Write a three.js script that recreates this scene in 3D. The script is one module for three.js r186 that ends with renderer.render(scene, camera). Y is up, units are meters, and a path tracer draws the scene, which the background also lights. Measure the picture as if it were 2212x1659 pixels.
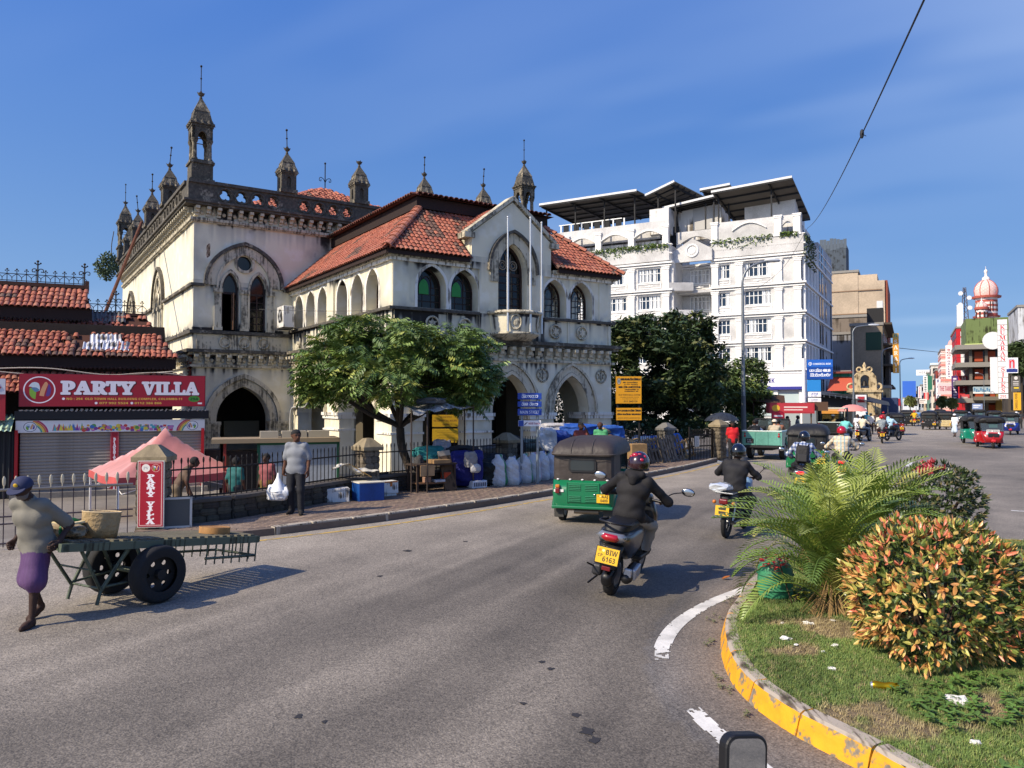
import*as THREE from 'three';
import{mergeGeometries,mergeVertices}from 'three/addons/utils/BufferGeometryUtils.js';
import{RoundedBoxGeometry}from 'three/addons/geometries/RoundedBoxGeometry.js';
// -- camera, sky, sun, exposure
const scene=new THREE.Scene();
const CAM_H=2.4,PITCH=Math.atan(42.5/1659);
const camera=new THREE.PerspectiveCamera(53.13,4/3,.1,2000);
camera.position.set(0,CAM_H,0);
camera.lookAt(0,CAM_H+Math.tan(PITCH),-1);
const renderer=new THREE.WebGLRenderer({antialias:true});
renderer.toneMapping=THREE.LinearToneMapping;
renderer.toneMappingExposure=1.34;
renderer.shadowMap.enabled=true;
const SUN=new THREE.Vector3(-.848*Math.cos(.69),Math.sin(.69),.53*Math.cos(.69)).normalize();
const sun=new THREE.DirectionalLight(0xffefd6,4.1);
sun.position.copy(SUN).multiplyScalar(150);
sun.castShadow=true;
sun.shadow.mapSize.set(4096,4096);
Object.assign(sun.shadow.camera,{left:-120,right:120,top:120,bottom:-120,near:1,far:500});
scene.add(sun,sun.target);
// -- helpers
function rng(seed){let s=seed>>>0;return()=>{s=(s+0x6d2b79f5)|0;let t=Math.imul(s^(s>>>15),1|s);t=(t+Math.imul(t^(t>>>7),61|t))^t;return((t^(t>>>14))>>>0)/4294967296;};}
const V=(x,y,z)=>new THREE.Vector3(x,y,z),clamp=THREE.MathUtils.clamp,lerp=THREE.MathUtils.lerp,D2R=Math.PI/180;
const sstep=(a,b,x)=>{const t=clamp((x-a)/(b-a),0,1);return t*t*(3-2*t);};
function hash(x,y,z=0){let h=Math.imul(x|0,374761393)^Math.imul(y|0,668265263)^Math.imul(z|0,1274126177);h=Math.imul(h^(h>>>13),1274126177);return((h^(h>>>16))>>>0)/4294967296;}
const sm=(t)=>t*t*(3-2*t);
function vn(x,y,px=1<<20,py=1<<20,s=0){
const ix=Math.floor(x),iy=Math.floor(y),fx=sm(x-ix),fy=sm(y-iy),w=(a,p)=>((a%p)+p)%p;
const a=hash(w(ix,px),w(iy,py),s),b=hash(w(ix+1,px),w(iy,py),s),c=hash(w(ix,px),w(iy+1,py),s),d=hash(w(ix+1,px),w(iy+1,py),s);
return(a+(b-a)*fx)*(1-fy)+(c+(d-c)*fx)*fy;
}
function fbm(u,v,f,oct=4,s=0){let r=0,a=.5,n=0;for(let i=0;i<oct;i++){r+=a*vn(u*f,v*f,f,f,s+i);n+=a;a*=.5;f*=2;}return r/n;}
function n3(x,y,z,s=0){
const ix=Math.floor(x),iy=Math.floor(y),iz=Math.floor(z),fx=sm(x-ix),fy=sm(y-iy),fz=sm(z-iz),L=(a,b,t)=>a+(b-a)*t;
const h=(i,j,k)=>hash(ix+i,iy+j,(iz+k)*7+s);
return L(L(L(h(0,0,0),h(1,0,0),fx),L(h(0,1,0),h(1,1,0),fx),fy),L(L(h(0,0,1),h(1,0,1),fx),L(h(0,1,1),h(1,1,1),fx),fy),fz);
}
function ray(px,py){const x=(px-1106)/1659,y=-(py-829.5)/1659,c=Math.cos(PITCH),s=Math.sin(PITCH);return V(x,y*c+s,y*s-c);}
function gnd(px,py,h=0){const d=ray(px,py);return d.multiplyScalar((h-CAM_H)/d.y).add(V(0,CAM_H,0));}
function dep(px,py,z){const d=ray(px,py);return d.multiplyScalar(z/-d.z).add(V(0,CAM_H,0));}
const turnTo=(deg)=>Math.PI-deg*D2R;
function tex(size,fn,srgb=true,h=size){
const d=new Uint8Array(size*h*4);
for(let y=0,o=0;y<h;y++)for(let x=0;x<size;x++,o+=4){const c=fn((x+.5)/size,(y+.5)/h);d[o]=clamp(c[0],0,1)*255;d[o+1]=clamp(c[1],0,1)*255;d[o+2]=clamp(c[2],0,1)*255;d[o+3]=255;}
const t=new THREE.DataTexture(d,size,h);t.wrapS=t.wrapT=THREE.RepeatWrapping;t.magFilter=t.minFilter=THREE.LinearFilter;
if(srgb)t.colorSpace=THREE.SRGBColorSpace;t.needsUpdate=true;return t;
}
function rep(t,m,m2=m){const c=t.clone();c.repeat.set(1/m,1/m2);c.needsUpdate=true;return c;}
const G=(v)=>[v,v,v];
const hx=(s)=>[parseInt(s.slice(1,3),16)/255,parseInt(s.slice(3,5),16)/255,parseInt(s.slice(5,7),16)/255];
const mix3=(a,b,t)=>[lerp(a[0],b[0],t),lerp(a[1],b[1],t),lerp(a[2],b[2],t)];
const mul3=(a,k)=>[a[0]*k,a[1]*k,a[2]*k];
const T={};
T.mottle=tex(512,(u,v)=>G(.72+.28*fbm(u,v,4,5,1)+.1*(fbm(u,v,64,2,9)-.5)));
T.fine=tex(256,(u,v)=>G(fbm(u,v,32,3,4)),false);
T.coarse=tex(512,(u,v)=>G(fbm(u,v,8,5,7)),false);
T.dirty=tex(512,(u,v)=>{const a=fbm(u,v,6,5,21),b=vn(u*60,v*4,60,4,3);return mix3([1,1,1],[.45,.42,.38],sstep(.5,.8,a*.75+b*.35));});
T.cloth=tex(256,(u,v)=>G(.8+.2*fbm(u,v,6,4,13)));
const MATS=new Map();
function mat(color,rough=.8,o={}){
const key=color+'|'+rough+'|'+JSON.stringify(o,(k,v)=>(v&&v.isTexture?v.uuid:v));
if(!MATS.has(key))MATS.set(key,new(o.clearcoat||o.transmission?THREE.MeshPhysicalMaterial:THREE.MeshStandardMaterial)({color,roughness:rough,side:THREE.DoubleSide,...o}));
return MATS.get(key);
}
const mottled=(color,rough=.85,m=2,bump=.004)=>mat(color,rough,{map:rep(T.mottle,m),bumpMap:rep(T.fine,m/4),bumpScale:bump});
const dirtyMat=(color,rough=.8,m=2.5)=>mat(color,rough,{map:rep(T.dirty,m)});
const paint=(color,o={})=>mat(color,.32,{clearcoat:.5,clearcoatRoughness:.15,...o});
const black=mat('#16161a',.6),rubber=mat('#1b1b1c',.85,{bumpMap:rep(T.fine,.3),bumpScale:.002}),chrome=mat('#c8c8c8',.15,{metalness:1}),steel=mat('#8a8d90',.35,{metalness:.9});
const darkGlass=mat('#10151a',.06,{clearcoat:1});
const Mx=(x=0,y=0,z=0,rx=0,ry=0,rz=0,sx=1,sy=sx,sz=sx)=>new THREE.Matrix4().compose(V(x,y,z),new THREE.Quaternion().setFromEuler(new THREE.Euler(rx,ry,rz,'YXZ')),V(sx,sy,sz));
function triUV(g){
const p=g.attributes.position,n=g.attributes.normal,uv=new Float32Array(p.count*2);
for(let i=0;i<p.count;i+=3){
let ax=0,ay=0,az=0;for(let k=0;k<3;k++){ax+=n.getX(i+k);ay+=n.getY(i+k);az+=n.getZ(i+k);}
ax=Math.abs(ax);ay=Math.abs(ay);az=Math.abs(az);
for(let k=0;k<3;k++){const x=p.getX(i+k),y=p.getY(i+k),z=p.getZ(i+k),o=(i+k)*2;if(ay>ax&&ay>az){uv[o]=x;uv[o+1]=z;}else if(ax>az){uv[o]=z;uv[o+1]=y;}else{uv[o]=x;uv[o+1]=y;}}
}
g.setAttribute('uv',new THREE.BufferAttribute(uv,2));return g;
}
class MB{
constructor(){this.g=[];}
add(geo,m){
let g=geo.index?geo.toNonIndexed():geo.clone();
if(!g.attributes.normal)g.computeVertexNormals();
for(const k of Object.keys(g.attributes))if(k!=='position'&&k!=='normal'&&k!=='uv')g.deleteAttribute(k);
if(!g.attributes.uv)g.setAttribute('uv',new THREE.BufferAttribute(new Float32Array(g.attributes.position.count*2),2));
g.morphAttributes={};if(m)g.applyMatrix4(m);this.g.push(g);return this;
}
box(w,h,d,x,y,z,ry=0,rx=0,rz=0){return this.add(new THREE.BoxGeometry(w,h,d),Mx(x,y,z,rx,ry,rz));}
rbox(w,h,d,x,y,z,r=.02,ry=0,rx=0,rz=0,seg=2){return this.add(new RoundedBoxGeometry(w,h,d,seg,Math.min(r,w/2.01,h/2.01,d/2.01)),Mx(x,y,z,rx,ry,rz));}
cyl(r0,r1,h,x,y,z,seg=12,rx=0,ry=0,rz=0){return this.add(new THREE.CylinderGeometry(r1,r0,h,seg),Mx(x,y,z,rx,ry,rz));}
bar(a,b,r,seg=6,r2=r){a=V(...(a.isVector3?a.toArray():a));b=V(...(b.isVector3?b.toArray():b));const d=b.clone().sub(a),q=new THREE.Quaternion().setFromUnitVectors(V(0,1,0),d.clone().normalize());return this.add(new THREE.CylinderGeometry(r2,r,d.length(),seg),new THREE.Matrix4().compose(a.add(b).multiplyScalar(.5),q,V(1,1,1)));}
beam(a,b,w,h){a=V(...(a.isVector3?a.toArray():a));b=V(...(b.isVector3?b.toArray():b));const m=new THREE.Matrix4().lookAt(a,b,Math.abs(b.clone().sub(a).normalize().y)>.99?V(1,0,0):V(0,1,0));m.setPosition(a.clone().add(b).multiplyScalar(.5));return this.add(new THREE.BoxGeometry(w,h,a.distanceTo(b)),m);}
lathe(pts,x=0,y=0,z=0,seg=16,m2){const g=new THREE.LatheGeometry(pts.map((p)=>new THREE.Vector2(p[0],p[1])),seg);return this.add(g,(m2||new THREE.Matrix4()).clone().premultiply(Mx(x,y,z)));}
tube(pts,r,seg=20,rad=6,closed=false){return this.add(new THREE.TubeGeometry(new THREE.CatmullRomCurve3(pts.map((p)=>(p.isVector3?p:V(...p))),closed),seg,r,rad,closed));}
ext(shape,depth,m,bevel=0,cs=8){return this.add(new THREE.ExtrudeGeometry(shape,{depth,bevelEnabled:bevel>0,bevelSize:bevel,bevelThickness:bevel,bevelSegments:1,curveSegments:cs}),m);}
sph(r,x,y,z,sx=1,sy=sx,sz=sx,ws=14,hs=10){return this.add(new THREE.SphereGeometry(r,ws,hs),Mx(x,y,z,0,0,0,sx,sy,sz));}
tor(R,r,x,y,z,rx=0,ry=0,a=8,b=20){return this.add(new THREE.TorusGeometry(R,r,a,b),Mx(x,y,z,rx,ry,0));}
quad(a,b,c,d){const g=new THREE.BufferGeometry(),P=[a,b,c,a,c,d].flatMap((p)=>(p.isVector3?p.toArray():p));g.setAttribute('position',new THREE.Float32BufferAttribute(P,3));g.setAttribute('uv',new THREE.Float32BufferAttribute([0,0,1,0,1,1,0,0,1,1,0,1],2));g.computeVertexNormals();return this.add(g);}
geo(keepUV){const g=this.g.length===1?this.g[0]:mergeGeometries(this.g);return keepUV?g:triUV(g);}
mesh(name,material,parent,keepUV){return put(name,this.geo(keepUV),material,parent);}
}
const mb=()=>new MB();
const counts=new Map();
function numbered(n){const k=counts.get(n)||0;counts.set(n,k+1);return k?n+'_'+String(k).padStart(3,'0'):n;}
function put(name,geo,material,parent){const m=new THREE.Mesh(geo,material);m.name=parent?name:numbered(name);m.castShadow=m.receiveShadow=true;(parent||scene).add(m);return m;}
function tag(o,label,category,group){o.userData.label=label;if(category)o.userData.category=category;if(group)o.userData.group=group;return o;}
function thing(name,label,category,pos=[0,0,0],turn=0,group){const o=new THREE.Group();o.name=numbered(name);if(pos.isVector3)o.position.copy(pos);else o.position.set(...pos);o.rotation.y=turn;scene.add(o);return tag(o,label,category,group);}
function structure(o,label){o.userData.kind='structure';if(label)o.userData.label=label;return o;}
function stuff(o,label,category){o.userData.kind='stuff';if(label)o.userData.label=label;if(category)o.userData.category=category;return o;}
function copyOf(o,label,pos,turn,group){const c=o.clone();c.name=numbered(o.name.replace(/_\d{3}$/,''));c.userData={...o.userData};if(label)c.userData.label=label;if(group)c.userData.group=group;c.position.copy(pos.isVector3?pos:V(...pos));c.rotation.y=turn;scene.add(c);return c;}
function inst(name,geo,material,mats,parent,colors){const m=new THREE.InstancedMesh(geo,material,mats.length);mats.forEach((x,i)=>m.setMatrixAt(i,x));if(colors)colors.forEach((c,i)=>m.setColorAt(i,new THREE.Color().setRGB(...c)));m.name=parent?name:numbered(name);m.castShadow=m.receiveShadow=true;(parent||scene).add(m);return m;}
function canvasTex(w,h,draw){const c=document.createElement('canvas');c.width=w;c.height=h;const x=c.getContext('2d');draw(x,w,h);const t=new THREE.CanvasTexture(c);t.colorSpace=THREE.SRGBColorSpace;return t;}
const panelMat=(t,rough=.55)=>new THREE.MeshStandardMaterial({map:t,roughness:rough,side:THREE.DoubleSide});
function face(name,w,h,material,parent,x,y,z,ry=0,rx=0,rz=0){const m=put(name,new THREE.PlaneGeometry(w,h),material,parent);m.position.set(x,y,z);m.rotation.set(rx,ry,rz,'YXZ');return m;}
function script(c,x,y,w,h,seed,n,lw=h*.16){
const r=rng(seed);c.lineWidth=lw;c.lineCap='round';const s=w/n;
for(let i=0;i<n;i++){if(r()<.12)continue;const cx=x+s*(i+.5),k=r(),q=h*.32;c.beginPath();
if(k<.35){c.arc(cx,y+h*.55,q,.4,5.6);c.moveTo(cx+q*.5,y+h*.55);c.arc(cx,y+h*.6,q*.45,0,5);}
else if(k<.6){c.arc(cx-q*.3,y+h*.6,q*.75,2.6,7.2);c.lineTo(cx+q,y+h*.25);}
else if(k<.8){c.moveTo(cx-q,y+h*.3);c.lineTo(cx-q,y+h*.85);c.lineTo(cx+q*.6,y+h*.85);c.arc(cx+q*.4,y+h*.5,q*.6,1.2,-2.4,true);}
else{c.arc(cx,y+h*.65,q*.8,3.6,9);c.moveTo(cx-q*.5,y+h*.1);c.quadraticCurveTo(cx,y-h*.08,cx+q*.7,y+h*.15);}
c.stroke();}
}
function textFit(c,s,x,y,w,font,px){c.font=font.replace('$',px);const m=c.measureText(s).width;c.save();c.translate(x,y);if(m>0)c.scale(w/m,1);c.fillText(s,0,0);c.restore();}
function archPts(cx,y0,hw,ys,ya,n=9){
const P=[[cx-hw,y0]],r=ya-ys,bez=(t,a,b,c,d)=>{const u=1-t;return u*u*u*a+3*u*u*t*b+3*u*t*t*c+t*t*t*d;};
const L=[];for(let i=0;i<=n;i++){const t=i/n;L.push([bez(t,-hw,-hw,-hw*.52,0),bez(t,ys,ys+r*.55,ys+r*.88,ya)]);}
for(const p of L)P.push([cx+p[0],p[1]]);for(let i=n-1;i>=0;i--)P.push([cx-L[i][0],L[i][1]]);P.push([cx+hw,y0]);return P;
}
function shapeOf(pts,holes=[]){const s=new THREE.Shape(pts.map((p)=>new THREE.Vector2(p[0],p[1])));for(const h of holes)s.holes.push(new THREE.Path(h.map((p)=>new THREE.Vector2(p[0],p[1]))));return s;}
const rrect=(w,h,r,n=5)=>{const P=[];[[1,1,0],[-1,1,1],[-1,-1,2],[1,-1,3]].forEach(([a,b,q])=>{for(let i=0;i<=n;i++){const t=(q+i/n)*Math.PI/2;P.push([a*(w/2-r)+r*Math.cos(t),b*(h/2-r)+r*Math.sin(t)]);}});return shapeOf(P);};
const rect=(x0,y0,x1,y1)=>[[x0,y0],[x1,y0],[x1,y1],[x0,y1]];
const ringPts=(a,b)=>[...a,...[...b].reverse()];
// -- sky: a clear tropical morning, thin cirrus
{
const W=1024,H=512,d=new Float32Array(W*H*4),g=.8;
for(let j=0;j<H;j++)for(let i=0;i<W;i++){
const up=((j+.5)/H-.5)*Math.PI,az=((i+.5)/W-.5)*2*Math.PI,y=Math.sin(up),x=Math.cos(az)*Math.cos(up),z=Math.sin(az)*Math.cos(up);
const e=Math.max(0,y),mu=x*SUN.x+y*SUN.y+z*SUN.z;
let c=[.02+.26*Math.exp(-e*4.6),.1+.34*Math.exp(-e*3.6),.45+.17*Math.exp(-e*2.4)];
const k=.9+.14*(mu*mu)+.1*Math.max(0,mu);
const mie=.115*(1-g*g)/Math.pow(1+g*g-2*g*mu,1.5)*(.35+.65*Math.exp(-e*1.6));
c=[c[0]*k+mie*1.0,c[1]*k+mie*.96,c[2]*k+mie*.86];
if(y>.01){
const s=1/(y+.12),px=x*s*1.0+3.1,pz=z*s*1.0,a=px*.5-pz*.86,b=px*.86+pz*.5;
const w=vn(a*1.3,b*.5,4096,4096,2),n=(vn(a*2.2+w*2,b*.7,4096,4096,5)*.5+vn(a*6+w*3,b*1.6,4096,4096,6)*.3+vn(a*14,b*4,4096,4096,7)*.2);
const cl=sstep(.36,.74,n)*sstep(.2,.55,vn(a*.45+1.7,b*.4+5.2,4096,4096,9))*sstep(.02,.1,y)*sstep(1.0,.3,y)*.75;
c=mix3(c,[.62,.74,.9],cl*.8);
}
if(y<0)c=mix3(c,[.22,.21,.2],sstep(0,-.05,y));
const o=(j*W+i)*4;d[o]=c[0];d[o+1]=c[1];d[o+2]=c[2];d[o+3]=1;
}
const t=new THREE.DataTexture(d,W,H,THREE.RGBAFormat,THREE.FloatType);
t.mapping=THREE.EquirectangularReflectionMapping;t.magFilter=t.minFilter=THREE.LinearFilter;t.needsUpdate=true;
scene.background=t;scene.environment=t;
}
// -- ground, road, pavement, traffic island
const FENCE=[[-30,-3.4],[-14,-9.4],[-8.47,-12.75],[-6.7,-14.2],[-5.63,-15.25],[-4.6,-17.3],[-3.64,-19.4],[-.17,-23.5],[3.35,-28.3],[6.2,-31.0],[8.6,-32.2],[16,-46],[34,-78],[60,-128],[30,-160],[-160,-160],[-160,-3]];
const KERB=[[-6.75,-13.78],[-6.0,-13.72],[-5.3,-13.68],[-4.8,-13.75],[-4.2,-14.2],[-2.68,-15.65],[-.8,-17.75],[1.1,-20.2],[3.6,-23.8],[6.33,-28.0],[8.77,-32.3]];
function inside(P,x,z){let r=false;for(let i=0,j=P.length-1;i<P.length;j=i++){const[xi,zi]=P[i],[xj,zj]=P[j];if((zi>z)!==(zj>z)&&x<((xj-xi)*(z-zi))/(zj-zi)+xi)r=!r;}return r;}
function distPoly(P,x,z,closed=true){let d=1e9;for(let i=0;i<P.length-(closed?0:1);i++){const a=P[i],b=P[(i+1)%P.length],ux=b[0]-a[0],uz=b[1]-a[1],t=clamp(((x-a[0])*ux+(z-a[1])*uz)/(ux*ux+uz*uz||1),0,1);d=Math.min(d,Math.hypot(x-a[0]-ux*t,z-a[1]-uz*t));}return d;}
function along(P,s){for(let i=0;i<P.length-1;i++){const l=Math.hypot(P[i+1][0]-P[i][0],P[i+1][1]-P[i][1]);if(s<=l||i===P.length-2){const t=s/l;return{x:lerp(P[i][0],P[i+1][0],t),z:lerp(P[i][1],P[i+1][1],t),ux:(P[i+1][0]-P[i][0])/l,uz:(P[i+1][1]-P[i][1])/l};}s-=l;}}
const plen=(P)=>{let s=0;for(let i=0;i<P.length-1;i++)s+=Math.hypot(P[i+1][0]-P[i][0],P[i+1][1]-P[i][1]);return s;};
function smoothLine(P,n,closed){const c=new THREE.CatmullRomCurve3(P.map((p)=>V(p[0],0,p[1])),closed,'centripetal');const q=c.getSpacedPoints(n).map((p)=>[p.x,p.z]);if(closed)q.pop();return q;}
const asphaltMap=tex(1024,(u,v)=>{
const f=vn(u*340,v*340,340,340,1),g2=vn(u*180,v*180,180,180,2),m=fbm(u,v,5,4,3);
let k=.80+.3*(f-.5)+.2*(g2-.5)+.16*(m-.5);const chip=vn(u*210,v*210,210,210,8);
let c=[k,k*.975,k*.94];if(chip>.93)c=mix3(c,[1,.98,.93],.6);if(chip<.06)c=mul3(c,.62);return c;
});
const asphaltBump=tex(512,(u,v)=>G(.6*vn(u*170,v*170,170,170,1)+.4*fbm(u,v,30,3,2)),false);
{
const signedTo=(P,x,z)=>{let b=1e9,r=[0,0],s=0;for(let i=0;i<P.length-1;i++){const ux=P[i+1][0]-P[i][0],uz=P[i+1][1]-P[i][1],l=Math.hypot(ux,uz),t=clamp(((x-P[i][0])*ux+(z-P[i][1])*uz)/(l*l),0,1),dx=x-P[i][0]-ux*t,dz=z-P[i][1]-uz*t,d=Math.hypot(dx,dz);if(d<b){b=d;r=[d*Math.sign(ux*dz-uz*dx),s+l*t];}s+=l;}return r;};
const ax=(a,b,near0,near1,fine)=>{const r=[];let x=near0,s=fine;const lo=[];while(x>a){s*=1.25;x-=s;lo.push(x);}r.push(...lo.reverse());for(let k=near0;k<near1;k+=fine)r.push(k);x=near1;s=fine;r.push(x);while(x<b){s*=1.25;x+=s;r.push(x);}return r;};
const xs=ax(-500,800,-11,9,.085),zs=ax(-1500,60,-23,-3.4,.085),pos=[],col=[],uv=[],idx=[];
const lanes=[[[-9,2],[-4.2,-4],[-1.2,-9],[2,-15.5],[6.5,-24],[14,-38],[40,-86]],[[-6,2],[-2.6,-3.5],[.1,-8.5],[3.2,-15],[8,-24],[16,-38],[44,-86]],[[-12,-2],[-7,-6.5],[-3.2,-11.2],[.6,-17],[4.6,-24],[11.5,-38],[36,-84]],[[-3,2],[.2,-4],[1.3,-8],[4.0,-14],[9.6,-24],[18,-38],[46,-84]]].map((l)=>smoothLine(l,60));
for(let j=0;j<zs.length;j++)for(let i=0;i<xs.length;i++){
const x=xs[i],z=zs[j];pos.push(x,0,z);uv.push(x/3.1,z/3.1);
let dl=1e9;for(const l of lanes)dl=Math.min(dl,distPoly(l,x,z,false));const sd=signedTo(lanes[1],x,z);
const q=z/9+x/14,n1=vn(x*.35+50,z*.3+50),n2=vn(x*1.7,z*1.1,1<<20,1<<20,4),st=.5*vn(sd[0]*1.7+40,sd[1]*.12,1<<20,1<<20,7)+.5*vn(sd[0]*5.1+90,sd[1]*.2,1<<20,1<<20,8);
const left=sstep(-1.5,-7,x+(z+9)*.75);
let k=.3+.16*left+.07*(n1-.5)+.045*(n2-.5)+.24*(st-.5)*(1-left*.75)-.12*Math.exp(-dl*dl/.3)*(.35+st)*(1-.7*left);k=Math.max(.09,k);
if(-z<6)k-=.02;
const di=distPoly(ISLAND_EDGE(),x,z);if(di<.7){const e=sstep(.7,.1,di)*.5;col.push(lerp(k,.34,e),lerp(k*.97,.27,e),lerp(k*.93,.2,e));}else col.push(k*1.05,k*.97,k*.845);
}
for(let j=0;j<zs.length-1;j++)for(let i=0;i<xs.length-1;i++){
const cx=(xs[i]+xs[i+1])/2,cz=(zs[j]+zs[j+1])/2;if(inside(FENCE,cx,cz)&&distPoly(FENCE,cx,cz)>.25)continue;
const a=j*xs.length+i,b=a+1,c=a+xs.length,d=c+1;idx.push(a,c,b,b,c,d);
}
const g=new THREE.BufferGeometry();g.setAttribute('position',new THREE.Float32BufferAttribute(pos,3));g.setAttribute('color',new THREE.Float32BufferAttribute(col,3));g.setAttribute('uv',new THREE.Float32BufferAttribute(uv,2));g.setIndex(idx);g.computeVertexNormals();
structure(put('road',g,new THREE.MeshStandardMaterial({map:asphaltMap,bumpMap:(()=>{const c=asphaltBump.clone();c.repeat.set(2,2);return c;})(),bumpScale:.006,roughness:.82,vertexColors:true})),'worn grey asphalt road curving past the old town hall');
}
function ISLAND_EDGE(){return[[3.4,-3.2],[2.45,-4.6],[2.28,-5.06],[2.03,-5.62],[1.9,-6.15],[1.88,-6.65],[1.99,-7.4],[2.25,-8.3],[2.6,-9.05],[3.05,-10],[3.9,-11.2],[5.2,-12.3],[7,-12.9],[9,-12.6],[12,-11.5],[16,-9],[18,-5],[14,-2],[6,-1.8]];}
const compoundH=(x,z)=>-.66*sstep(.2,6.5,distPoly(FENCE.slice(0,12),x,z,false))-.012;
{
const xs=[],zs=[];for(let x=-160;x<62;x+=x>-28&&x<12?.5:4)xs.push(x);for(let z=-160;z<-2;z+=z>-40?.5:4)zs.push(z);
const pos=[],uv=[],idx=[];for(const z of zs)for(const x of xs){pos.push(x,compoundH(x,z),z);uv.push(x,z);}
for(let j=0;j<zs.length-1;j++)for(let i=0;i<xs.length-1;i++){if(!inside(FENCE,(xs[i]+xs[i+1])/2,(zs[j]+zs[j+1])/2))continue;const a=j*xs.length+i;idx.push(a,a+xs.length,a+1,a+1,a+xs.length,a+xs.length+1);}
const g=new THREE.BufferGeometry();g.setAttribute('position',new THREE.Float32BufferAttribute(pos,3));g.setAttribute('uv',new THREE.Float32BufferAttribute(uv,2));g.setIndex(idx);g.computeVertexNormals();
structure(put('yard_ground',g,mat('#8d867c',.9,{map:rep(T.mottle,4),bumpMap:rep(T.fine,.7),bumpScale:.01})),'sunken grey yard of the town hall behind the railings');
}
function paintedLine(name,P,w,y,color,label,gap,wear=.42,worn=()=>1){
const L=plen(P),fine=w>.15&&w<.18?.016:.035,n=Math.ceil(L/fine),m=Math.max(3,Math.round(w/fine)),pos=[],idx=[];
for(let i=0;i<=n;i++){const a=along(P,(L*i)/n);for(let j=0;j<=m;j++){const t=(j/m-.5)*w;pos.push(a.x-a.uz*t,y,a.z+a.ux*t);}}
for(let i=0;i<n;i++)for(let j=0;j<m;j++){
const s=(L*i)/n;if(gap&&gap(s,L))continue;
const o=(i*(m+1)+j)*3,e=j===0||j===m-1?.16:0;if(vn(pos[o]*22,pos[o+2]*22,1<<20,1<<20,3)*.6+vn(pos[o]*5,pos[o+2]*5,1<<20,1<<20,5)*.4<(wear+e)*worn(s,L))continue;
const a=i*(m+1)+j;idx.push(a,a+1,a+m+1,a+1,a+m+2,a+m+1);
}
const g=new THREE.BufferGeometry();g.setAttribute('position',new THREE.Float32BufferAttribute(pos,3));g.setIndex(idx);g.computeVertexNormals();g.setAttribute('uv',new THREE.Float32BufferAttribute(pos.flatMap((_,i)=>(i%3===0?[pos[i],pos[i+2]]:[])),2));
return structure(put(name,g,mat(color,.7,{map:rep(T.mottle,.6)})),label);
}
paintedLine('road_marking',smoothLine([[3.15,-10.15],[2.38,-9.3],[1.8,-8.42],[1.49,-7.65],[1.385,-7.07],[1.385,-6.4],[1.46,-5.87],[1.56,-5.4],[1.7,-4.9],[2.0,-4.2]],120),.165,.005,'#f1efe6','white edge line round the traffic island, worn away midway',null,.13,(s,L)=>{const t=s/L;return 1+5*sstep(.5,.55,t)*sstep(.71,.67,t)+1.4*sstep(.4,.5,t)*sstep(.85,.7,t);});
paintedLine('road_marking',smoothLine([[-4.6,-13.35],[-2.4,-15.3],[1.42,-19.95],[3.9,-23.55],[6.65,-27.8],[9.05,-32.0]],80),.1,.005,'#d8b45c','yellow line along the left kerb',null,.22);
for(const[a,b,w]of[[[10.9,-15.85],[15.6,-14.7],.13],[[10.6,-15.6],[15.8,-14.35],.13],[[11.2,-17.3],[16,-14.5],.13]])paintedLine('road_marking',[a,b],w,.005,'#e8e6df','thin white traffic lines beyond the hedge on the right',null,.2);
for(const[x,y,l,w]of[[1962,1008,2.6,.2],[1935,1022,1.2,.2],[1990,927,1.8,.4],[2010,919,1.8,.4],[2030,911,2,.5],[2100,917,1.8,.4],[2190,915,2.4,.5],[1950,924,1.6,.4]]){const p=gnd(x,y);paintedLine('road_marking',[[p.x,p.z],[p.x+l*(l>2?.5:.85),p.z-l*(l>2?.9:.2)]],w,.005,'#e8e6df','white road dash far down the street',null,.2);}
{
const r=rng(5),b=mb();for(const[px,py,s]of[[1170,1430,.09],[1190,1445,.1],[1130,1520,.08],[1245,1545,.1],[1268,1580,.16],[1285,1600,.14],[880,1190,.2],[820,1245,.12],[645,1548,.1],[700,1560,.07],[1005,1170,.12]]){const p=gnd(px,py),n=11,S=[];for(let i=0;i<n;i++){const a=(i/n)*6.283,q=s*.55*(.45+.55*r());S.push([Math.cos(a)*q*.8,Math.sin(a)*q]);}b.add(new THREE.ShapeGeometry(shapeOf(S)),Mx(p.x,.004,p.z,-Math.PI/2,0,0));}
structure(stuff(b.mesh('oil_stain',mat('#302e2c',.7)),'dark oil spots dripped on the asphalt'));
}
const PAVE=[...KERB,[9.6,-33.5],[8.6,-32.2],[6.2,-31.0],[3.35,-28.3],[-.17,-23.5],[-3.64,-19.4],[-4.6,-17.3],[-5.63,-15.25],[-6.7,-14.2]];
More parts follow.
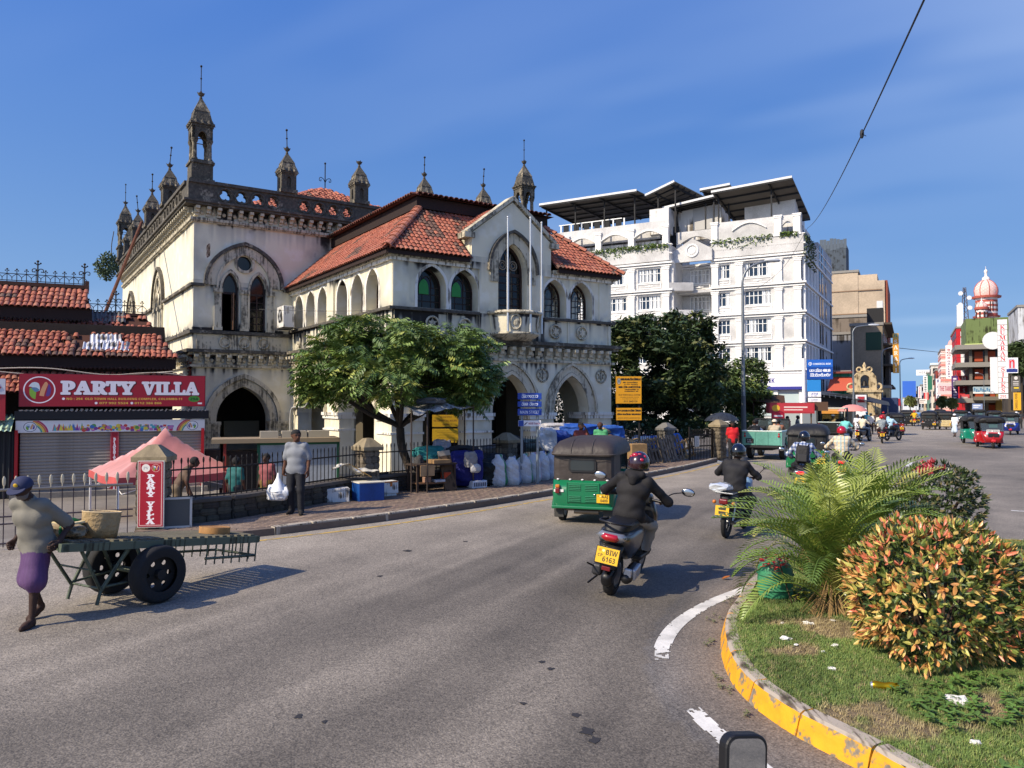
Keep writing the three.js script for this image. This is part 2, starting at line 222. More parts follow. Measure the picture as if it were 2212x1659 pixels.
{
const s=shapeOf(PAVE.map(([x,z])=>[x,-z])),pavement=structure(put('pavement',new THREE.ExtrudeGeometry(s,{depth:.125,bevelEnabled:false}).rotateX(-Math.PI/2),mat('#7f6f62',.9,{map:rep(T.mottle,1.5)})),'brick pavement between the railings and the road');
const L=plen(KERB),geos=[0,1,2].map(()=>triUV(new RoundedBoxGeometry(.205,.05,.1,1,.008))),cols=['#97826f','#8c7868','#a08b79','#806f62'].map((c)=>mat(c,.9,{map:rep(T.mottle,.5),bumpMap:rep(T.fine,.15),bumpScale:.003})),r=rng(77),all=[];
const off=shapeOf(PAVE.map(([x,z])=>[x,z]));
for(let row=0;row<46;row++)for(let s0=(row%2)*.105;s0<L+2;s0+=.213){
const a=along(KERB,Math.min(s0,L-.01)),o=.24+row*.107,x=a.x+a.uz*o+(s0>L?(s0-L)*a.ux:0),z=a.z-a.ux*o+(s0>L?(s0-L)*a.uz:0);
if(!inside(PAVE,x,z)||distPoly(PAVE.slice(KERB.length),x,z)<.06)continue;
let best=0;const dmin=distPoly(KERB,x,z,false);if(dmin<o-.055)continue;
all.push([x,z,Math.atan2(-a.uz,a.ux),Math.hypot(x,z)]);
}
all.sort((p,q)=>p[3]-q[3]);const rest=[];
all.forEach(([x,z,t],i)=>{const y=.126-.022+.008*r(),ry=t+(r()-.5)*.05;if(i<300){const m=new THREE.Mesh(geos[0],cols[Math.floor(r()*4)]);m.name='brick';m.position.set(x,y,z);m.rotation.y=ry;m.receiveShadow=true;pavement.add(m);}else rest.push(Mx(x,y,z,0,ry,0));});
const many=inst('bricks',geos[0],cols[1],rest,pavement,rest.map(()=>{const k=.8+.35*r();return[k,k*(.95+.08*r()),k*.97];}));stuff(many);
const kerb=structure(thing('kerb','concrete kerbstones edging the brick pavement',null));delete kerb.userData.category;const km=mat('#a39a8b',.9,{map:rep(T.dirty,1.1),bumpMap:rep(T.coarse,.5),bumpScale:.006});
for(let s0=.05,i=0;s0<L-.3;i++){
const l=.78+.1*r(),a=along(KERB,s0+l/2),g=triUV(new RoundedBoxGeometry(l-.025,.3,.16,2,.02)),m=new THREE.Mesh(g,km);m.name='kerbstone';m.castShadow=m.receiveShadow=true;
const low=s0<1.9?-.06:0;m.position.set(a.x+a.uz*.09,.006+low+.006*r(),a.z-a.ux*.09);m.rotation.set((r()-.5)*.05,Math.atan2(-a.uz,a.ux)+(r()-.5)*.03,0);kerb.add(m);s0+=l;
}
const b=mb();for(let i=0;i<26;i++){const p=gnd(505+r()*22,1160+r()*10);b.add(new THREE.DodecahedronGeometry(.03+.05*r(),0),Mx(p.x,.02+.05*r(),p.z,r()*3,r()*3,0,1,.6,1));}stuff(b.mesh('rubble',mat('#6d6459',.95)),'broken concrete crumbs at the end of the kerb','rubble');
}
// -- old town hall: main block x 0..17.8, z --23..0; front wing x 4.25..14, z 0..10.9; y 0 is the yard
const HALL_TURN=33.5*D2R,E=.65;
const wallGrime=tex(1024,(u,v)=>{
const y=v*16,m=fbm(u,v,8,5,11),f=fbm(u,v,48,3,12),streak=vn(u*150,v*5,150,5,5)*.55+vn(u*44,v*3,44,3,6)*.45,big=fbm(u,v,3,3,15);
let c=mix3([.935,.9,.785],[.875,.845,.745],m);c=mix3(c,[.955,.94,.885],sstep(.5,.8,f)*.5);
let s=0;
for(const[L,len,k]of[[5.15,.75,.95],[4.55,.55,.55],[6.3,.8,1.0],[8.15,.8,.55],[10.95,.9,.5],[12.6,1.4,2.4],[11.75,.9,1.3],[2.6,.5,.35],[8.35,.5,.5]]){const d=L-y;if(d>-.05&&d<len*2)s+=k*(1-sstep(.02,len*(.35+streak*1.3),d))*sstep(.3,.75,streak*.65+big*.45);}
const up=y<6.9&&y>6.2?sstep(6.9,6.25,y)*.55:y<5.9&&y>5.2?sstep(5.95,5.2,y)*.7:0;s+=up*sstep(.4,.62,m*.6+f*.5);
s+=sstep(.6,.78,m*.7+big*.35)*.4*(y>5?1:.5);s=clamp(s,0,1)*(.72+.5*f);
c=mix3(c,[.5,.5,.48],clamp(s*.85,0,.8));c=mix3(c,[.135,.13,.125],sstep(.42,.9,s+.25*(f-.5))*.94);
return c;
});
const trimGrime=tex(512,(u,v)=>{const a=fbm(u,v,6,5,31),b=fbm(u,v,30,3,32),st=vn(u*70,v*6,70,6,33);let c=mix3([.9,.88,.82],[.75,.73,.67],a);return mix3(c,[.15,.145,.135],sstep(.5,.78,a*.5+b*.3+st*.3)*.62);});
const stoneDark=tex(512,(u,v)=>{const a=fbm(u,v,7,5,41),b=fbm(u,v,40,3,42);return mix3(mix3([.24,.23,.21],[.42,.4,.36],b),[.66,.62,.54],sstep(.55,.72,a*.75+b*.3)*.75);});
const stonePale=tex(512,(u,v)=>{const a=fbm(u,v,7,5,41),b=fbm(u,v,40,3,42);return mix3(mix3([.3,.28,.25],[.5,.47,.41],b),[.78,.74,.66],sstep(.5,.66,a*.75+b*.3)*.85);});
const hallM=mat('#ffffff',.92,{map:rep(wallGrime,16),bumpMap:rep(T.coarse,1.2),bumpScale:.006});
const trimM=mat('#f4efe2',.9,{map:rep(trimGrime,3),bumpMap:rep(T.fine,.6),bumpScale:.006}),ledgeM=mat('#ffffff',.95,{map:rep(stoneDark,3),bumpMap:rep(T.coarse,.8),bumpScale:.012}),pinM=mat('#fffdf5',.95,{map:rep(stoneDark,2.2),bumpMap:rep(T.coarse,.6),bumpScale:.012});
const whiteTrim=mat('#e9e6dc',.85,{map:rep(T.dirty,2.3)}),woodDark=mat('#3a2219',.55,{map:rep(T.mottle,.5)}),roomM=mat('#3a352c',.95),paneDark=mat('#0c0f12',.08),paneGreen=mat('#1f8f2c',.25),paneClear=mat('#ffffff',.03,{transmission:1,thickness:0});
const tileCols=[[.55,.17,.1],[.48,.15,.09],[.62,.22,.13],[.42,.13,.085],[.5,.2,.13],[.2,.11,.08]];
const tileMats=tileCols.map((c)=>{const m=mat('#ffffff',.85,{map:rep(T.mottle,.7),name:'tile'+c[0]});m.color.setRGB(...c);return m;}),tileMany=mat('#ffffff',.86,{map:rep(T.mottle,.9)});
function tileGeo(w,l){
const pos=[],idx=[],n=6;for(let e=0;e<2;e++)for(let k=0;k<=n;k++){const a=Math.PI*(k/n),q=e?1:.86;pos.push(-Math.cos(a)*w*.52*q,Math.sin(a)*w*.42*q+(e?.022:0),e?l*.62:-l*.55);}
for(let k=0;k<=n;k++){const a=Math.PI*(k/n);pos.push(-Math.cos(a)*w*.44,Math.sin(a)*w*.34+.014,l*.62);}
for(let k=0;k<n;k++){idx.push(k,k+n+1,k+1,k+1,k+n+1,k+n+2);const o=n+1,p=2*(n+1);idx.push(o+k,p+k,o+k+1,o+k+1,p+k,p+k+1);}
const g=new THREE.BufferGeometry();g.setAttribute('position',new THREE.Float32BufferAttribute(pos,3));g.setIndex(idx);const h=g.toNonIndexed();h.computeVertexNormals();return triUV(h);
}
function tileRoof(parent,name,el,er,rr,rl,tw,tl,single,seed,o={}){
const r=rng(seed),X=er.clone().sub(el),len=X.length();X.normalize();const up0=rl.clone().add(rr).sub(el).sub(er);const Nn=X.clone().cross(up0.clone().addScaledVector(X,-up0.dot(X)).normalize().negate()).negate().normalize();if(Nn.y<0)Nn.negate();
const S=X.clone().cross(Nn).normalize();if(S.y>0)S.negate();
const h=rl.clone().sub(el).dot(S)*-1,uL=rl.clone().sub(el).dot(X),uR=rr.clone().sub(el).dot(X),rows=Math.floor(h/tl),g=tileGeo(tw,tl),list=[];
for(const d of o.decks||[[el,er,rr,rl]])mb().quad(...d).mesh('roof_deck',mat('#4a2a1e',.95),parent);
for(let j=0;j<rows;j++){const v=(j+.5)*tl,t=v/h,a=lerp(0,uL,t),b=lerp(len,uR,t);for(let u=Math.ceil(a/tw)*tw;u<=b;u+=tw){if(o.skip&&o.skip(u,v,len,h))continue;if(u<a+.02||u>b-.02)continue;
const wob=o.wob||.012,p=el.clone().addScaledVector(X,u+(r()-.5)*wob*2).addScaledVector(S,-v).addScaledVector(Nn,.012+r()*wob),m=new THREE.Matrix4().makeBasis(X,Nn,S);if(r()<(o.loose||.03))m.multiply(new THREE.Matrix4().makeRotationY((r()-.5)*(o.twist||.3)));m.multiply(new THREE.Matrix4().makeRotationX((r()-.5)*.05));m.setPosition(p);list.push([m,p,vn(u*1.3,v*1.6,4096,4096,seed)]);}}
const pick=()=>{const k=r();return k<.34?0:k<.6?1:k<.78?2:k<.9?3:4;};
const order=list.map((x,i)=>i);if(o.near)order.sort((a,b)=>o.near(list[a][1])-o.near(list[b][1]));
const mats=[],cols=[];order.forEach((i,k)=>{const[m,,nz]=list[i],old=nz>(o.moss||.72)&&r()<.75;if(k<single){const q=new THREE.Mesh(g,tileMats[old?5:pick()]);q.name='tile';q.applyMatrix4(m);q.castShadow=q.receiveShadow=true;parent.add(q);}else{mats.push(m);const c=tileCols[old?5:pick()],k2=.85+.3*r();cols.push([c[0]*k2*(o.tint?o.tint[0]:1),c[1]*k2*(o.tint?o.tint[1]:1),c[2]*k2*(o.tint?o.tint[2]:1)]);}});
if(mats.length)stuff(inst('tiles',g,tileMany,mats,parent,cols));
}
const hall=thing('town_hall','weathered cream neo-gothic town hall with pointed arches, pinnacles and red tiled roof','building',[-13.64,-.65,-32.75],HALL_TURN);
const FR=(z)=>Mx(0,0,z),LF=(x)=>Mx(x,0,0,0,-Math.PI/2,0),RT=(x)=>Mx(x,0,0,0,Math.PI/2,0);
const grp=(name,parent)=>{const g=new THREE.Group();g.name=name;parent.add(g);return g;};
{
const composite=(cx)=>[archPts(cx-.6,5.6+E,.36,7.3+E,8.15+E,6),archPts(cx+.6,5.6+E,.36,7.3+E,8.15+E,6),Array.from({length:20},(_,i)=>[cx+.33*Math.cos(i*Math.PI/10),8.62+E+.33*Math.sin(i*Math.PI/10)])];
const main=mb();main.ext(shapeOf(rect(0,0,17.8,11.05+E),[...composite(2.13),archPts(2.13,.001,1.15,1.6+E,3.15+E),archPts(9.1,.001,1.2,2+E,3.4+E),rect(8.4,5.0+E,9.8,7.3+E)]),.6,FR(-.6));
main.ext(shapeOf(rect(-23,0,-.6,11.05+E),[...composite(-8.7),...composite(-18.9)]),.6,LF(.6));
main.ext(shapeOf(rect(.6,0,23,11.05+E)),.6,RT(17.2));main.box(17.8,11.7,.6,8.9,5.85,-23.3);main.mesh('wall',hallM,hall);
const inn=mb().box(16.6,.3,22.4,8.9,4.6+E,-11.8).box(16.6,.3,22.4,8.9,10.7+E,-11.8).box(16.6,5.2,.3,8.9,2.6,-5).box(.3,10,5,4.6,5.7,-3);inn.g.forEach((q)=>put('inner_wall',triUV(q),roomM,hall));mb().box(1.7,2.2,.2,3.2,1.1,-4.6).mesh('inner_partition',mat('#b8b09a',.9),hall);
const comp=(cx,F,open)=>{
const h=mb();h.ext(shapeOf(ringPts(archPts(cx,7.55+E,1.72,7.62+E,9.55+E),archPts(cx,7.55+E,1.58,7.62+E,9.4+E))),.16,F(0));h.mesh('hood_mould',ledgeM,hall);
const q=mb();q.ext(shapeOf(ringPts(archPts(cx,7.55+E,1.56,7.62+E,9.38+E),archPts(cx,7.55+E,1.2,7.62+E,9.08+E))),.07,F(0));q.ext(shapeOf(ringPts(archPts(cx,7.35+E,1.2,7.62+E,9.06+E),archPts(cx,7.35+E,1.1,7.62+E,8.98+E))),.11,F(0));
for(const s of[-.6,.6])q.ext(shapeOf(ringPts(archPts(cx+s,7.2+E,.46,7.32+E,8.3+E),archPts(cx+s,7.2+E,.36,7.32+E,8.15+E))),.06,F(0));const circ=(r0)=>Array.from({length:24},(_,i)=>[cx+r0*Math.cos(i*Math.PI/12),8.62+E+r0*Math.sin(i*Math.PI/12)]);q.ext(shapeOf(circ(.45),[circ(.33)]),.08,F(0));
for(const s of[-1.13,0,1.13]){q.ext(shapeOf(rect(cx+s-.15,5.6+E,cx+s+.15,7.25+E)),.07,F(0));q.ext(shapeOf(rect(cx+s-.2,7.24+E,cx+s+.2,7.42+E)),.12,F(0));q.ext(shapeOf(rect(cx+s-.19,5.6+E,cx+s+.19,5.75+E)),.1,F(0));}q.mesh('tracery',trimM,hall);
[-.6,.6].forEach((s,i)=>{const w=grp('window',hall),f=mb(),x=cx+s,opened=open&&i===0,B=(x0,y0,x1,y1,d=.06,z=-.25)=>f.ext(shapeOf(rect(x0,y0,x1,y1)),d,F(z));f.ext(shapeOf(ringPts(archPts(x,5.6+E,.36,7.3+E,8.15+E,6),archPts(x,5.66+E,.29,7.3+E,8.06+E,6))),.08,F(-.26));B(x-.3,7.22+E,x+.3,7.32+E);
if(!opened){B(x-.025,5.66+E,x+.025,7.25+E);for(let k=1;k<5;k++)B(x-.3,5.63+E+k*.32,x+.3,5.66+E+k*.32,.04,-.24);}
f.mesh('frame',woodDark,w);mb().ext(shapeOf(archPts(x,7.3+E,.3,7.33+E,8.06+E,6)),.01,F(-.24)).mesh('pane',paneDark,w);
if(!opened){for(let k=0;k<5;k++)for(const q2 of[-1,1])mb().ext(shapeOf(rect(x+(q2<0?-.29:.025),5.67+E+k*.32,x+(q2<0?-.025:.29),5.94+E+k*.32)),.008,F(-.235)).mesh('pane',mat('#141517',.05,{metalness:.3}),w);}
else{const c=grp('casement',hall),k=mb();for(let j=0;j<6;j++)k.box(.05,.04,.28,x+.1,5.66+E+j*.31,.02);k.box(.05,1.6,.05,x+.1,6.44+E,.15);k.box(.05,1.6,.05,x+.1,6.44+E,-.12);k.mesh('frame',mat('#7a5a40',.6),c);mb().box(.01,1.55,.24,x+.1,6.44+E,.02).mesh('pane',paneDark,c);}
});
const w=grp('window',hall);mb().ext(shapeOf(circ(.33)),.01,F(-.2)).mesh('pane',paneDark,w);const t=mb();for(const a of[0,1,2,3])t.tor(.14,.022,...(F===FR?[cx+.16*Math.cos(a*1.571+.785),8.62+E+.16*Math.sin(a*1.571+.785),-.15]:[.15,8.62+E+.16*Math.sin(a*1.571+.785),cx+.16*Math.cos(a*1.571+.785)]),0,F===FR?0:Math.PI/2,5,14);t.mesh('frame',woodDark,w);
};
const FRz=(z)=>FR(z),LFx=(d)=>LF(-d);
comp(2.13,FRz,true);comp(-8.7,LFx,false);comp(-18.9,LFx,false);
const band=(y0,y1,out,m,name='string_course')=>{const b=mb();b.box(4.25+out,y1-y0,out+.1,2.125-out/2,(y0+y1)/2+E,out/2-.05);b.box(out+.1,y1-y0,23,-out/2+.05,(y0+y1)/2+E,-11.5-.1);b.mesh(name,m,hall);};
const seg=(x0,x1,y0,y1,out,m,name='string_course')=>mb().box(x1-x0,y1-y0,out+.1,(x0+x1)/2,(y0+y1)/2+E,out/2-.05).mesh(name,m,hall);
seg(-.12,.42,7.46,7.58,.14,ledgeM);seg(3.84,4.25,7.46,7.58,.14,ledgeM);{const b=mb();for(const[a,c]of[[-7.0,0],[-17.2,-10.4],[-23,-20.6]])b.box(.24,.12,c-a,-.02,7.52+E,(a+c)/2);b.g.forEach((q)=>put('string_course',triUV(q),ledgeM,hall));}
band(5.42,5.56,.16,ledgeM);band(4.6,4.74,.3,ledgeM,'cornice');band(4.5,4.6,.2,trimM,'cornice');band(3.98,4.08,.12,trimM);
{const b=mb();const c=(y0,y1,o)=>{b.box(17.8+o,y1-y0,o+.1,8.9-o/2,(y0+y1)/2+E,o/2-.05);b.box(o+.1,y1-y0,23,-o/2+.05,(y0+y1)/2+E,-11.6);};c(10.28,10.4,.16);c(10.22,10.28,.1);b.mesh('string_course',trimM,hall);const d=mb(),c2=(y0,y1,o)=>{d.box(17.8+o,y1-y0,o+.3,8.9-o/2,(y0+y1)/2+E,o/2-.15);d.box(o+.3,y1-y0,22.9,-o/2+.15,(y0+y1)/2+E,-11.7);};c2(10.9,11.0,.42);c2(11.0,11.1,.5);d.mesh('cornice',ledgeM,hall);}
const cg=triUV(mb().box(.16,.36,.3,0,0,.15).geo()),cg2=triUV(mb().box(.16,.12,.36,0,.15,.18).box(.16,.16,.2,0,.02,.1).box(.16,.1,.1,0,-.13,.05).geo()),bg=triUV(mb().sph(.085,0,0,0,1,1,.6,8,6).g[0]),slab=triUV(mb().box(.28,.3,.05,0,0,.02).geo());
let bosses=0;const corbel=(x,y,z,ry,big)=>{const m=put('corbel',cg2,trimM,hall);m.position.set(x,y+E,z);m.rotation.y=ry;if(bosses++<149){const b=put('boss',bg,trimM,hall),o=.225;b.position.set(x+Math.cos(ry)*o,y+E-.03,z-Math.sin(ry)*o);b.rotation.y=ry;b.translateZ(.03);}};
for(let x=.1;x<4.2;x+=.45)corbel(x,4.3,0,0);for(let z=-.3;z>-5;z-=.45)corbel(0,4.3,z,-Math.PI/2);
for(let x=.1;x<8.6;x+=.45)corbel(x,10.66,.0,0);for(let z=-.3;z>-22.8;z-=.45)corbel(0,10.66,z,-Math.PI/2);
const tref=(cx,cy,s)=>Array.from({length:24},(_,i)=>{const a=(i/24)*Math.PI*2,q=s*(.62+.42*Math.pow(Math.abs(Math.cos(1.5*(a-Math.PI/2))),.7));return[cx+q*Math.cos(a),cy+q*Math.sin(a)];});
const P=mb(),holesF=[],holesL=[];for(let k=0;k<5;k++)for(let j=0;j<4;j++)holesF.push(.5+k*3.5+.72+j*.69);for(let k=0;k<4;k++)for(let j=0;j<6;j++)holesL.push(-(.9+k*5.3+.45+j*.76));
P.ext(shapeOf(rect(-.3,11.1+E,17.8,11.82+E),holesF.map((x)=>tref(x,11.45+E,.24))),.32,FR(.0));P.ext(shapeOf(rect(-23,11.1+E,0,11.82+E),holesL.map((z)=>tref(z,11.45+E,.24))),.32,LF(.02));P.box(.3,.72,22,17.65,11.46+E,-11.5);P.box(17.8,.72,.3,8.9,11.46+E,-23.2);
P.mesh('parapet',ledgeM,hall);const cp=mb();cp.box(18.3,.14,.5,8.85,11.89+E,.16);cp.box(.5,.14,23,-.14,11.89+E,-11.6);cp.mesh('coping',ledgeM,hall);const rg=mb();for(const x of holesF)rg.tor(.29,.045,x,11.45+E,.33,0,0,5,18);for(const z of holesL)rg.tor(.29,.045,-.31,11.45+E,z,0,Math.PI/2,5,18);rg.mesh('parapet_ring',ledgeM,hall);
const finial=(b,y,s=1)=>{b.lathe([[.05*s,0],[.07*s,.06],[.045*s,.12],[.06*s,.16],[.15*s,.27],[.1*s,.3],[.03*s,.3]],0,y,0,8);for(let k=0;k<4;k++)b.cyl(.05*s,.01,.16,Math.cos(k*1.571)*.11*s,y+.26,Math.sin(k*1.571)*.11*s,5,Math.sin(k*1.571)*.7,0,-Math.cos(k*1.571)*.7);};
const rodMat=mat('#23201d',.6,{metalness:.4});
const spire=(b,w,y0,y1)=>{b.add(new THREE.CylinderGeometry(.06,w*.52,(y1-y0)*.42,4,1),Mx(0,y0+(y1-y0)*.79,0,0,Math.PI/4,0));b.g.pop();const g=new THREE.LatheGeometry([[w*.72,y0],[w*.66,y0+.05],[w*.5,y0+(y1-y0)*.45],[w*.52,y0+(y1-y0)*.47],[.07,y1]].map((p)=>new THREE.Vector2(...p)),4);b.add(flat(g),Mx(0,0,0,0,Math.PI/4,0));for(let k=0;k<4;k++)for(const s of[-1,0,1])b.add(new THREE.ConeGeometry(w*.16,.26,4),Mx(Math.sin(k*1.571)*w*.47+Math.cos(k*1.571)*s*w*.3,y0+.1,Math.cos(k*1.571)*w*.47-Math.sin(k*1.571)*s*w*.3,0,k*1.571,0));};
function flat(g){const h=g.toNonIndexed();h.computeVertexNormals();return h;}
const rod=(g,y,l,tilt=0)=>{mb().bar([0,y,0],[tilt,y+l,0],.022,5).sph(.05,0,y+.06,0).sph(.045,tilt*.55,y+l*.55,0).sph(.055,tilt,y+l,0).mesh('rod',rodMat,g);};
const small=(x,z,withRod,scale=1,only)=>{const g=grp('pinnacle',hall);g.position.set(x,11.96+E,z);g.scale.setScalar(scale);
const b=mb();if(!only){b.box(.78,.16,.78,0,.08,0);b.mesh('base',pinM,g);const s=mb(),panel=shapeOf(rect(-.33,.16,.33,.9),[archPts(0,.25,.1,.58,.75,4)]);for(let k=0;k<4;k++)s.ext(panel,.1,new THREE.Matrix4().makeRotationY(k*Math.PI/2).multiply(Mx(0,0,.24)));s.box(.5,.7,.5,0,.52,0).box(.8,.1,.8,0,.94,0).box(.72,.08,.72,0,.87,0);s.mesh('shaft',pinM,g);}
const t=mb();spire(t,.78,1.0,1.85);finial(t,1.82);t.mesh('spire',pinM,g);if(withRod)rod(g,2.1,.85,(hash(x*10,z*10)-.5)*.16);};
const big=(x,z)=>{const g=grp('pinnacle',hall);g.position.set(x,11.96+E,z);g.scale.set(.9,1,.9);mb().box(1.12,.12,1.12,0,.06,0).box(.98,.7,.98,0,.45,0).box(1.12,.1,1.12,0,.84,0).box(1.02,.07,1.02,0,.92,0).mesh('base',pinM,g);
for(const[a,d]of[[-1,-1],[-1,1],[1,-1],[1,1]])mb().lathe([[.15,0],[.15,.08],[.115,.12],[.105,.72],[.13,.76],[.17,.86],[.17,.92]],a*.34,.95,d*.34,10).mesh('column',pinM,g);
const t=mb(),pan=shapeOf(rect(-.47,1.87,.47,2.4),[archPts(0,1.871,.2,1.95,2.2,4)]);for(let k=0;k<4;k++)t.ext(pan,.14,new THREE.Matrix4().makeRotationY(k*Math.PI/2).multiply(Mx(0,0,.33)));t.box(1.0,.1,1.0,0,2.44,0).box(1.1,.08,1.1,0,2.53,0);t.mesh('arcade',pinM,g);
const s=mb();spire(s,1.0,2.55,3.75);finial(s,3.7,1.15);s.mesh('spire',pinM,g);rod(g,3.98,1.2);};
big(.3,-.35);for(const x of[3.95,10.95,14.45])small(x,.1,true);small(7.45,.1,false);big(17.4,-.35);for(const z of[-5.4,-10.7,-16])small(-.1,z,true);big(-.05,-22.3);small(-.1,-19.8,true,.9);
const roof=grp('main_roof',hall),a=V(1.6,11.2+E,-1.2),b=V(15.4,11.2+E,-1.2),c=V(15.4,11.2+E,-13),d=V(1.6,11.2+E,-13),t=V(8.35,14.5+E,-7),t1=V(8.1,14.5+E,-7);
tileRoof(roof,'tile',a,b,t,t1,.24,.3,0,301,{wob:.03,loose:.15,twist:.8,moss:.9});tileRoof(roof,'tile',d,a,t1,t1.clone().add(V(0,0,.01)),.24,.3,0,302,{wob:.03,moss:.9});const vane=grp('weather_vane',hall);vane.position.set(8.3,14.5+E,-7);const vb=mb().bar([0,0,0],[0,1.5,0],.03).sph(.06,0,1.5,0);for(const s of[-1,1])vb.tube([[0,.4,0],[s*.12,.62,0],[s*.3,.66,0],[s*.34,.5,0],[s*.24,.46,0],[s*.24,.56,0]],.02,16,5);vb.mesh('ironwork',rodMat,vane);
mb().ext(shapeOf(ringPts(archPts(2.13,1.6+E,1.68,1.65+E,3.72+E),archPts(2.13,1.6+E,1.5,1.65+E,3.52+E))),.14,FR(0)).ext(shapeOf(ringPts(archPts(2.13,1.6+E,1.48,1.65+E,3.5+E),archPts(2.13,1.6+E,1.15,1.65+E,3.16+E))),.06,FR(0)).mesh('arch_moulding',trimM,hall);
{for(const x of[.68,3.62]){const b=mb();b.box(.98,.14,.3,x,1.55+E,.02).box(.92,.08,.24,x,1.44+E,.02).box(.96,.06,.24,x,.95+E,.02).box(.9,1.55+E,.2,x,(1.55+E)/2,.0);b.mesh('pier',trimM,hall);}}
{const b=mb(),st=(cx,cy)=>{b.tor(.23,.035,cx,cy,.09,0,0,6,20);b.ext(shapeOf(Array.from({length:12},(_,i)=>[cx+Math.cos(i*Math.PI/6+Math.PI/2)*(i%2?.085:.17),cy+Math.sin(i*Math.PI/6+Math.PI/2)*(i%2?.085:.17)])),.04,FR(.05));};for(const x of[1.3,2.13,2.96])st(x,5.08+E);b.box(3.9,.64,.1,2.1,5.08+E,.01);b.mesh('rosette',trimM,hall);}
{const gb=triUV(mb().box(.21,.065,.1,0,0,0).geo()),r=rng(8);for(let i=0;i<14;i++)for(let j=0;j<2;j++){if(i<5&&r()<.25)continue;const m=put('brick',gb,mat(r()<.5?'#a5563d':'#8f4a36',.95),hall);m.position.set(-.02-.03*r(),3.55+E+i*.075,-.28-j*.22-(i%2)*.1);m.rotation.y=Math.PI/2;}}
}
{
const X0=4.25,X1=14,Z1=10.9,cx=9.12,top=7.55+E,win=(c)=>archPts(c,5.75+E,.56,6.45+E,7.22+E,8),fw=[1.52,2.84,6.88,8.2].map((x)=>X0+x),arches=[2.05,4.87,7.69].map((x)=>X0+x),gArch=(c,w=.87,s=2.0,t=3.5)=>archPts(c,.001,w,s+E,t+E);
const W=mb();
const front=[...rect(X0,0,X1,top).slice(0,3),[cx+1.82,top],[cx+1.82,8.62+E],[cx,10.0+E],[cx-1.82,8.62+E],[cx-1.82,top],[X0,top]];
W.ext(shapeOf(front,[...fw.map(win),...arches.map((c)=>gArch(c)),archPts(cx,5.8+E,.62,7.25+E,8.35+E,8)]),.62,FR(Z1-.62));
const sideC=[1.64,3.05,4.58,6.8,8.26,9.8].map((b)=>Z1-b),sArch=[Z1-3.15,Z1-8.2];
W.ext(shapeOf(rect(0,0,Z1-.62,top),[...sideC.map(win),...sArch.map((c)=>gArch(c,1.7,1.9,3.5))]),.62,LF(X0+.62));
W.ext(shapeOf(rect(-Z1+.62,0,0,top),[...sideC.map((z)=>win(-z)),...sArch.map((c)=>gArch(-c,.8,1.9,3.2))]),.62,RT(X1-.62));W.mesh('wing_wall',hallM,hall);
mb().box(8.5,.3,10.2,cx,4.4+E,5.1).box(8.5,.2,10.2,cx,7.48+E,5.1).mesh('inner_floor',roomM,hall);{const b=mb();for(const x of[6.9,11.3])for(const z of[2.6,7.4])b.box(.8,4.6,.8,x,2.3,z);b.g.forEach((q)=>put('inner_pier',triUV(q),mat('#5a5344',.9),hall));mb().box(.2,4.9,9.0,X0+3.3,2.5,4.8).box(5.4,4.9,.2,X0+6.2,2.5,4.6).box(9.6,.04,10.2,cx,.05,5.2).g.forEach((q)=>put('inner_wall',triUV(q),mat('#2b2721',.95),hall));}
const ring=(b,c,y0,hw,ys,ya,t,out,F)=>b.ext(shapeOf(ringPts(archPts(c,y0,hw+t,ys,ya+t*1.15),archPts(c,y0,hw,ys,ya))),out,F);
const mo=mb();arches.forEach((c)=>{ring(mo,c,2+E,.87,2+E,3.5+E,.12,.05,FR(Z1));ring(mo,c,2+E,1.0,2+E,3.66+E,.2,.03,FR(Z1));ring(mo,c,2+E,1.21,2+E,3.9+E,.09,.1,FR(Z1));});sArch.forEach((c)=>{ring(mo,c,1.9+E,1.7,1.9+E,3.5+E,.25,.05,LF(X0));ring(mo,c,1.9+E,1.95,1.9+E,3.78+E,.1,.11,LF(X0));});ring(mo,cx,6.9+E,.66,7.25+E,8.38+E,.36,.06,FR(Z1+.08));mo.mesh('arch_moulding',trimM,hall);
{const b=mb();fw.forEach((c)=>ring(b,c,5.75+E,.565,6.45+E,7.23+E,.1,.025,FR(Z1)));sideC.forEach((c)=>ring(b,c,5.75+E,.565,6.45+E,7.23+E,.1,.025,LF(X0)));b.mesh('window_surround',whiteTrim,hall);ring(mb(),cx,7.3+E,1.02,7.35+E,8.76+E,.1,.14,FR(Z1+.08));const h=mb();ring(h,cx,7.3+E,1.02,7.35+E,8.78+E,.1,.16,FR(Z1+.08));h.mesh('hood_mould',ledgeM,hall);}
{const b=mb();b.ext(shapeOf([[cx-1.45,4.75+E],[cx+1.45,4.75+E],[cx+1.45,7.3+E],[cx+1.78,7.3+E],[cx+1.78,8.6+E],[cx,9.95+E],[cx-1.78,8.6+E],[cx-1.78,7.3+E],[cx-1.45,7.3+E]],[archPts(cx,4.751+E,.64,7.25+E,8.37+E,8)]),.08,FR(Z1));b.mesh('gable',hallM,hall);}
{const b=mb(),s=Math.atan2(1.38,1.82),l=2.5;for(const k of[-1,1])b.box(l,.13,.55,cx+k*.98,9.36+E,Z1-.1,0,0,-k*s);for(const k of[-1,1])b.box(.42,.2,.55,cx+k*1.9,8.5+E,Z1-.1);b.mesh('gable_coping',trimM,hall);}
